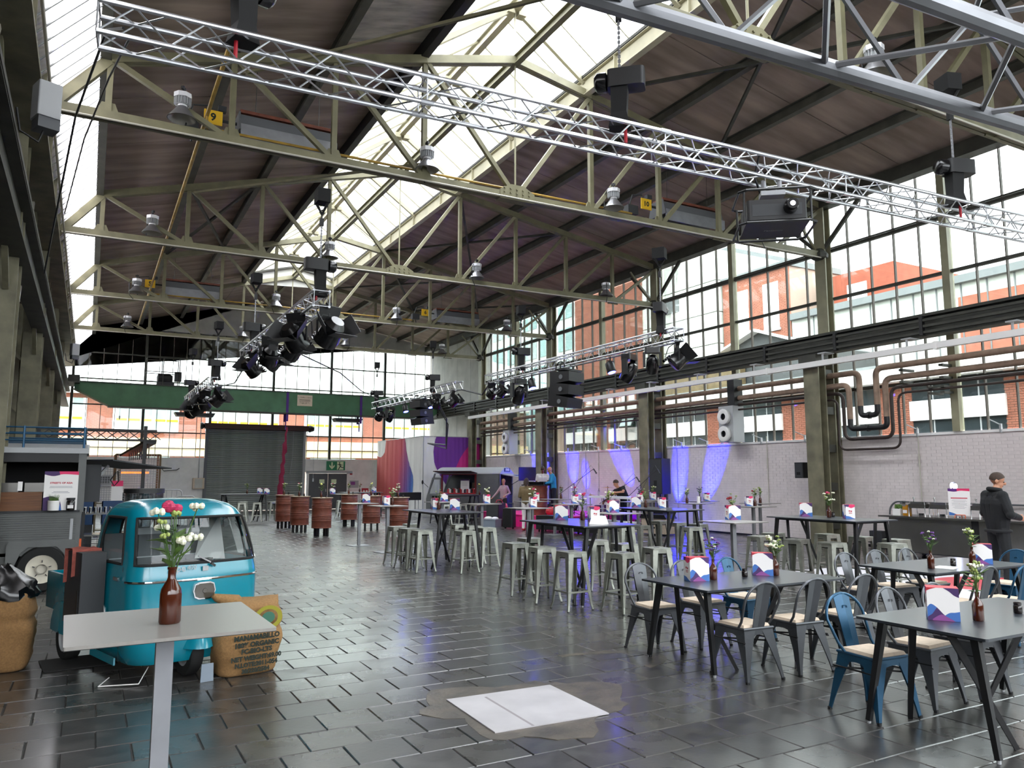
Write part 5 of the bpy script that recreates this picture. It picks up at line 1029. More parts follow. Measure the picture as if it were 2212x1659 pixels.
# dressing: kind, table, x, y, top height, detail, turn
D = [
    ('m', 'B', 5.36, 3.42, 0.75, 'wave patterned menu box', -0.92), ('b', 'B', 5.53, 3.27, 0.75, 'green', 0), ('j', 'B', 6.08, 3.3, 0.75, None, 0),
    ('m', 'A', 5.25, 5.82, 0.75, 'white menu box, front one,', -0.28), ('b', 'A', 5.44, 5.79, 0.75, 'purple', 0), ('j', 'A', 5.87, 5.8, 0.75, None, 0),
    ('m', 'A', 6.14, 5.82, 0.75, 'grey shadowed menu box, rear one,', -0.73), ('b', 'A', 6.23, 5.73, 0.75, 'white', 0), ('b', 'C', 8.2, 5.33, 0.75, 'purple', 0),
    ('j', 'C', 8.67, 5.37, 0.75, None, 0), ('b', 'C', 9.01, 5.35, 0.75, 'green', 0), ('m', 'C', 9.2, 5.35, 0.75, 'dark leaning menu box', -0.96),
    ('m', 'D', 6.57, 10.34, 1.08, 'wave faced menu box', -0.49), ('b', 'D', 6.79, 10.07, 1.08, 'pink', 0), ('m', 'D', 6.73, 9.68, 1.08, 'logo faced menu box', 1.21),
    ('m', 'E', 6.45, 15.1, 1.08, 'logo faced menu box', 1.42), ('b', 'E', 6.48, 14.97, 1.08, 'red', 0), ('m', 'E', 6.67, 14.59, 1.08, 'pale menu box', -0.35),
    ('m', 'F', 10.78, 13.85, 1.08, 'wave faced menu box', -0.58), ('b', 'F', 10.9, 13.66, 1.08, 'red', 0), ('m', 'F', 11.05, 13.29, 1.08, 'logo faced menu box', 1.13),
    ('m', 'G', 10.88, 9.28, 1.08, 'wave faced menu box', -0.78), ('b', 'G', 10.85, 8.78, 1.08, 'pink', 0), ('j', 'G', 11.03, 8.85, 1.08, None, 0),
    ('m', 'G', 10.89, 8.43, 1.08, 'logo faced menu box', 0.91), ('m', 'P2', 6.47, 19.75, 1.08, 'wave faced menu box', -0.24), ('j', 'P2', 6.37, 19.75, 1.08, None, 0),
    ('m', 'P3', 6.31, 17.75, 1.08, 'logo faced menu box', 1.48), ('b', 'P3', 6.47, 17.75, 1.08, 'white', 0), ('j', 'P4', 8.97, 9.07, 1.08, None, 0),
    ('b', 'P4', 8.97, 9.07, 1.08, 'red', 0), ('m', 'P4', 8.97, 9.07, 1.08, 'white wave menu box', -0.33), ('b', 'P5', 14.9, 16.3, 1.08, 'purple', 0),
    ('m', 'P5', 15.36, 16.52, 1.08, 'logo faced menu box', 1.07), ('b', 'P6', 13.56, 15.31, 1.08, 'white', 0), ('m', 'P7', 13.53, 13.16, 1.08, 'logo faced menu box', 1.02),
    ('b', 'P7', 13.65, 13.09, 1.08, 'red', 0), ('b', 'P8', 15.21, 14.4, 1.08, 'green', 0), ('m', 'P9', 8.78, 15.0, 1.08, 'logo faced menu box', 1.29),
    ('b', 'P9', 8.78, 15.0, 1.08, 'pink', 0), ('m', 'P10', 11.22, 18.99, 1.08, 'logo faced menu box', 1.29), ('b', 'P12', 12.9, 20.31, 1.08, 'red', 0),
    ('m', 'P11', 10.92, 16.54, 1.08, 'logo faced menu box', 1.24), ('b', 'P11', 10.92, 16.54, 1.08, 'pink', 0), ('b', 'P13', 8.79, 12.15, 1.08, 'green', 0),
    ('m', 'P13', 8.79, 12.01, 1.08, 'white wave menu box', -0.18), ('b', 'P14', 13.54, 17.23, 1.08, 'purple', 0), ('m', 'P14', 13.54, 17.23, 1.08, 'logo faced menu box', 1.15),
    ('b', 'P15', 14.8, 18.2, 1.08, 'green', 0), ('m', 'P15', 14.8, 18.2, 1.08, 'logo faced menu box', 1.14), ('m', 'P16', 8.64, 19.6, 1.08, 'violet lit menu box', -0.34),
    ('m', 'P17', 9.04, 17.8, 1.08, 'logo faced menu box', 1.35), ('b', 'P17', 9.05, 17.8, 1.08, 'white', 0), ('j', 'P17', 9.05, 17.8, 1.08, None, 0),
    ('b', 'P18', 8.6, 30.5, 1.08, 'pink', 0), ('m', 'P18', 8.6, 30.5, 1.08, 'white menu box', -0.19), ('m', 'H', 6.19, 32.62, 1.08, 'purple menu box, first of two', -0.11),
    ('m', 'H', 6.3, 31.78, 1.08, 'purple menu box, second of two', -0.12), ('b', 'H', 5.69, 32.62, 1.08, 'green', 0), ('m', 'I', 11.36, 33.62, 1.08, 'white menu box', -0.25),
    ('b', 'I', 10.7, 33.62, 1.08, 'red', 0), ('b', 'J', 13.0, 26.18, 1.08, 'yellow', 0)]
for kind, key, x, y, z, arg, rz in D:
    if kind == 'm': place(mp0, 'm', x, y, z, rz or 0, f'{arg} on {tname[key]}', 'printed menu boxes')
    elif kind == 'b': place(bp0[arg], arg, x, y, z, random.uniform(0, 6), f'amber bottle with {fl_txt[arg]} on {tname[key]}', 'amber flower bottles')
    else: place(jp0, 'j', x, y, z, 0, f'small black candle jar on {tname[key]}', 'black candle jars')
bp0['pink'].scale = (1, 1, 1); place(bp0['pink'], 'pink', .37, 3.96, BT, .6, 'large amber bottle with pink dahlia on the closest standing table', 'amber flower bottles'); [o_ for o_ in COL.objects if o_.get('label', '').startswith('large amber')][0].scale = (1.3, 1.3, 1.3)
tag(MB().prism([(-.09, 0), (.09, 0), (0, .12)], -.11, .11, 1).build('tent_card', 'paper', None, None, (6.45, 9.15, BT + .001), .5), 'white tent card between the menu boxes on the nearest bar table', 'card')
tag(MB().box(-.15, -.11, 0, .15, .11, .002).build('paper_sheet', 'white_gloss', None, None, (8.42, 5.3, .751), .3), 'glossy white sheet lying on the rug side dining table', 'paper')
o = tag(MB().lathe([(.045, 0), (.045, .17), (.03, .175), (0, .172)], 14, cap=False).build('pillar_candle', 'paper', None, 40, (13.85, 15.2, BT + .001)), 'white pillar candle on the standing table in blue light', 'candle')
# steel drums --------------------------------------------------------------
def make_drum():
    t = thing('steel_drum', 'x', 'drum'); r = .288
    pr = [(0, 0), (r, 0), (r + .008, .008), (r + .008, .02), (r, .028)]
    for zc in (.22, .27, .32, .37, .60, .65, .70, .75): pr += [(r, zc - .018), (r + .009, zc), (r, zc + .018)]
    b = MB(); pr2 = [(a, z + .24) for a, z in pr + [(r, .87), (r + .01, .88)]]; b.lathe(pr2, 28, cap=False); b.build('drum_body', 'rust', t, 30)
    MB().lathe([(0, 1.12), (r + .035, 1.12), (r + .035, 1.138), (0, 1.138)], 28, cap=False).build('wood_top', mat('ply', '9a8770', .6) if 'ply' not in bpy.data.materials else bpy.data.materials['ply'], t, 30)
    for k in range(4): a = PI / 4 + k * PI / 2; MB().cbox((.2 * math.cos(a), .2 * math.sin(a), .121), (.07, .07, .24), a).build('leg', 'black', t)
    return t
d0 = make_drum(); dl = ['front drum of the aisle side row', 'middle drum of the aisle side row', 'rear drum of the aisle side row', 'rear drum of the podium side row', 'middle drum of the podium side row', 'front drum of the podium side row, beside the stools']
for i, (x, y) in enumerate(((6.2, 23.1), (6.0, 25.0), (6.0, 27.2), (8.27, 27.15), (8.28, 24.7), (8.36, 22.35))):
    d = d0 if i == 0 else dup(d0); d.location = (x, y, 0); d.rotation_euler = (0, 0, i * .9); d['label'] = 'rusty brown steel drum table, ' + dl[i]; d['group'] = 'rusty drum tables'
    k = ('yellow', 'pink', 'green', 'red', 'yellow', 'pink')[i]; place(bp0[k], k, x - .03, y, 1.139, i, f'amber bottle with {fl_txt[k]} on the {dl[i].split(",")[0]}', 'amber flower bottles'); place(jp0, 'j', x + .12, y - .02, 1.139, 0, f'small black jar on the {dl[i].split(",")[0]}', 'black candle jars')
# floor plate and rug
t = MB().box(-.47, -.44, .003, .47, .44, .011); tag(t.build('floor_plate', 'plate_steel', None, None, (3.035, 5.31, 0), -.03), 'white painted steel plate lying on the slate floor', 'plate')
b = MB().box(-.01, -.44, .0112, .012, .36, .0114); b.build('scuff_mark', mat('scuff', '8e8789', .6), bpy.data.objects['floor_plate'], None, (-.17, 0, 0))
t = thing('rug', 'white rug with a big red disc beyond the rug side table', 'rug', (12.6, 7.7, 0)); MB().box(-1.45, -2.4, .0032, 1.45, 2.6, .009).build('white_ground', 'vinyl_white', t); MB().lathe([(0, .0095), (1.02, .0095), (1.02, .009)], 40, (.55, -.35, 0), cap=False).build('red_disc', 'vinyl_red', t)
# ================================================================== TEAL THREE WHEELER
def wheel(parent, c, r, wd, rim, axis=0, n=24, name='wheel'):
    q = r * .62
    o = MB().lathe([(q, -wd/2), (r * .93, -wd/2), (r, -wd/3), (r, wd/3), (r * .93, wd/2), (q, wd/2), (q, -wd/2)], n, c, axis, False).build(name, 'rubber', parent, 40)
    MB().lathe([(q, -wd * .45), (q * .95, -wd * .3), (q * .6, -wd * .12), (q * .55, -wd * .3), (q * .25, -wd * .33), (0, -wd * .33)], n, c, axis, False).lathe([(q, wd * .45), (q * .5, wd * .2), (0, wd * .2)], n, c, axis, False).build('rim', rim, o, 40)
    return o
t = thing('three_wheeler', 'teal three wheeled mini truck parked behind the closest standing table', 'vehicle', (.76, 8.0, 0), R(17))
levels = [(.16, .50, -.52, .48), (.24, .55, -.57, .5), (.45, .575, -.61, .5), (.65, .58, -.625, .5), (.86, .58, -.625, .5), (.93, .575, -.615, .5), (1.0, .565, -.60, .5), (1.08, .555, -.58, .5), (1.2, .54, -.535, .49), (1.3, .525, -.49, .47), (1.39, .505, -.44, .45), (1.45, .48, -.38, .42), (1.50, .43, -.30, .37), (1.535, .34, -.18, .29), (1.55, .2, -.02, .17)]
def ring(hw, y0, y1, r=.2):
    r = min(r, hw * .75); pts = []
    for i in range(13): pts.append((-hw + r + (2 * hw - 2 * r) * i / 12, y0 - .035 * math.sin(PI * i / 12)))
    for i in range(1, 6): a = -90 + 90 * i / 6; pts.append((hw - r + r * math.cos(R(a)), y0 + r + r * math.sin(R(a))))
    for i in range(9): pts.append((hw, y0 + r + (y1 - .1 - y0 - r) * i / 8))
    for i in range(1, 4): a = 90 * i / 4; pts.append((hw - .1 + .1 * math.cos(R(a)), y1 - .1 + .1 * math.sin(R(a))))
    for i in range(9): pts.append((hw - .1 - (2 * hw - .2) * i / 8, y1))
    for i in range(1, 4): a = 90 + 90 * i / 4; pts.append((-hw + .1 + .1 * math.cos(R(a)), y1 - .1 + .1 * math.sin(R(a))))
    for i in range(9): pts.append((-hw, y1 - .1 - (y1 - .1 - y0 - r) * i / 8))
    for i in range(1, 6): a = 180 + 90 * i / 6; pts.append((-hw + r + r * math.cos(R(a)), y0 + r + r * math.sin(R(a))))
    return pts
rings = [[(x, y, z) for x, y in ring(hw, y0, y1)] for z, hw, y0, y1 in levels]; N = len(rings[0])
vs = [p for rg in rings for p in rg]; fs = []
# index spans: front 0-12, right corner 13-17, right side 18-26, rear right corner 27-29, rear 30-38, corner 39-41, left side 42-50, left corner 51-55
isfront = lambda i: i < 12 or i >= 54 or i in (12, 13, 53)
for j in range(len(levels) - 1):
    for i in range(N):
        if 6 <= j <= 9 and (i < 16 or i >= 52): continue                     # windscreen
        if 6 <= j <= 9 and (19 <= i <= 24 or 43 <= i <= 48): continue          # side windows
        if 8 <= j <= 9 and 31 <= i <= 36: continue                            # rear window
        fs.append((j * N + i, j * N + (i + 1) % N, (j + 1) * N + (i + 1) % N, (j + 1) * N + i))
fs.append(tuple(range(14 * N, 15 * N)))
cab = MB().add(vs, fs).build('cab_shell', 'teal', t, 50)
def hole(i0, i1, j0, j1):
    idx = [i % N for i in range(i0, i1 + 1)]
    return [rings[j0][i] for i in idx] + [rings[j][idx[-1]] for j in range(j0 + 1, j1)] + [rings[j1][i] for i in reversed(idx)] + [rings[j][idx[0]] for j in range(j1 - 1, j0, -1)]
def glazed(nm, i0, i1, j0, j1):
    g = MB(); idx = [i % N for i in range(i0, i1 + 1)]
    for j in range(j0, j1): g.add([rings[a][i] for a in (j, j + 1) for i in idx], [(k, k + 1, k + 1 + len(idx), k + len(idx)) for k in range(len(idx) - 1)])
    o = g.build(nm, 'pane_clear', t, 50); MB().path(hole(i0, i1, j0, j1), .013, 6, True).build('rubber_seal', 'rubber', o); return o
glazed('windscreen', 52, 16 + N, 6, 10); glazed('side_window', 19, 25, 6, 10); glazed('side_window', 43, 49, 6, 10); glazed('rear_window', 31, 37, 8, 10)
MB().path([rings[4][i % N] for i in range(50, 20 + N)], .011, 6).build('chrome_strip', 'chrome', t)
MB().path([(x, y, z + .002) for x, y, z in [rings[7][i] for i in range(15, 18)]], .004, 4).build('pillar_trim', 'chrome', t); MB().beam(rings[6][16], rings[10][16], .03, .014).build('pillar_trim', 'chrome', t)
MB().box(-.5, .38, .3, .5, .42, 1.22).build('bulkhead', 'mid_grey', t)
for x in (-.2, .1): MB().box(x, .375, .5, x + .008, .38, 1.2).build('bulkhead_rib', 'dark_grey', t)
MB().box(-.45, .37, .98, .45, .379, .99).box(-.3, .36, 1.2, .42, .38, 1.26).build('bulkhead_rail', 'light_grey', t)
MB().add([(.28, .2, .95), (.5, .0, .95), (.47, .1, 1.38), (.4, .3, 1.38)], [(0, 1, 2, 3), (3, 2, 1, 0)]).build('white_curtain', 'white', t); MB().rbox(-.4, -.1, .2, .4, .36, .62, .06).build('bench_seat', 'black', t)
MB().tube((0, -.35, .9), (0, -.2, .95), .02, 6).tube((-.28, -.2, .98), (.28, -.2, .98), .014, 6).build('handlebar', 'black', t)
b = MB(); pts = [(-.085, -.055), (-.1, .0), (-.085, .06), (-.05, .075), (.05, .075), (.085, .06), (.1, 0), (.085, -.055), (.05, -.072), (-.05, -.072)]
hl = MB().prism([(x, z + .76) for x, z in pts], -.68, -.64, 1).build('headlight_rim', 'chrome', t); MB().prism([(x * .88, z * .86 + .76) for x, z in pts], -.688, -.67, 1).lathe([(.03, 0), (.02, .012)], 10, (0, -.68, .76), 1).build('headlight_lens', mat('headglass', '4c4740', .08, spec=.9), hl)
for x in (-.43, .43):
    o = MB().cbox((x, -.575 if x < 0 else -.57, .78), (.09, .03, .055), (-.35 if x < 0 else .35)).build('turn_signal', 'orange', t); MB().cbox((x + .07, -.6 if x < 0 else -.53, .78), (.045, .03, .055), (-.2 if x < 0 else .4)).build('clear_lens', 'light_grey', o)
MB().beam((.05, -.665, 1.0), (-.06, -.66, 1.06), .012, .012).beam((.05, -.67, .99), (.09, -.66, .965), .02, .02).build('wiper', 'chrome', t); MB().box(-.02, -.668, .93, .03, -.658, .97).build('emblem', 'light_grey', t)
text('lettering', 'Ape', .085, 'light_grey', t, (-.24, -.668, .965), (R(88), 0, -.03)); text('lettering', '400', .055, 'light_grey', t, (-.12, -.672, .965), (R(88), 0, 0))
o = MB().prism([(.08 * math.cos(2*PI*i/24) + .08, .13 * math.sin(2*PI*i/24) + .5) for i in range(24)], -.586, -.578, 0).build('number_disc', 'white', t); text('number', '8', .2, 'ink', o, (-.588, .08, .5), (PI/2, 0, -PI/2), .008)
MB().box(-.592, -.3, .16, -.578, .3, .22).build('door_sill', 'teal', t); MB().beam((-.6, -.33, .88), (-.6, -.22, .88), .02, .03).build('door_handle', 'chrome', t)
for z in (.42, .92): MB().tube((-.59, .34, z), (-.59, .34, z + .06), .014, 6).build('hinge', 'teal_dark', t)
MB().box(-.574, -.34, .2, -.572, -.335, .98).box(-.574, .31, .2, -.572, .315, .98).build('door_gap', 'black', t)
# flap box with towel, bed, wheels
MB().cbox((-.7, .2, .78), (.2, .42, .62)).build('flap_box', 'dark_grey', t); MB().cbox((-.802, .05, .66), (.006, .03, .22)).build('box_slot', 'black', t)
def bed():
    b = MB().box(-.58, .55, .42, .58, 1.75, .48).box(-.58, .55, .48, -.55, 1.75, .78).box(.55, .55, .48, .58, 1.75, .78).box(-.58, 1.72, .48, .58, 1.75, .78); return b
bed().build('cargo_bed', 'teal', t)
for s_ in (-1, 1):
    b = MB(); b.lathe([(.02, -.1), (.3, -.09), (.32, 0), (.3, .09), (.02, .1)], 20, (s_ * .56, 1.0, .26), 0); 
    f = [(i) for i in b.f]; b.f = [q for q in b.f if sum(b.v[k][2] for k in q) / len(q) > .26]; b.m = [0] * len(b.f); b.build('rear_fender', 'teal', t, 50); wheel(t, (s_ * .56, 1.0, .22), .22, .12, 'light_grey')
wheel(t, (0, -.4, .22), .22, .11, 'light_grey'); b = MB().ball((0, -.42, .2), (.17, .33, .33), 20, 14); k = [i for i, q in enumerate(b.f) if sum(b.v[j][2] for j in q) / len(q) > .26]; b.f = [b.f[i] for i in k]; b.m = [0] * len(k); b.build('front_fender', 'teal', t, 50)
MB().tube((-.1, -.42, .5), (-.1, -.38, .2), .03, 8).tube((-.1, -.4, .22), (0, -.4, .22), .03, 8).path([(-.1 + .04 * math.cos(a), -.41 + .04 * math.sin(a), .26 + a * .007) for a in [i * .6 for i in range(50)]], .007, 5).build('fork', 'dark_grey', t)
MB().box(-.25, -.1, .12, .25, 1.6, .2).build('chassis', 'black', t); MB().path([(-.3, -.3, .1), (-.45, -.5, .02), (-.7, -.3, .01), (-.55, -.1, .02)], .005, 5).build('power_lead', 'white', t)
tag(MB().grid(lambda u, v: (-.83 + .24 * u, .05 + (.42 * v if .25 < v < .75 else (.105 if v <= .25 else .315)) , 1.115 - (.24 * (.25 - v) / .25 if v < .25 else (.3 * (v - .75) / .25 if v > .75 else -.0)) + .006 * math.sin(u * 9 + v * 5)), 10, 24).build('towel', 'towel', None, 60, (.76, 8.0, 0), R(17)), 'red brown towel draped over the black side box of the teal vehicle', 'towel')
# coffee gear on the bed
t2 = thing('coffee_machine', 'chrome espresso machine parts showing behind the teal cab', 'machine', (.63, 9.1, .49), R(17)); MB().rbox(-.5, -.2, 0, .1, .25, .5, .04).build('machine_body', 'dark_grey', t2)
for k in range(3): MB().tube((-.42 + k * .18, -.2, .34), (-.42 + k * .18, -.32, .34), .03, 8).tube((-.42 + k * .18, -.32, .36), (-.42 + k * .18, -.36, .22), .016, 6).build('brew_head', 'chrome', t2)
MB().box(-.5, -.15, .5, .1, .2, .53).build('cup_tray', 'stainless', t2)
t2 = thing('coffee_grinder', 'coffee grinder with clear hopper and black lid behind the teal roof', 'grinder', (.57, 9.65, .49), 0); MB().rbox(-.1, -.1, 0, .1, .1, .7, .03).build('grinder_body', 'dark_grey', t2)
MB().lathe([(.08, .7), (.2, .98), (.2, 1.08), (.19, 1.08), (.19, .99), (.07, .71)], 18, cap=False).build('hopper', 'clear_plastic', t2, 40); MB().lathe([(0, 1.13), (.21, 1.13), (.21, 1.08), (0, 1.08)], 18, cap=False).build('lid', 'black', t2, 40)
tag(MB().prism([(-.055, 0), (.055, 0), (.05, .15), (-.05, .15)], -.006, .006, 1).build('table_sign', 'crate_grey', None, None, (1.0, 7.28, 0), .2), 'small blank grey sign leaning by the front wheel of the vehicle', 'sign')
# sacks ----------------------------------------------------------------------
def sack(loc, rz, w_, d_, h_, label, seed, flop=True):
    t = thing('burlap_sack', label, 'sack', loc, rz); nu, nv = 40, 30; vs = []
    for j in range(nv + 1):
        v = j / nv; z = h_ * v; bulge = (.86 + .22 * math.sin(PI * min(1, v * 1.12)) ** .7) * (1 - .10 * math.exp(-((v - .6) / .05) ** 2)); close = 1 if v < .9 else max(.0, 1 - ((v - .9) / .1) ** 2)
        for i in range(nu):
            a = 2 * PI * i / nu; c, s = math.cos(a), math.sin(a); e = .55; x = math.copysign(abs(c) ** e, c) * w_ / 2 * bulge; y = math.copysign(abs(s) ** e, s) * d_ / 2 * bulge * (close if v > .9 else 1)
            n = mnoise.noise(Vector((x * 5 + seed, y * 5, z * 6))) * .022 + mnoise.noise(Vector((x * 14 + seed, y * 14, z * 16))) * .007; k = 1 + n / .25
            x2 = x * k + (.05 * v * v if flop else 0); y2 = y * k - (.10 * max(0, v - .6) if flop else 0); vs.append((x2, y2, max(0.003, z + n * .5)))
    fs = [(j * nu + i, j * nu + (i + 1) % nu, (j + 1) * nu + (i + 1) % nu, (j + 1) * nu + i) for j in range(nv) for i in range(nu)] + [tuple(range(nu - 1, -1, -1)), tuple(range(nv * nu, nv * nu + nu))]
    MB().add(vs, fs).build('sack_body', 'burlap', t, 80); return t
s1 = sack((1.34, 7.5, 0), R(12), .56, .38, .66, 'bulging burlap coffee sack with black stencil lettering beside front wheel', 2)
for i, (s_, z, sz) in enumerate((('LESHUA', .405, .045), ('MANAMABILLO', .335, .06), ('100% ORGANIC', .275, .058), ('FC-BIO-LTS', .22, .056), ('NET WEIGHT:69.00', .16, .054), ('N.LOTE:2011-054', .105, .052), ('30/220/2584', .05, .05))):
    text('stencil_text', s_, sz, 'ink', s1, (.02, -.222 - (.012 if .1 < z < .36 else 0), z), (PI/2, 0, 0), .003)
b = MB()
for k in range(32): a0, a1 = 2 * PI * k / 32, 2 * PI * (k + 1) / 32; b.add([(r * math.cos(a) + .1, -.272 + .0 * r, .50 + r * .8 * math.sin(a)) for a in (a0, a1) for r in (.09, .13)], [(0, 1, 3, 2)])
b.mi(1); b.poly([(.1 + .06 * math.cos(a * PI / 8), -.273, .5 + .05 * math.sin(a * PI / 8)) for a in range(16)]); b.build('round_stamp', [mat('stamp', '8f8a2c', .9), mat('stamp2', '3c6a58', .9)], s1)
MB().path([(-.12, -.1, .64), (-.24, -.13, .67), (-.33, -.15, .70), (-.36, -.15, .72)], [.06, .05, .035, .02], 8).build('tied_corner', 'burlap', s1, 60)
s2 = sack((-.66, 8.66, 0), R(-10), .6, .42, .74, 'upright brown burlap sack at the picture edge holding a black bin bag', 8, False)
MB().path([(-.06, -.205, .03), (-.05, -.215, .3), (-.03, -.21, .55), (.1, -.2, .7)], .006, 5).build('seam', 'ink', s2)
b = MB(); vs = []; 
for j in range(11):
    for i in range(28): a = 2 * PI * i / 28; v = j / 10; q = (.32 if v < .3 else .32 - .34 * (v - .3)) * (1 + .16 * mnoise.noise(Vector((math.cos(a) * 2, math.sin(a) * 2, v * 5)))); vs.append((q * math.cos(a), q * .72 * math.sin(a), .64 + .3 * v + .05 * mnoise.noise(Vector((math.cos(a) * 3, math.sin(a) * 3, 2)))))
b.add(vs, [(j * 28 + i, j * 28 + (i + 1) % 28, (j + 1) * 28 + (i + 1) % 28, (j + 1) * 28 + i) for j in range(10) for i in range(28)] + [tuple(range(280, 308))]); b.build('bin_bag', 'black_gloss', s2, 30)
tag(MB().rbox(-.3, -.27, .003, .3, .27, .012, .01).build('rubber_mat', 'rubber', None, None, (0.02, 8.58, 0), .12), 'flat black rubber mat between the brown sack and teal vehicle', 'mat')
# ================================================================== FOOD TRUCK (side aisle)
t = thing('food_truck', 'grey corrugated food truck with blue roof rack and cream wheel', 'truck', (0, 14.05, 0))
xL, xR, D_ = -4.2, -.06, 1.9
b = MB()
for k in range(14): z = .78 + k * .034; b.beam((xL, -.008, z), (xR - .06, -.008, z), .016, .018)
MB().box(xL, 0, .55, xR, .05, 1.22).build('side_panel', 'truck_grey', t); b.build('corrugation', 'truck_grey', t, kind='stuff')
MB().prism([(-1.02, .36), (-1.02, .72), (-.98, .78), (-.12, .78), (-.08, .72), (-.08, .36), (-.2, .36), (-.26, .58), (-.36, .68), (-.74, .68), (-.84, .58), (-.92, .36)], -.05, .0, 1).build('wheel_arch', 'truck_grey', t)
MB().box(xL, 0, .3, -1.02, .05, .6).build('lower_panel', 'truck_grey', t); MB().box(xL, 1.85, .3, xR, D_, 2.15).box(xR - .05, .05, .3, xR, D_, 1.22).build('rear_panel', 'truck_grey', t); MB().box(xL, 0.05, .28, xR, D_, .36).build('truck_floor', 'black', t)
MB().box(xR - .08, -.02, 1.2, xR + .03, .08, 2.14).build('corner_post', 'truck_grey', t); MB().box(xR - .14, -.02, .7, xR - .1, .0, 1.1).build('corner_trim', 'light_grey', t)
MB().prism([(-.06, 2.12), (D_ + .04, 2.12), (D_ + .04, 2.2), (D_ * .5, 2.3), (-.06, 2.2)], xL, xR + .06, 0).build('truck_roof', 'light_grey', t); MB().box(xL, -.03, 1.98, xR - .08, .02, 2.13).build('roof_valance', 'black', t)
MB().box(xL, .9, 1.2, xR, .95, 2.1).build('back_bar', 'black_matte', t); MB().box(xL, -.03, 1.2, xR - .02, .5, 1.235).build('counter', 'dark_grey', t); MB().box(xL, -.03, 1.235, -.6, 0, 1.52).build('wood_front', 'wood', t)
for k, x in enumerate((-1.9, -1.35, -.85)): MB().box(x, .1, 1.52, x + .42, .4, 1.66).build('food_pan', 'stainless', t)
MB().box(-.93, -.035, 1.54, -.87, -.02, 1.68).build('menu_tag', 'paper', t)
for z in (2.32, 2.42, 2.52): MB().tube((xL, .0, z), (xR, .0, z), .014, 6).tube((xL, 1.7, z), (xR, 1.7, z), .014, 6).tube((xR, 0, z), (xR, 1.7, z), .014, 6).build('rack_rail', 'blue_metal', t)
for x in (-.08, -.9, -1.7, -2.5): MB().tube((x, 0, 2.2), (x, 0, 2.54), .018, 6).build('rack_post', 'blue_metal', t)
for k in range(8): MB().box(xL, .15 + k * .2, 2.31, xR, .22 + k * .2, 2.33).build('rack_slat', 'blue_metal', t)
wh = wheel(t, (-.54, .03, .345), .345, .2, 'wheel_cream', 1, 32); MB().lathe([(.0, -.06), (.06, -.05), (.075, -.01), (.075, .02)], 16, (-.54, -.05, .345), 1, False).build('hub_cap', 'chrome', wh, 40)
for k in range(5): a = 2 * PI * k / 5 + .3; MB().cbox((-.54 + .115 * math.cos(a), -.028, .345 + .115 * math.sin(a)), (.035, .02, .012), 0, 0, -a).build('wheel_nut', 'dark_grey', wh)
wheel(t, (-3.4, .03, .345), .345, .2, 'wheel_cream', 1)
MB().rbox(-.3, -.06, .26, xR + .06, .1, .36, .03).build('bumper', 'blue_metal', t); MB().box(xR, .02, .62, xR + .03, .12, .78).build('tail_lamp', 'orange', t)
MB().beam((xR + .02, .2, 2.02), (xR + .95, .95, 1.9), .02, 1.2, (.6, -.8, 0)).build('awning', 'dark_grey', t); MB().beam((xR, .3, 1.45), (xR + .35, .45, 1.94), .04, .04).build('awning_strut', 'light_grey', t); MB().box(xR + .02, .2, 1.35, xR + .25, .25, 1.95).build('side_door', 'dark_grey', t)
MB().path([(xR + .5, .6, 1.85), (xR + .52, .6, 1.68), (xR + .46, .6, 1.6), (xR + .4, .6, 1.7), (xR + .48, .6, 1.83)], .012, 5).build('cable_coil', 'black', t)
MB().box(xR + .01, .3, .28, xR + .06, .36, 1.2).tube((xR + .03, .3, .1), (xR + .3, -.2, .04), .02, 6).tube((xR + .03, .3, .12), (xR + .5, .4, .1), .018, 6).build('drawbar', 'black', t)
# menu poster on the counter
t = thing('menu_poster', 'white menu board with purple pink wave header on the truck counter', 'poster', (-.355, 13.99, 1.236)); W_, H_ = .46, .6
MB().box(-W_/2, -.008, 0, W_/2, .006, H_).build('board', 'paper', t); b = MB(); f = lambda u, v, e=.0086: ((u - .5) * W_, -e, v * H_)
b.mi(1).poly([f(u, v) for u, v in [(0, 1), (0, .92)] + wave([(0, .92), (.25, .88), (.55, .93), (1, .91)], 5) + [(1, 1)]]); b.mi(0).poly([f(u, v, .009) for u, v in [(0, 1), (0, .92)] + wave([(0, .92), (.25, .88), (.45, .91)], 5) + [(.42, 1)]]); b.mi(0).poly([f(u, v) for u, v in [(0, 0)] + wave([(0, .32), (.25, .36), (.48, .25), (.55, 0)], 5)])
b.mi(2).poly([f(u, v, .0092) for u, v in [(.2, 0)] + wave([(.3, .28), (.45, .25), (.55, 0)], 5)]); b.build('wave_print', ['plum', 'pink', 'blue_print'], t)
text('lettering', 'STREETS OF ASIA', .04, 'ink_red', t, (.0, -.009, .42), (PI/2, 0, 0), .0012); b = MB()
for k, (z, l) in enumerate(((.365, .3), (.345, .31), (.285, .2), (.265, .24))): b.box(-l / 2, -.0092, z, l / 2, -.0085, z + .007)
b.build('small_print', 'ink_grey', t)
t = thing('grass_pot', 'white pot of green grass in front of the menu board', 'plant', (-.44, 13.93, 1.236)); MB().lathe([(0, 0), (.075, 0), (.082, .15), (.075, .15), (.07, .13), (0, .13)], 18, cap=False).build('pot', 'white', t, 40); b = MB()
for k in range(90): a, q = random.uniform(0, 6.28), random.uniform(0, .06); x, y = q * math.cos(a), q * math.sin(a); dx, dy = math.cos(a) * random.uniform(0, .05), math.sin(a) * random.uniform(0, .05); b.add([(x - .003, y, .13), (x + .003, y, .13), (x + dx, y + dy, .13 + random.uniform(.07, .13))], [(0, 1, 2)])
b.build('grass', 'leaf', t, kind='stuff')
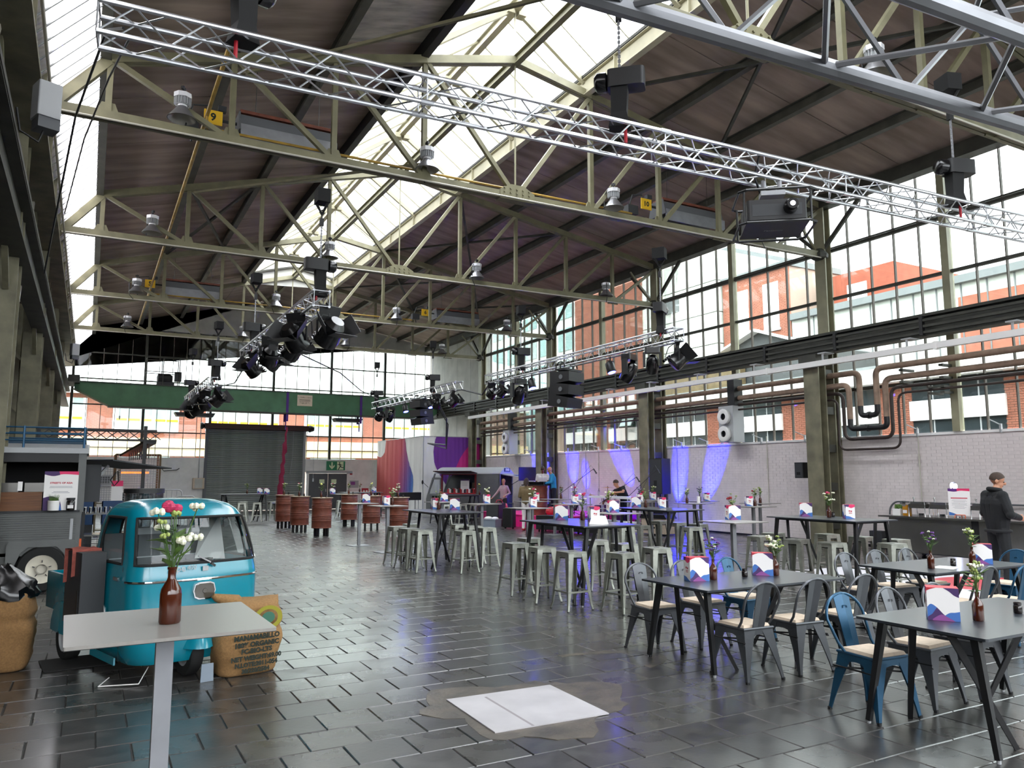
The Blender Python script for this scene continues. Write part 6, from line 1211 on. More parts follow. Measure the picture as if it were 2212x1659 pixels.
t = thing('preserve_jar', 'dark preserve jar with white label beside the grass pot', 'jar', (-.21, 13.95, 1.236)); MB().lathe([(0, 0), (.055, 0), (.06, .01), (.06, .13), (.05, .15), (0, .15)], 16, cap=False).build('jar_body', 'jar', t, 40); MB().lathe([(.055, .155), (.06, .17), (.06, .19), (0, .19)], 16, cap=False).build('lid', 'dark_grey', t, 40); MB().box(-.04, -.0625, .03, .04, -.058, .08).build('jar_label', 'paper', t)
# ================================================================== SIDE AISLE CLUTTER
t = thing('bar_rack', 'steel bar counter stacked with upside down glasses near the food truck', 'counter', (.38, 17.6, 0)); MB().box(-.6, -.35, 1.02, .62, .35, 1.05).build('bar_top', 'stainless', t); MB().box(-.6, -.32, .6, .62, .35, .63).box(-.6, -.32, .15, .62, .35, .18).build('shelf', 'stainless', t)
for x in (-.57, .57):
    for y in (-.3, .3): MB().box(x - .02, y - .02, .0, x + .02, y + .02, 1.02).build('leg', 'dark_grey', t)
b = MB()
for k in range(12): b.tube((-.55 + k * .1, -.33, .18), (-.55 + k * .1, -.33, .6), .005, 4)
for k in range(5): b.tube((-.58, -.33, .22 + k * .08), (.6, -.33, .22 + k * .08), .005, 4)
b.build('wire_front', 'dark_grey', t, kind='stuff')
g0 = thing('drinking_glass', 'x', 'glass'); MB().lathe([(.03, .0), (.036, .0), (.03, .11), (.0, .113), (.0, .108), (.026, .105), (.031, .004)], 12, cap=False).build('glass_body', 'clear_plastic', g0, 40); n = 0
for r in range(3):
    for k in range(8):
        g = g0 if n == 0 else dup(g0); n += 1; g.location = (-.0 + k * .088, 17.32 + r * .1, 1.051); g['label'] = 'upturned clear glass on the steel bar counter behind the food truck'; g['group'] = 'upturned glasses on the bar'
def cage(name, label, loc, w_, d_, h_, m, rz=0):
    t = thing(name, label, 'trolley', loc, rz)
    for x in (-w_/2, w_/2):
        for y in (-d_/2, d_/2): MB().box(x - .025, y - .025, .1, x + .025, y + .025, h_).build('post', m, t); MB().lathe([(.05, -.02), (.05, .02)], 10, (x, y, .05), 0).build('caster', 'black', t)
    for z in (.15, .95, h_ - .03): MB().box(-w_/2, -d_/2, z, w_/2, d_/2, z + .03).build('shelf', m, t) if z < h_ - .1 else MB().box(-w_/2, -d_/2, z, w_/2, -d_/2 + .04, z + .04).box(-w_/2, d_/2 - .04, z, w_/2, d_/2, z + .04).box(-w_/2, -d_/2, z, -w_/2 + .04, d_/2, z + .04).box(w_/2 - .04, -d_/2, z, w_/2, d_/2, z + .04).build('top_frame', m, t)
    b = MB()
    for y in (-d_/2, d_/2):
        for k in range(int(w_ / .07)): b.tube((-w_/2 + k * .07, y, .98), (-w_/2 + k * .07, y, h_), .004, 4)
        for k in range(int((h_ - 1) / .07)): b.tube((-w_/2, y, 1 + k * .07), (w_/2, y, 1 + k * .07), .004, 4)
    b.build('mesh_side', 'light_grey', t, kind='stuff'); return t
t = cage('cage_trolley', 'tall wood and wire mesh cage trolley near the back wall', (1.25, 25.0, 0), 1.15, .9, 2.4, 'wicker'); MB().box(-.4, -.3, 1.85, .3, .3, 1.9).build('heat_lamp_shelf', 'glow_orange', t); MB().box(-.45, -.35, 1.0, .45, .35, 1.3).build('crate', 'dark_grey', t); MB().box(-.3, -.47, .9, .1, -.455, 1.0).build('paper_label', 'paper', t)
cage('cage_trolley', 'dark narrow mesh cage trolley behind the wooden cage', (.55, 26.6, 0), .6, .8, 2.2, 'steel_col')
for k, (x, h_) in enumerate(((2.35, 1.35), (2.75, 1.15))):
    t = thing('roll_cart', ('taller' if k == 0 else 'lower') + ' tubular steel cart beside the cage trolley', 'cart', (x, 26.5, 0)); MB().path(rnd([(-.3, 0, .1), (-.3, 0, h_), (.3, 0, h_), (.3, 0, .1)], .15), .018, 6).path(rnd([(-.3, .6, .1), (-.3, .6, h_ * .8), (.3, .6, h_ * .8), (.3, .6, .1)], .15), .018, 6).build('tube_frame', 'light_grey', t); MB().box(-.32, 0, .2, .32, .6, .23).build('deck', 'mid_grey', t)
    for xx in (-.15, 0, .15): MB().tube((xx, 0, .2), (xx, 0, h_), .008, 5).build('bar', 'light_grey', t)
t = thing('black_goal_post', 'flat black lattice truss on a post behind the food truck rack', 'truss', (0, 21.0, 0))
MB().box(-1.2, -.05, 2.86, 1.45, .05, 2.91).box(-1.2, -.05, 2.62, 1.45, .05, 2.67).build('chord', 'black', t)
for k in range(11): MB().beam((-1.1 + k * .24, 0, 2.67), (-.86 + k * .24, 0, 2.86), .02, .02).beam((-1.1 + k * .24, 0.01, 2.86), (-.86 + k * .24, .01, 2.67), .02, .02).build('lattice', 'black', t)
MB().box(1.15, -.04, 0, 1.23, .04, 3.0).box(-1.1, -.04, 0, -1.02, .04, 2.9).build('post', 'black', t); MB().beam((1.3, -.0, 2.6), (.9, 3.3, 2.35), .3, .06).build('return_arm', 'black', t)
for k in range(10): MB().box(1.28 - k * .035, .3 * k, 2.2, 1.3 - k * .035, .3 * k + .05, 2.56).build('hanger', 'black', t)
t = thing('roll_up_banner', 'narrow pink and white roll up banner beside the cage trolley', 'banner', (.72, 23.6, 0)); MB().box(-.14, -.01, .1, .14, .01, 1.65).build('banner_sheet', 'paper', t); MB().box(-.14, -.012, 1.5, .14, -.0095, 1.65).build('banner_header', 'pink', t); MB().box(-.16, -.06, 0, .16, .06, .1).build('banner_base', 'light_grey', t)
for x, lab, m in ((-.05, 'dark blue crate stacked against the side wall bar', 'crate_blue'), (.52, 'dark blue crate filled with bottles behind the glasses', 'crate_blue')):
    t = thing('crate', lab, 'crate', (x, 19.4, 0)); MB().box(-.2, -.2, .0, .2, .2, .72).build('stand_box', 'dark_grey', t); MB().box(-.21, -.21, .72, .21, .21, .75).box(-.21, -.21, .75, -.19, .21, 1.22).box(.19, -.21, .75, .21, .21, 1.22).box(-.21, -.21, .75, .21, -.19, 1.22).box(-.21, .19, .75, .21, .21, 1.22).build('crate_body', m, t)
tag(MB().lathe([(0, 1.18), (.04, 1.18), (.045, 1.38), (.018, 1.45), (.018, 1.5), (0, 1.5)], 12, cap=False).build('water_bottle', 'clear_plastic', None, 40, (.65, 19.35, -.42)), 'clear water bottle standing in the blue crate', 'bottle')
for x, z, lab in ((.75, 1.55, 'grey meter box fixed on the end wall behind the truck awning'), (4.95, 1.4, 'beige switch box on the end wall next to the shutter')):
    t = thing('meter_box', lab, 'box', (x, YE - .16, z)); MB().rbox(-.28, 0, -.25, .28, .14, .3, .02).build('housing', 'light_grey' if x < 1 else 'seat_pad', t); MB().box(-.2, -.006, -.12, .2, .004, .22).build('window', 'mid_grey', t) if x < 1 else MB().box(-.18, -.02, -.2, .18, 0, .25).build('cover', 'plaster_grey', t)
MB().tube((4.95, YE - .04, 1.7), (4.95, YE - .04, 4.9), .025, 6).build('conduit', 'light_grey', we)
t = thing('wall_hook_bar', 'bent metal bracket on the white end wall left of the shutter', 'bracket', (3.6, YE - .05, 2.1)); MB().path([(-.4, 0, .1), (-.3, -.1, -.05), (.3, -.1, 0), (.42, 0, .08)], .02, 5).build('bracket_bar', 'dark_grey', t)
# ================================================================== SIGNS AT THE EXIT
t = thing('exit_sign', 'green emergency exit sign with running man and arrow', 'sign', (12.0, YE - .15, 2.12)); MB().box(-.52, 0, 0, .52, .04, .5).build('sign_plate', 'exit_green', t); MB().box(.06, -.006, .03, .42, 0, .47).build('door_field', 'exit_pale', t)
MB().add([(x, -.004, z) for x, z in ((-.26, .44), (-.18, .44), (-.18, .2), (-.07, .31), (-.07, .2), (-.22, .05), (-.37, .2), (-.37, .31), (-.26, .2))], [tuple(range(9))]).build('arrow', 'exit_pale', t)
b = MB(); b.lathe([(0, 0), (.035, 0.002)], 12, (.2, -.008, .41), 1, False)
for p, q, w_ in (((.2, .36), (.25, .2), .06), ((.21, .35), (.12, .3), .03), ((.12, .3), (.08, .33), .03), ((.23, .33), (.33, .27), .03), ((.33, .27), (.36, .31), .03), ((.25, .21), (.19, .13), .045), ((.19, .13), (.13, .03), .04), ((.25, .2), (.34, .16), .045), ((.34, .16), (.43, .14), .04)): b.beam((p[0], -.008, p[1]), (q[0], -.008, q[1]), w_, .004, (0, -1, 0))
b.build('running_man', 'ink', t)
t = thing('fire_cabinet', 'red fire hose cabinet on the end wall beside the backdrop', 'cabinet', (13.72, YE - .12, .5)); MB().box(-.18, 0, 0, .18, .11, .62).build('cabinet_body', 'red', t)
for x in (-.08, .08): MB().box(x - .05, -.004, .35, x + .05, 0, .52).build('pictogram', 'paper', t)
for x, z, w_, h_, m, lab in ((12.95, 1.9, .3, .3, 'red', 'small red fire sign beside the exit sign'), (13.1, 1.35, .5, .4, 'paper', 'framed escape plan on the end wall beside the exit door')):
    t = thing('wall_sign', lab, 'sign', (x, YE - .03, z)); MB().box(-w_/2, 0, -h_/2, w_/2, .025, h_/2).build('sign_plate', 'paper' if m == 'red' else 'light_grey', t); MB().box(-w_ * .4, -.003, -h_ * .1, w_ * .1, 0, h_ * .35).build('pictogram', m if m == 'red' else 'mauve', t)
for x in (13.1, 13.75):
    tag(MB().lathe([(0, 0), (.09, 0), (.09, .42), (.03, .5), (.03, .55), (0, .55)], 14, cap=False).path([(0, 0, .53), (-.08, -.02, .5), (-.1, -.02, .35)], .015, 5).build('fire_extinguisher', 'red', None, 40, (x, YE - .3, 0)), 'red fire extinguisher on the floor ' + ('below the escape plan' if x < 13.5 else 'below the hose cabinet'), 'extinguisher')
# ================================================================== PRINT BACKDROP
t = thing('print_backdrop', 'two sided fabric backdrop with red purple blue swirls in the corner', 'backdrop', (14.3, 35.0, 0))
def wavy(u): return .018 * math.sin(u * 9) + .03 * math.sin(u * 23 + 1) * (1 if u < .7 else .4)
LW, FW, HH = YE - 35.4, XW - .03 - 14.3, 3.74
MB().grid(lambda u, v: (wavy(u * 7) * .6, u * LW, .03 + (HH - .03) * v), 90, 6).build('fabric_side', 'white', t, 60); MB().grid(lambda u, v: (u * FW, wavy(u * 4 + 2) * .5, .03 + (HH - .03) * v), 60, 6).build('fabric_front', 'white', t, 60)
g1 = gradmat('swirl_side', [(0, '2f7fc4'), (.14, '3d5aa8'), (.3, '7a3f86'), (.55, 'b8404f'), (1, 'c8605a')], 1, 1.4, 6.4, .8, .35, 2); g2 = mat('swirl_purple', '6f3192', .8); g3 = mat('swirl_pink', 'c4277c', .8)
def patch(nm, fn, outline, m, nn=26):   # fills an outline (u,v) by vertical strips and lays it on the cloth
    us = [p[0] for p in outline]; u0, u1 = min(us), max(us); b = MB()
    def span(u):
        zs = []
        for (a, c), (d, e) in zip(outline, outline[1:] + outline[:1]):
            if (a - u) * (d - u) < 0: zs.append(c + (e - c) * (u - a) / (d - a))
        return (min(zs), max(zs)) if len(zs) >= 2 else None
    k = nn * 2; cols = []
    for i in range(k + 1):
        u = u0 + (u1 - u0) * (i + (.002 if i == 0 else (-.002 if i == k else 0))) / k; s = span(u); cols.append((u, s))
    for (ua, sa), (ub, sb) in zip(cols, cols[1:]):
        if sa and sb: b.add([fn(ua, sa[0]), fn(ub, sb[0]), fn(ub, sb[1]), fn(ua, sa[1])], [(0, 1, 2, 3)])
    return b.build(nm, m, t, 60)
fs_ = lambda u, v: (wavy(u * 7) * .6 - .012, u * LW, .03 + (HH - .03) * v); ff_ = lambda u, v: (u * FW, wavy(u * 4 + 2) * .5 - .012, .03 + (HH - .03) * v)
# side sheet: u=0 at the corner, u=1 at the end wall
patch('swirl_print', fs_, wave([(.36, 1), (.33, .8), (.25, .6), (.18, .42), (.22, .2), (.38, .02)], 8) + [(.999, .02), (.999, .78)] + wave([(.999, .78), (.9, .76), (.82, .84), (.80, 1.0)], 6), g1)
patch('swirl_print', ff_, wave([(.20, .995), (.16, .8), (.2, .6), (.4, .32), (.62, .05)], 8) + [(.995, .05), (.995, .995)], g2)
b_ = patch('swirl_print', lambda u, v: (ff_(u, v)[0], ff_(u, v)[1] - .01, ff_(u, v)[2]), wave([(.995, .97), (.75, .88), (.55, .62), (.46, .3), (.46, .03)], 8) + [(.995, .03)], g3)
MB().tube((0, 0, HH), (FW, 0, HH), .02, 6).tube((0, 0, HH), (0, LW, HH), .02, 6).tube((0, 0, 0), (0, 0, HH), .025, 6).build('top_rail', 'light_grey', t)
# ================================================================== FOOD VAN AT THE STAGE
t = thing('food_van', 'grey retro food van with open serving hatch and raised rear door', 'van', (15.0, 31.2, 0), R(-46))
# local: +x rear, -x front, -y serving side
L_, W_ = 3.4, 1.9
prof = [(-1.7, .3), (-1.7, .75), (-1.62, 1.0), (-1.35, 1.72), (-1.15, 1.9), (1.7, 1.9), (1.7, .3)]
MB().prism([(x, z) for x, z in ((-1.7, .3), (-1.7, .8), (-1.66, .95), (-.95, .95), (-.95, 1.05), (.62, 1.05), (.62, 1.9), (1.7, 1.9), (1.7, .3))], -.95, -.9, 1).build('side_panel', 'truck_grey', t)
MB().prism([(x, z) for x, z in prof], .9, .95, 1).build('far_panel', 'truck_grey', t); MB().box(-1.7, -.9, .3, -1.66, .9, .85).build('nose', 'truck_grey', t)
for k in range(9): MB().box(-.9, -.96, .42 + k * .06, 1.68, -.945, .44 + k * .06).build('side_rib', 'truck_grey', t)
b = MB(); b.prism([(y, z) for y, z in [(-.98, 1.88)] + [(-.98 + 1.96 * i / 12, 1.92 + .26 * math.sin(PI * i / 12)) for i in range(13)] + [(.98, 1.88)]], -1.3, 1.74, 0); b.build('van_roof', 'light_grey', t)
MB().prism([(x, z) for x, z in ((-1.66, .95), (-1.42, 1.72), (-1.0, 1.72), (-1.0, .95), (-1.06, .95), (-1.06, 1.64), (-1.38, 1.64), (-1.56, 1.02), (-1.06, 1.02), (-1.06, .95))], -.95, -.9, 1).build('cab_door_frame', 'truck_grey', t)
MB().beam((-1.66, -.9, .9), (-1.3, -.9, 1.9), .06, .06).beam((-1.66, .9, .9), (-1.3, .9, 1.9), .06, .06).build('a_pillar', 'truck_grey', t); MB().add([(-1.66, -.9, .86), (-1.66, .9, .86), (-1.33, .9, 1.85), (-1.33, -.9, 1.85)], [(0, 1, 2, 3)]).build('windscreen', 'pane_clear', t)
for y in (-1.08,): MB().tube((-1.6, -.95, 1.3), (-1.75, -1.15, 1.5), .012, 5).lathe([(0, -.02), (.09, -.01), (.09, .01), (0, .02)], 12, (-1.78, -1.17, 1.52), 0, False).build('door_mirror', 'black', t)
MB().box(-.95, -.98, 1.02, .62, -.7, 1.06).build('serving_counter', 'red', t); MB().box(-.98, -.965, 1.05, -.92, -.9, 1.9).box(.58, -.965, 1.05, .66, -.9, 1.9).box(-.98, -.965, 1.84, .66, -.9, 1.9).build('hatch_frame', mat('dk_red', '6a141c', .5), t)
MB().add([(-1.05, -.95, 1.9), (.7, -.95, 1.9), (.7, -1.75, 1.98), (-1.05, -1.75, 1.98), (-1.05, -.95, 1.93), (.7, -.95, 1.93), (.7, -1.75, 2.01), (-1.05, -1.75, 2.01)], [(3, 2, 1, 0), (4, 5, 6, 7), (0, 1, 5, 4), (1, 2, 6, 5), (2, 3, 7, 6), (3, 0, 4, 7)]).build('hatch_awning', mat('dk_red2', '3a1015', .5), t)
MB().box(-.9, .5, 1.0, .6, .9, 1.2).box(-.9, -.9, .3, 1.6, .9, .36).build('inner_counter', 'black', t)
for k in range(13):
    for r in range(2): tag(MB().lathe([(0, 0), (.04, 0), (.045, .15), (.03, .17), (0, .17)], 8, cap=False).build('package', ('red', 'paper', 'dark_grey')[(k + r) % 3], t, None, (-.7 + k * .1, -.85 + r * .12, 1.06 + r * .03)))
for k in range(2): MB().box(-.55 + k * .55, .3, 1.25, -.15 + k * .55, .6, 1.5).build('espresso_machine', 'stainless', t)
MB().box(1.66, -.9, .3, 1.72, .9, .95).build('tail_gate', 'truck_grey', t)
for k in range(8): MB().box(1.72, -.7, .4 + k * .06, 1.735, .7, .42 + k * .06).build('tail_rib', 'truck_grey', t)
MB().box(1.66, -.95, .95, 1.72, -.8, 1.9).box(1.66, .8, .95, 1.72, .95, 1.9).build('rear_pillar', 'truck_grey', t)
MB().add([(1.7, -.8, 1.86), (1.7, .8, 1.86), (2.55, .8, 1.72), (2.55, -.8, 1.72), (1.7, -.8, 1.9), (1.7, .8, 1.9), (2.55, .8, 1.76), (2.55, -.8, 1.76)], [(0, 1, 2, 3), (7, 6, 5, 4), (0, 4, 5, 1), (1, 5, 6, 2), (2, 6, 7, 3), (3, 7, 4, 0)]).build('rear_hatch', 'light_grey', t); MB().box(1.95, -.35, 1.76, 2.3, .35, 1.84).build('hatch_window', 'dark_grey', t); MB().tube((1.7, .78, 1.4), (2.3, .78, 1.74), .015, 5).build('gas_strut', 'black', t)
o = MB().rbox(1.735, -.42, 1.98, 1.76, .42, 2.14, .005).build('name_plate', 'navy', t); text('lettering', 'CITROËN', .13, 'paper', o, (1.764, 0, 2.06), (PI/2, 0, PI/2), .004)
for x in (-1.05, 1.05): wheel(t, (x, -.86, .31), .31, .16, 'light_grey', 1)
for x in (-1.05, 1.05): wheel(t, (x, .86, .31), .31, .16, 'light_grey', 1)
tag(MB().cbox((0, 0, .2), (.5, .35, .4), 0, .0, .5).build('cardboard_box', 'cardboard', None, None, (15.75, 30.2, .95), R(-46)), 'tilted open cardboard box inside the rear door of the van', 'box')
t = thing('van_menu_board', 'white menu board standing on the van counter', 'poster', (14.45, 30.55, 1.065), R(-46)); MB().box(-.2, -.01, 0, .2, .01, .58).build('board', 'paper', t); MB().box(-.2, -.013, .53, .2, -.0095, .58).box(-.2, -.013, 0, -.02, -.0095, .13).build('wave_print', 'plum', t)
for k in range(3): MB().box(-.13, -.0125, .42 - k * .05, .13, -.0095, .43 - k * .05).build('small_print', 'ink_grey', t)
# ================================================================== STAGE
t = thing('podium', 'low hot pink podium at the wall with instruments on it', 'podium', (0, 0, 0))
MB().box(13.5, 22.0, .0, 17.3, 27.0, .40).build('podium_box', 'hotpink', t); MB().box(13.48, 21.98, .4, 17.3, 27.02, .425).build('podium_top', 'hotpink', t)
for k in range(4): MB().box(13.494, 23.0 + k, .01, 13.4995, 23.01 + k, .4).build('panel_joint', 'pink', t)
PZ = .426
def blackspk(loc, rz, w_, d_, h_, label, name='loudspeaker', m='black'):
    t = thing(name, label, 'loudspeaker', loc, rz); MB().rbox(-w_/2, -d_/2, 0, w_/2, d_/2, h_, .02).build('cabinet', m, t); MB().box(-w_/2 + .02, -d_/2 - .008, .03, w_/2 - .02, -d_/2, h_ - .03).build('grille', 'dark_grey', t); MB().box(-.06, -d_/2 - .012, h_ * .2, .06, -d_/2 - .006, h_ * .38).build('port', 'black_matte', t); return t
blackspk((12.95, 24.75, 0), R(-60), .52, .5, .82, 'black upright loudspeaker in front of the pink podium by the crate')
blackspk((12.85, 27.8, 0), R(-60), .6, .5, .55, 'squat black speaker on the floor before the van front wheel'); blackspk((13.6, 28.4, 0), R(-60), .6, .5, .6, 'second squat black speaker on the floor next to the pink podium')
blackspk((16.95, 28.9, 0), R(-60), .5, .4, 1.1, 'tall black case standing between van rear and column')
t = blackspk((16.45, 19.85, 1.2), R(-75), .5, .5, 1.15, 'black PA loudspeaker on a pole beside the column, blue lit'); MB().tube((0, 0, -1.19), (0, 0, 0), .025, 8).build('pole', 'black', t); MB().rbox(-.3, -.3, -1.199, .3, .3, -.55, .02).build('sub_cabinet', 'black', t)
t = blackspk((16.9, 14.5, 1.72), R(-90), .28, .22, .42, 'small black wall speaker on the column before the buffet'); MB().box(-.05, .1, .1, .05, .3, .3).build('mount', 'dark_grey', t)
for i, (x, y, w_, h_, lab) in enumerate(((13.2, 21.3, .9, .52, 'black flight case in front of the podium corner'), (13.35, 20.3, .7, .46, 'black flight case in front of the drum kit'), (13.5, 19.5, .6, .5, 'black flight case next to the white counter foot'))):
    t = thing('flight_case', lab, 'case', (x, y, 0), R(-60)); MB().rbox(-w_/2, -.3, .08, w_/2, .3, h_, .02).build('case_body', 'black', t); MB().box(-w_/2 - .004, -.304, h_ * .6, w_/2 + .004, .304, h_ * .6 + .02).build('lid_edge', 'dark_grey', t)
    for sx in (-1, 1):
        for sy in (-.22, .22): MB().lathe([(.04, -.015), (.04, .015)], 8, (sx * (w_/2 - .08), sy, .04), 0).build('caster', 'dark_grey', t)
t = thing('suitcase', 'black trolley suitcase in front of the white trousers', 'suitcase', (12.7, 23.3, 0), R(-60)); MB().rbox(-.2, -.14, .05, .2, .14, .68, .05).build('case_body', 'black', t); MB().tube((-.1, .1, .68), (-.1, .1, .85), .01, 5).tube((.1, .1, .68), (.1, .1, .85), .01, 5).tube((-.1, .1, .85), (.1, .1, .85), .012, 5).build('handle', 'dark_grey', t)
for sx in (-.15, .15): MB().lathe([(.04, -.02), (.04, .02)], 8, (sx, 0, .04), 0).build('caster', 'rubber', t)
t = thing('storage_crate', 'grey plastic crate filled with white folded cloths', 'crate', (12.55, 24.35, 0), R(-60)); MB().box(-.3, -.2, 0, .3, .2, .02).box(-.3, -.2, .02, .3, -.18, .27).box(-.3, .18, .02, .3, .2, .27).box(-.3, -.2, .02, -.28, .2, .27).box(.28, -.2, .02, .3, .2, .27).build('crate_body', 'crate_grey', t); MB().box(-.31, -.21, .25, .31, .21, .28).build('crate_rim', 'crate_grey', t)
MB().ball((-.12, 0, .3), (.16, .15, .07)).ball((.14, .02, .3), (.13, .14, .06)).build('folded_cloths', 'white', t, 60)
t = thing('sports_bag', 'red sports bag with white letters lying on the pink podium', 'bag', (13.85, 26.2, PZ), R(-55)); MB().path([(-.34, 0, .16), (-.28, 0, .17), (0, 0, .18), (.28, 0, .17), (.34, 0, .16)], [.06, .16, .175, .16, .06], 12).build('bag_body', 'red', t, 60); text('lettering', 'MINI', .19, 'paper', t, (.03, -.182, .18), (R(88), 0, 0), .004)
MB().path([(-.15, 0, .33), (-.1, 0, .45), (.1, 0, .45), (.15, 0, .33)], .014, 6).build('handle', 'red', t); MB().path([(-.3, -.05, .2), (-.45, -.1, .1), (-.5, -.1, -.1)], .012, 5).build('strap', 'black', t)
t = thing('rucksack', 'white and dark red rucksack lying on the podium edge', 'bag', (13.95, 22.6, PZ), .4); MB().ball((0, 0, .16), (.24, .17, .16), 12, 8).build('bag_body', 'red', t, 60); MB().ball((.1, -.05, .2), (.14, .14, .12), 10, 8).build('front_pocket', 'paper', t, 60); MB().path([(-.1, .1, .25), (-.2, .1, .1), (-.1, .05, .02)], .012, 5).build('strap', 'black', t)
# drum kit
t = thing('drum_kit', 'small drum kit with brass cymbals on the floor before the wall', 'drums', (15.0, 21.0, 0), R(-70))
MB().lathe([(0, 0), (.28, 0), (.28, .4), (0, .4)], 20, (0, -.2, .29), 1, False).build('bass_drum', 'plum', t, 40)
for x, y, z, r, h_ in ((-.2, 0, .62, .14, .2), (.2, 0, .62, .15, .22), (.55, .2, .3, .2, .36), (-.45, .2, .55, .18, .13)): o = MB().lathe([(0, 0), (r, 0), (r, h_), (0, h_)], 16, (x, y, z), 2, False).build('tom_drum', 'purple', t, 40); MB().tube((x, y, 0), (x, y, z), .015, 5).build('drum_stand', 'chrome', o)
for x, y, z in ((-.6, .1, 1.15), (.5, -.1, 1.2), (-.1, .4, 1.4)): o = MB().lathe([(0, .02), (.04, .015), (.21, -.01), (.21, -.012), (0, .0)], 20, (x, y, z), 2, False).build('cymbal', 'honey', t, 40); MB().tube((x, y, 0), (x, y, z + .05), .011, 5).build('cymbal_stand', 'chrome', o)
def micstand(x, y, z0, label, boom=1, h_=1.25, rz=0):
    t = thing('microphone_stand', label, 'stand', (x, y, z0), rz); MB().tube((0, 0, .02), (0, 0, h_), .011, 6).build('stand_tube', 'black', t)
    for k in range(3): MB().tube((0, 0, .12), (.28 * math.cos(k * 2.1), .28 * math.sin(k * 2.1), .008), .009, 5).build('leg', 'black', t)
    MB().tube((-.55, 0, h_ - .38), (.7, 0, h_ + .5), .009, 6).build('boom_arm', 'black', t); MB().tube((.7, 0, h_ + .5), (.78, 0, h_ + .38), .022, 8).ball((.79, 0, h_ + .36), .03).build('microphone', 'dark_grey', t); MB().path([(.7, 0, h_ + .5), (.6, .02, h_ + .62), (.4, .02, h_ + .4), (0, .02, h_ - .2)], .005, 4).build('mic_cable', 'black', t)
micstand(14.7, 22.3, PZ, 'tall black boom microphone stand beside the man in blue', 1, 1.1, R(-50)); micstand(15.2, 20.6, 0, 'black boom microphone stand over the drum kit', 1, 1.25, R(-50)); micstand(15.7, 19.9, 0, 'black boom microphone stand behind the bending man, pointing up', 1, 1.5, R(-80))
t = thing('dj_drum_stand', 'rust brown drum stand with white letters carrying black DJ gear', 'stand', (13.95, 23.55, PZ), R(-60)); pr = [(0, 0), (.36, 0), (.36, .3), (.37, .32), (.36, .34), (.36, .6), (.37, .62), (.36, .64), (.36, 1.0), (.37, 1.02), (0, 1.02)]
MB().lathe(pr, 26, cap=False).build('drum_body', 'rust', t, 30); MB().box(-.46, -.3, 1.02, .46, .3, 1.06).build('shelf', 'black', t); MB().rbox(-.42, -.24, 1.06, .42, .24, 1.15, .02).build('mixer', 'black_gloss', t)
for x in (-.25, .25): MB().lathe([(0, .0), (.13, 0), (.13, .015), (0, .02)], 16, (x, 0, 1.15), 2, False).build('turntable', 'mid_grey', t)
for k, s_ in enumerate(('DIE AUFGABE', 'DJ', 'MODUL')): text('lettering', s_, .07, 'paper', t, (-.02, -.365, .62 - k * .09), (PI/2, 0, 0), .002)
t = thing('screen', 'black flat screen on a stand before the far column', 'screen', (15.75, 27.35, PZ * 0)); MB().box(-.4, -.02, 1.6, .4, .02, 2.15).build('panel', 'black_gloss', t); MB().tube((0, .0, .02), (0, 0, 1.6), .025, 6).build('pole', 'black', t); MB().box(-.3, -.2, 0, .3, .2, .02).build('foot_plate', 'black', t)
# white counter
t = thing('dj_counter', 'white counter with steel tube legs in front of the bending man', 'counter', (0, 0, 0)); MB().box(14.4, 18.9, 1.08, 15.0, 21.0, 1.14).build('counter_top', 'white_gloss', t)
for x in (14.43, 14.97):
    for y in (18.95, 19.6, 20.3, 20.95): MB().tube((x, y, 0), (x, y, 1.08), .02, 6).build('leg', 'light_grey', t)
for z in (.35, .75): MB().tube((14.43, 18.95, z), (14.43, 20.95, z), .016, 6).tube((14.97, 18.95, z), (14.97, 20.95, z), .016, 6).build('side_rail', 'light_grey', t)
MB().box(14.45, 19.0, .05, 14.95, 20.9, .09).build('shelf', 'light_grey', t)
for k in range(3): MB().box(14.48, 19.05 + k * .62, .1, 14.9, 19.55 + k * .62, .38).build('storage_box', ('paper', 'light_grey', 'paper')[k], t)
MB().box(14.47, 19.3, .55, 14.476, 19.55, .75).build('purple_tag', 'plum', t)
tag(MB().lathe([(0, 0), (.03, 0), (.03, .16), (.012, .2), (.012, .24), (0, .24)], 10, cap=False).build('water_bottle', 'clear_plastic', None, 40, (14.6, 20.7, 1.141)), 'clear water bottle on the white DJ counter', 'bottle')
t = thing('equipment_case', 'pale beige equipment case with black lid below the blue light', 'case', (15.3, 18.6, 0), R(-75)); MB().rbox(-.45, -.25, .05, .45, .25, .5, .03).build('case_body', 'seat_pad', t); MB().prism([(-.5, .5), (.5, .5), (.42, .62), (-.42, .62)], -.28, .28, 1).build('lid', 'black', t)
MB().box(-.06, -.262, .2, .06, -.25, .26).build('handle', 'dark_grey', t)
t = thing('lounge_bench', 'black padded bench on white legs in front of the backdrop', 'bench', (12.9, 33.4, 0)); MB().rbox(-.6, -.25, .7, .6, .25, 1.05, .08).build('padding', 'black', t)
for x in (-.45, .45): MB().tube((x, -.2, 0), (x, -.2, .7), .02, 6).tube((x, .2, 0), (x, .2, .7), .02, 6).build('leg', 'light_grey', t)
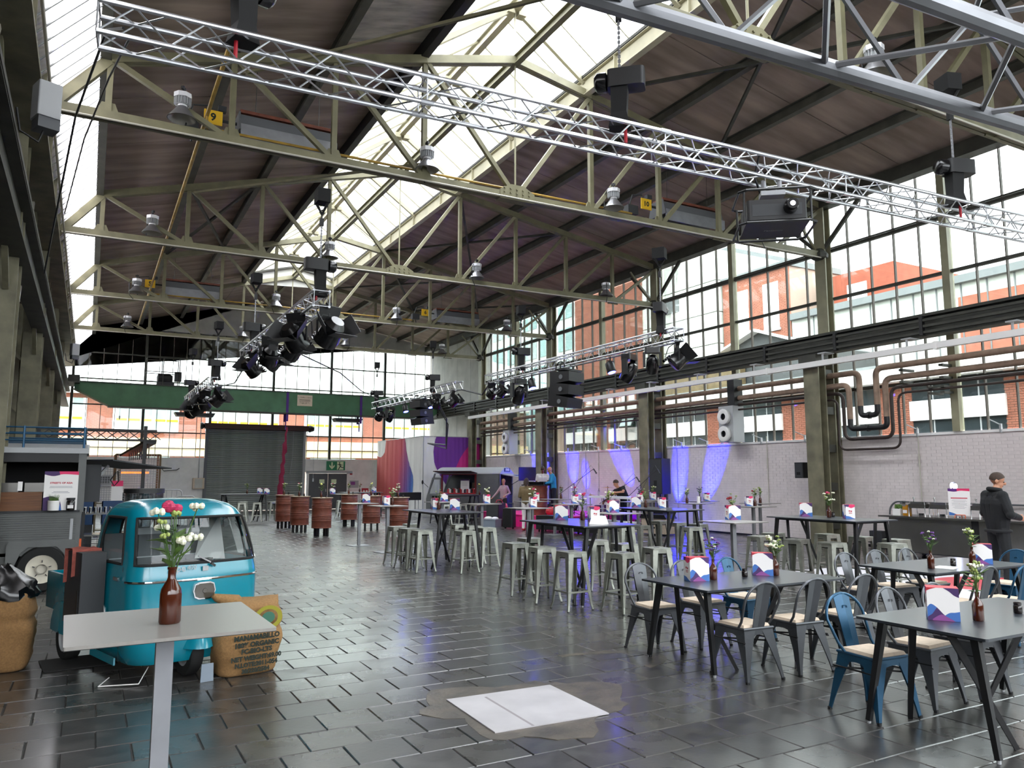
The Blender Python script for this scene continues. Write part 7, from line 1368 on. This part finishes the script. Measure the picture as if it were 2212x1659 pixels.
# ================================================================== BLUE UPLIGHTS (real LED floods)
def uplight(x, y, z0, tgt, e, lab, ang=26):
    t = thing('led_uplight', lab, 'spotlight', (x, y, z0)); d = (Vector(tgt) - Vector((x, y, z0 + .16))).normalized(); p = Vector((0, 0, .16))
    MB().tube(p - d * .12, p + d * .1, .085, 12).build('lamp_body', 'black', t); MB().tube(p + d * .1, p + d * .104, .075, 12).build('lens', 'led_blue', t); MB().path([(-.12, 0, .16), (-.12, 0, .01), (.12, 0, .01), (.12, 0, .16)], .012, 5).build('bracket', 'black', t)
    l = bpy.data.lights.new('led_beam', 'SPOT'); l.energy = e; l.color = (.004, .006, 1.0); l.spot_size = R(ang); l.spot_blend = .7; l.shadow_soft_size = .05; o = bpy.data.objects.new('led_beam', l); COL.objects.link(o); o.parent = t
    o.location = p + d * .12; o.rotation_euler = d.to_track_quat('-Z', 'Y').to_euler()
BE = 1300
uplight(16.95, 26.55, .43, (17.6, 26.75, 2.2), BE, 'blue LED uplight at the wall between man in blue and column', 30); uplight(16.95, 25.6, .43, (17.6, 25.8, 1.7), BE * .45, 'blue LED uplight at the wall behind the drum kit', 26); uplight(16.9, 22.3, .43, (17.6, 23.2, 2.1), BE, 'blue LED uplight at the wall left of the speaker column, aimed aside', 30)
uplight(16.95, 21.75, .0, (17.6, 21.8, 1.9), BE * .6, 'blue LED uplight tucked behind the speaker column', 26); uplight(17.0, 20.4, 0, (17.6, 20.25, 1.5), BE * 1.3, 'blue LED uplight right behind the PA speaker pole', 30); uplight(16.95, 19.3, 0, (17.6, 18.7, 1.7), BE, 'blue LED uplight beside the beige case, aimed aside', 28)
uplight(16.9, 29.3, 0, (17.6, 29.5, 1.9), BE * .8, 'blue LED uplight behind the food van rear', 32); uplight(16.9, 28.5, 0, (17.6, 28.5, 2.2), BE * .7, 'blue LED uplight next to the far column', 26)
# ================================================================== BUFFET
t = thing('buffet_counter', 'long stainless steel buffet counter on castors along the white wall', 'counter'); MB().box(15.78, 6.2, .86, 16.7, 11.45, .895).build('counter_top', 'stainless', t)
for y0, y1 in ((6.3, 7.65), (7.72, 9.25), (9.4, 11.25)): MB().box(15.88, y0, .12, 15.9, y1, .86).build('front_panel', 'stainless', t)
MB().box(15.9, 9.25, .12, 15.94, 9.4, .86).build('dark_gap', 'black', t); MB().box(15.9, 6.3, .12, 16.65, 6.33, .86).box(15.9, 11.22, .12, 16.65, 11.25, .86).build('side_panel', 'stainless', t); MB().box(15.9, 6.3, .1, 16.65, 11.25, .13).build('bottom_shelf', 'mid_grey', t)
for y in (6.5, 8.4, 9.4, 10.9):
    for x in (15.98, 16.55): MB().lathe([(.05, -.02), (.05, .02)], 10, (x, y, .05), 0).build('caster', 'black', t)
for i, y in enumerate((10.68, 10.2, 9.3)):
    t = thing('chafing_dish', ('stainless chafing dish next to the honey jar', 'stainless chafing dish just before the white menu sign', 'stainless chafing dish beyond the white menu sign')[i], 'dish', (16.2, y, .896), PI/2, 'chafing dishes on the buffet'); MB().rbox(-.2, -.16, .17, .2, .16, .26, .02).build('water_pan', 'stainless', t); MB().rbox(-.19, -.15, .26, .19, .15, .31, .05).build('dish_lid', 'chrome', t); MB().tube((.16, 0, .3), (.16, 0, .38), .012, 6).ball((.16, 0, .39), .022).build('lid_handle', 'chrome', t)
    for x in (-.19, .19):
        for yy in (-.15, .15): MB().tube((x, yy, 0), (x, yy, .2), .01, 5).build('leg', 'chrome', t)
    MB().lathe([(0, 0), (.05, 0), (.05, .05), (0, .05)], 10, (0, 0, .005), 2, False).build('burner', 'dark_grey', t)
t = thing('herb_pot', 'white box pot with green herb on the buffet end', 'plant', (16.2, 11.22, .896)); MB().box(-.09, -.09, 0, .09, .09, .14).build('pot', 'white', t); b = MB()
for k in range(40): a, q = random.uniform(0, 6.28), random.uniform(0, .09); b.ball((q * math.cos(a), q * math.sin(a), .15 + random.uniform(0, .07)), .022, 5, 4)
b.build('foliage', 'leaf', t, kind='stuff')
t = thing('honey_jar', 'amber honey jar with white label on the buffet counter', 'jar', (16.18, 11.0, .896)); MB().rbox(-.075, -.075, 0, .075, .075, .2, .03).build('jar_body', 'honey', t, 40); MB().box(-.081, -.05, .05, -.0755, .05, .12).build('jar_label', 'paper', t); MB().lathe([(.03, .2), (.03, .23), (0, .23)], 10, cap=False).build('lid', 'honey', t)
t = thing('buffet_sign', 'white buffet menu sign with purple pink header on an orange stand', 'sign', (16.05, 9.72, .90), R(-78)); W_, H_ = .42, .56
MB().box(-W_/2, -.006, .05, W_/2, .006, H_ + .05).build('board', 'paper', t); f = lambda u, v, e=.0066: ((u - .5) * W_, -e, .05 + v * H_); b = MB()
b.mi(1).poly([f(u, v) for u, v in [(0, 1), (0, .9)] + wave([(0, .9), (.3, .88), (.6, .92), (1, .9)], 5) + [(1, 1)]]); b.mi(0).poly([f(u, v, .007) for u, v in [(0, 1), (0, .9)] + wave([(0, .9), (.25, .88), (.42, .89)], 5) + [(.42, 1)]]); b.mi(2).poly([f(u, v) for u, v in [(0, 0)] + wave([(0, .13), (.25, .07), (.45, 0)], 5)]); b.build('wave_print', ['purple', 'pink', 'blue_print'], t)
b = MB(); b.box(-.16, -.0075, .40, .16, -.0064, .42)
b.build('heading', 'ink_red', t); b = MB()
for k in range(9): l = (.26, .3, .22, .3, .28, .3, .18, .26, .2)[k]; b.box(-l / 2, -.0075, .37 - k * .022, l / 2, -.0064, .375 - k * .022)
b.build('small_print', 'ink_grey', t); MB().path([(-.1, -.02, 0), (-.1, .0, .06), (.1, 0, .06), (.1, -.02, 0)], .012, 6).tube((0, .1, 0), (0, .0, .3), .01, 5).build('easel', 'orange', t)
t = thing('clip_lamp', 'shining chrome clip lamp behind the buffet sign', 'lamp', (16.3, 9.95, .896)); MB().path([(0, 0, 0), (0, 0, .4), (-.03, .05, .58), (0, .03, .66)], .01, 6).build('lamp_arm', 'chrome', t); MB().lathe([(0, .04), (.05, .03), (.085, -.04)], 14, (0, .0, .66), 0, False).build('lamp_shade', 'chrome', t, 40); MB().lathe([(0, -.02), (.05, -.02)], 10, (0, 0, .66), 0, False).build('bulb', 'lens', t); MB().lathe([(0, 0), (.07, 0), (.07, .015), (0, .015)], 12, cap=False).build('lamp_base', 'chrome', t)
t = thing('power_box', 'dark power box with cables low on the white wall', 'box', (17.35, 12.6, .12)); MB().rbox(-.12, -.18, 0, .12, .18, .3, .02).build('housing', 'dark_grey', t); MB().path([(0, -.18, .15), (0, -.8, .2), (0, -1.3, .1)], .02, 5).path([(0, -.18, .08), (0, -.8, .1), (0, -1.3, .0)], .02, 5).build('cable', 'dark_grey', t)
tag(MB().path(rnd([(17.5, 8, 1.15), (17.5, 12.2, 1.15), (17.5, 12.35, 1.0), (17.5, 12.4, .42)], .1), .022, 6).box(17.46, 10, 1.1, 17.6, 10.05, 1.17).box(17.46, 12.0, 1.1, 17.6, 12.05, 1.17).build('wall_pipe', 'mid_grey'), 'thin grey pipe running along the white wall behind the buffet', 'pipe')
# ================================================================== PEOPLE
def person(label, loc, rz, H, top, legs, skin, hair, shoe, P, vox=.012, hairkind='short', extra=None):
    s = H / 1.78; V = lambda p: Vector(p) * s
    J = dict(pel=(0, 0, .96), wst=(0, .0, 1.10), chs=(0, .01, 1.32), nek=(0, .02, 1.49), hed=(0, -.015, 1.655), shL=(-.185, .02, 1.43), shR=(.185, .02, 1.43), elL=(-.245, .03, 1.15), elR=(.245, .03, 1.15), wrL=(-.25, -.06, .92), wrR=(.25, -.06, .92),
             hpL=(-.09, 0, .93), hpR=(.09, 0, .93), knL=(-.1, -.02, .50), knR=(.1, -.02, .50), anL=(-.105, .03, .085), anR=(.105, .03, .085), toL=(-.12, -.15, .03), toR=(.12, -.15, .03))
    J.update({k: v for k, v in P.items() if isinstance(v, tuple)}); J = {k: V(v) for k, v in J.items()}; B = P.get('bulk', 1.0)
    b = MB(); caps = []   # (p, q, rp, rq, mat)
    def limb(pts, rs, m):
        pts = [Vector(p) for p in pts]; rs = [r * s for r in rs]; fine = []; fr = []
        for i in range(len(pts) - 1):
            for k in range(4): q = k / 4; fine.append(pts[i].lerp(pts[i + 1], q)); fr.append(rs[i] + (rs[i + 1] - rs[i]) * q)
            caps.append((pts[i], pts[i + 1], rs[i], rs[i + 1], m))
        fine.append(pts[-1]); fr.append(rs[-1]); b.path(fine, fr, 10)
        for p, r in zip(pts, rs): b.ball(p, r * .99, 10, 8)
    up = (J['nek'] - J['pel']).normalized(); side = (J['shR'] - J['shL']).normalized(); fwd = up.cross(side).normalized() * -1
    if fwd.dot(Vector((0, -1, 0))) < 0 and abs(fwd.y) > .5: fwd = -fwd
    # torso: side by side chains
    for sx in (-1, 0, 1):
        o1, o2, o3 = side * sx * .075 * s, side * sx * .07 * s * B, side * sx * .10 * s * B
        limb([J['pel'] + o1, J['wst'] + o2], [.105, .10 * B], 0); limb([J['wst'] + o2, J['chs'] + o3], [.10 * B, .112 * B], 0)
    for k, sh in (('L', J['shL']), ('R', J['shR'])): limb([J['chs'] + side * (-.1 if k == 'L' else .1) * s, sh], [.10 * B, .066 * B], 0); limb([J['nek'] - up * .05 * s, sh], [.06, .06 * B], 0)
    limb([J['chs'], J['nek'] - up * .03 * s], [.10, .07], 0); limb([J['nek'] - up * .02 * s, J['hed'] - up * .06 * s], [.056, .05], 2)
    for k in 'LR':
        limb([J['sh' + k], J['el' + k], J['wr' + k]], [.062 * B, .05 * B, .036 * B], 0) if P.get('sleeve', 1) else (limb([J['sh' + k], J['sh' + k].lerp(J['el' + k], .6)], [.062, .055], 0), limb([J['sh' + k].lerp(J['el' + k], .55), J['el' + k], J['wr' + k]], [.046, .04, .029], 2))
        limb([J['hp' + k], J['kn' + k], J['an' + k]], [.098, .066, .05], 1); limb([J['an' + k] - Vector((0, 0, .02 * s)), J['to' + k] + Vector((0, 0, .015 * s))], [.05, .042], 3); limb([J['an' + k] + Vector((0, .03, -.045)) * s, J['to' + k]], [.038, .033], 3)
        d = (J['wr' + k] - J['el' + k]).normalized(); w_ = J['wr' + k]; sd = d.cross(fwd); sd = sd.normalized() if sd.length > .1 else side; nn = sd.cross(d).normalized()
        limb([w_, w_ + d * .05 * s], [.028, .03], 2); limb([w_ + d * .05 * s + sd * .012 * s, w_ + d * .085 * s + sd * .014 * s], [.024, .02], 2); limb([w_ + d * .05 * s - sd * .012 * s, w_ + d * .085 * s - sd * .014 * s], [.024, .02], 2)
        for f_ in range(4):
            q = (f_ - 1.5) * .0205 * s; l = (.058, .068, .064, .05)[f_] * s; p0 = w_ + d * .085 * s + sd * q; p1 = p0 + d * l * .55 + nn * .01 * s; p2 = p1 + d * l * .4 + nn * .028 * s; limb([p0, p1, p2], [.0095, .009, .0078], 2)
        tq = -1 if k == 'L' else 1; p0 = w_ + d * .03 * s + sd * .026 * s * tq; limb([p0, p0 + d * .03 * s + sd * .022 * s * tq + nn * .01 * s, p0 + d * .055 * s + sd * .024 * s * tq + nn * .022 * s], [.013, .011, .009], 2)
    # head
    hy = P.get('yaw', 0); hp_ = P.get('nod', 0); Rm = (Matrix.Rotation(hy, 3, 'Z') @ Matrix.Rotation(hp_, 3, 'X')); hc = J['hed']; h = lambda x, y, z: hc + Rm @ Vector((x, y, z)) * s
    def blob(c, r, m): b.T = Matrix.Translation(hc) @ Rm.to_4x4(); b.ball(Vector(c) * s, tuple(q * s for q in r), 12, 10); b.T = None; caps.append((h(*c), h(*c) + Vector((0, 0, .001)), min(r) * s, min(r) * s, m))
    blob((0, .012, .03), (.075, .094, .088), 2); blob((0, -.022, -.045), (.056, .062, .068), 2); blob((0, -.1, -.015), (.014, .018, .026), 2); blob((0, -.05, -.092), (.03, .03, .022), 2)
    for sx in (-1, 1): blob((sx * .077, .015, -.01), (.012, .022, .032), 2)
    me = b.mesh('raw', 'black'); o = bpy.data.objects.new('raw', me); COL.objects.link(o); md = o.modifiers.new('r', 'REMESH'); md.mode = 'VOXEL'; md.voxel_size = vox * s; ms_ = o.modifiers.new('s', 'SMOOTH'); ms_.factor = .5; ms_.iterations = 4
    bpy.context.view_layer.update(); me2 = bpy.data.meshes.new_from_object(o.evaluated_get(bpy.context.evaluated_depsgraph_get())); bpy.data.objects.remove(o)
    me2.materials.clear(); [me2.materials.append(M[m]) for m in (top, legs, skin, shoe)]
    A = [(p, (q - p), max((q - p).length_squared, 1e-9), rp, rq, m) for p, q, rp, rq, m in caps]; idx = []
    for poly in me2.polygons:
        c = poly.center; best = 9; bm = 0
        for p, d, l2, rp, rq, m in A:
            k = (c - p).dot(d) / l2; k = 0 if k < 0 else (1 if k > 1 else k); dist = (c - p - d * k).length - (rp + (rq - rp) * k)
            if dist < best: best = dist; bm = m
        idx.append(bm)
    me2.polygons.foreach_set('material_index', idx); me2.polygons.foreach_set('use_smooth', [True] * len(me2.polygons)); me2.update()
    body = tag(obj('person', me2, None, loc, rz), label, 'person')
    # hair and eyes
    g = MB(); g.T = Matrix.Translation(hc) @ Rm.to_4x4()
    def hr(u, v):
        a = 2 * PI * u; th = v * (1.95 if hairkind != 'cap' else 1.5); front = max(0, -math.sin(a)); th = th * (1 - .42 * front ** .7) if hairkind != 'bald' else th * (1 - .42 * front ** .7)
        k = 1.0 + (.03 if hairkind != 'cap' else .05) * (1 - .3 * v); n = mnoise.noise(Vector((math.cos(a) * 3, math.sin(a) * 3, th * 4))) * .004
        return ((.079 * k + n) * math.sin(th) * math.cos(a) * s, (.012 + (.098 * k + n) * math.sin(th) * math.sin(a)) * s, (.03 + (.094 * k + n) * math.cos(th)) * s)
    if hairkind != 'bald': g.grid(hr, 28, 12)
    if hairkind == 'bob': g.T = Matrix.Translation(hc) @ Rm.to_4x4(); g.path([Vector((0, .07, .06)) * s, Vector((0, .095, -.02)) * s, Vector((0, .085, -.14)) * s], [.07 * s, .075 * s, .055 * s], 12); g.path([Vector((.06, .03, .02)) * s, Vector((.078, .03, -.1)) * s], [.03 * s, .03 * s], 8); g.path([Vector((-.06, .03, .02)) * s, Vector((-.078, .03, -.1)) * s], [.03 * s, .03 * s], 8)
    if hairkind == 'tail': g.path([Vector((0, .1, .03)) * s, Vector((0, .13, -.03)) * s, Vector((0, .12, -.15)) * s], [.03 * s, .03 * s, .015 * s], 8)
    if hairkind == 'cap': g.add([Vector(q) * s for q in ((-.06, -.07, .06), (.06, -.07, .06), (.05, -.17, .045), (-.05, -.17, .045))], [(0, 1, 2, 3), (3, 2, 1, 0)])
    if hairkind != 'bald': g.build('cap' if hairkind == 'cap' else 'hair', hair, body, 60)
    g = MB(); g.T = Matrix.Translation(hc) @ Rm.to_4x4()
    for sx in (-1, 1): g.ball(Vector((sx * .03, -.078, .002)) * s, .0095 * s, 6, 5)
    g.build('eyes', 'black_gloss', body); g = MB(); g.T = Matrix.Translation(hc) @ Rm.to_4x4(); g.ball(Vector((0, -.079, -.06)) * s, (.022 * s, .008 * s, .006 * s), 8, 5); g.build('mouth', 'fl_red', body)
    for nm, m, pts, r in (extra or []): MB().path([V(p) for p in pts], [q * s for q in r] if isinstance(r, list) else r * s, 10).build(nm, m, body, 50)
    return body
person('man seen from behind in black jacket and trousers near the buffet', (11.95, 6.68, 0), R(62), 1.83, 'cl_black', 'cl_black', 'skin', 'hair_brown', 'black', dict(bulk=1.22, yaw=-.5, nod=.28, hed=(.01, -.05, 1.645), elL=(-.30, -.0, 1.17), wrL=(-.13, -.24, 1.12), elR=(.30, -.0, 1.17), wrR=(.14, -.25, 1.14), hpL=(-.1, 0, .93), anL=(-.17, .03, .085), toL=(-.21, -.14, .03), knL=(-.14, -.02, .5), anR=(.17, .03, .085), toR=(.21, -.14, .03), knR=(.14, -.02, .5)), .0075,
       extra=[('jacket_collar', 'cl_black', [(.075 * math.cos(a * PI / 8) * 1.05, .012 + .075 * math.sin(a * PI / 8), 1.52 + .012 * math.sin(a * PI / 8)) for a in range(-3, 12)], .03), ('jacket_hem', 'cl_black', [(.195 * math.cos(a * PI / 12), .14 * math.sin(a * PI / 12), .93) for a in range(25)], .022)])
person('person in dark navy jacket cut off at the picture edge', (12.75, 5.95, 0), R(-110), 1.76, 'cl_navy', 'cl_black', 'skin', 'hair_brown', 'black', dict(bulk=1.15, wrR=(.2, -.22, 1.1), elR=(.27, -.02, 1.15)), .011, extra=[('lanyard', 'leaf_pale', [(-.07, -.08, 1.47), (-.03, -.16, 1.3), (0, -.165, 1.15), (.03, -.16, 1.3), (.07, -.08, 1.47)], .008)])
person('woman in pale lilac jumper walking past the food van, arm down', (15.0, 28.0, 0), R(-75), 1.68, 'cl_lilac', 'cl_dkolive', 'skin', 'hair_blond', 'black', dict(elL=(-.28, -.12, 1.18), wrL=(-.3, -.36, .98), elR=(.26, .12, 1.16), wrR=(.2, -.06, 1.05), knL=(-.09, -.2, .52), anL=(-.1, -.28, .09), toL=(-.11, -.46, .03), knR=(.1, .04, .5), anR=(.1, .26, .12), toR=(.11, .12, .03), hpR=(.09, .0, .92), yaw=.5), .013, 'tail')
person('person with brown bob, olive jacket and white trousers by the podium', (12.75, 22.2, 0), R(130), 1.72, 'cl_olive', 'cl_white', 'skin', 'hair_brown', 'red', dict(bulk=1.08, wrR=(.2, -.25, 1.1)), .013, 'bob')
person('bald man in bright blue jumper bowing over the DJ drum stand', (14.42, 23.2, PZ), R(-112), 1.74, 'cl_blue', 'cl_navy', 'skin', 'hair_grey', 'black', dict(nek=(0, -.06, 1.46), hed=(0, -.13, 1.60), chs=(0, -.03, 1.31), shL=(-.18, -.05, 1.41), shR=(.18, -.05, 1.41), elL=(-.24, -.1, 1.16), wrL=(-.2, -.32, 1.12), elR=(.24, -.12, 1.16), wrR=(.18, -.34, 1.12), nod=.5), .013, 'bald')
person('man in white T shirt and black cap behind the bald man', (14.55, 24.15, PZ), R(-30), 1.72, 'cl_white', 'cl_navy', 'skin_dark', 'black', 'black', dict(sleeve=0, elR=(.23, -.08, 1.16), wrR=(.12, -.3, 1.15), nod=.3), .013, 'cap')
person('man in black T shirt bending sideways behind the white counter', (15.35, 20.3, 0), R(-75), 1.78, 'cl_black', 'cl_navy', 'skin', 'hair_brown', 'black', dict(sleeve=0, pel=(0, .02, .95), wst=(0, -.02, 1.08), chs=(-.05, -.14, 1.27), nek=(-.09, -.22, 1.40), hed=(-.12, -.3, 1.54), shL=(-.27, -.16, 1.3), shR=(.1, -.2, 1.41), elL=(-.4, -.3, 1.1), wrL=(-.46, -.5, .95), elR=(.24, -.38, 1.28), wrR=(.05, -.5, 1.26), nod=.5, yaw=-.3), .013)
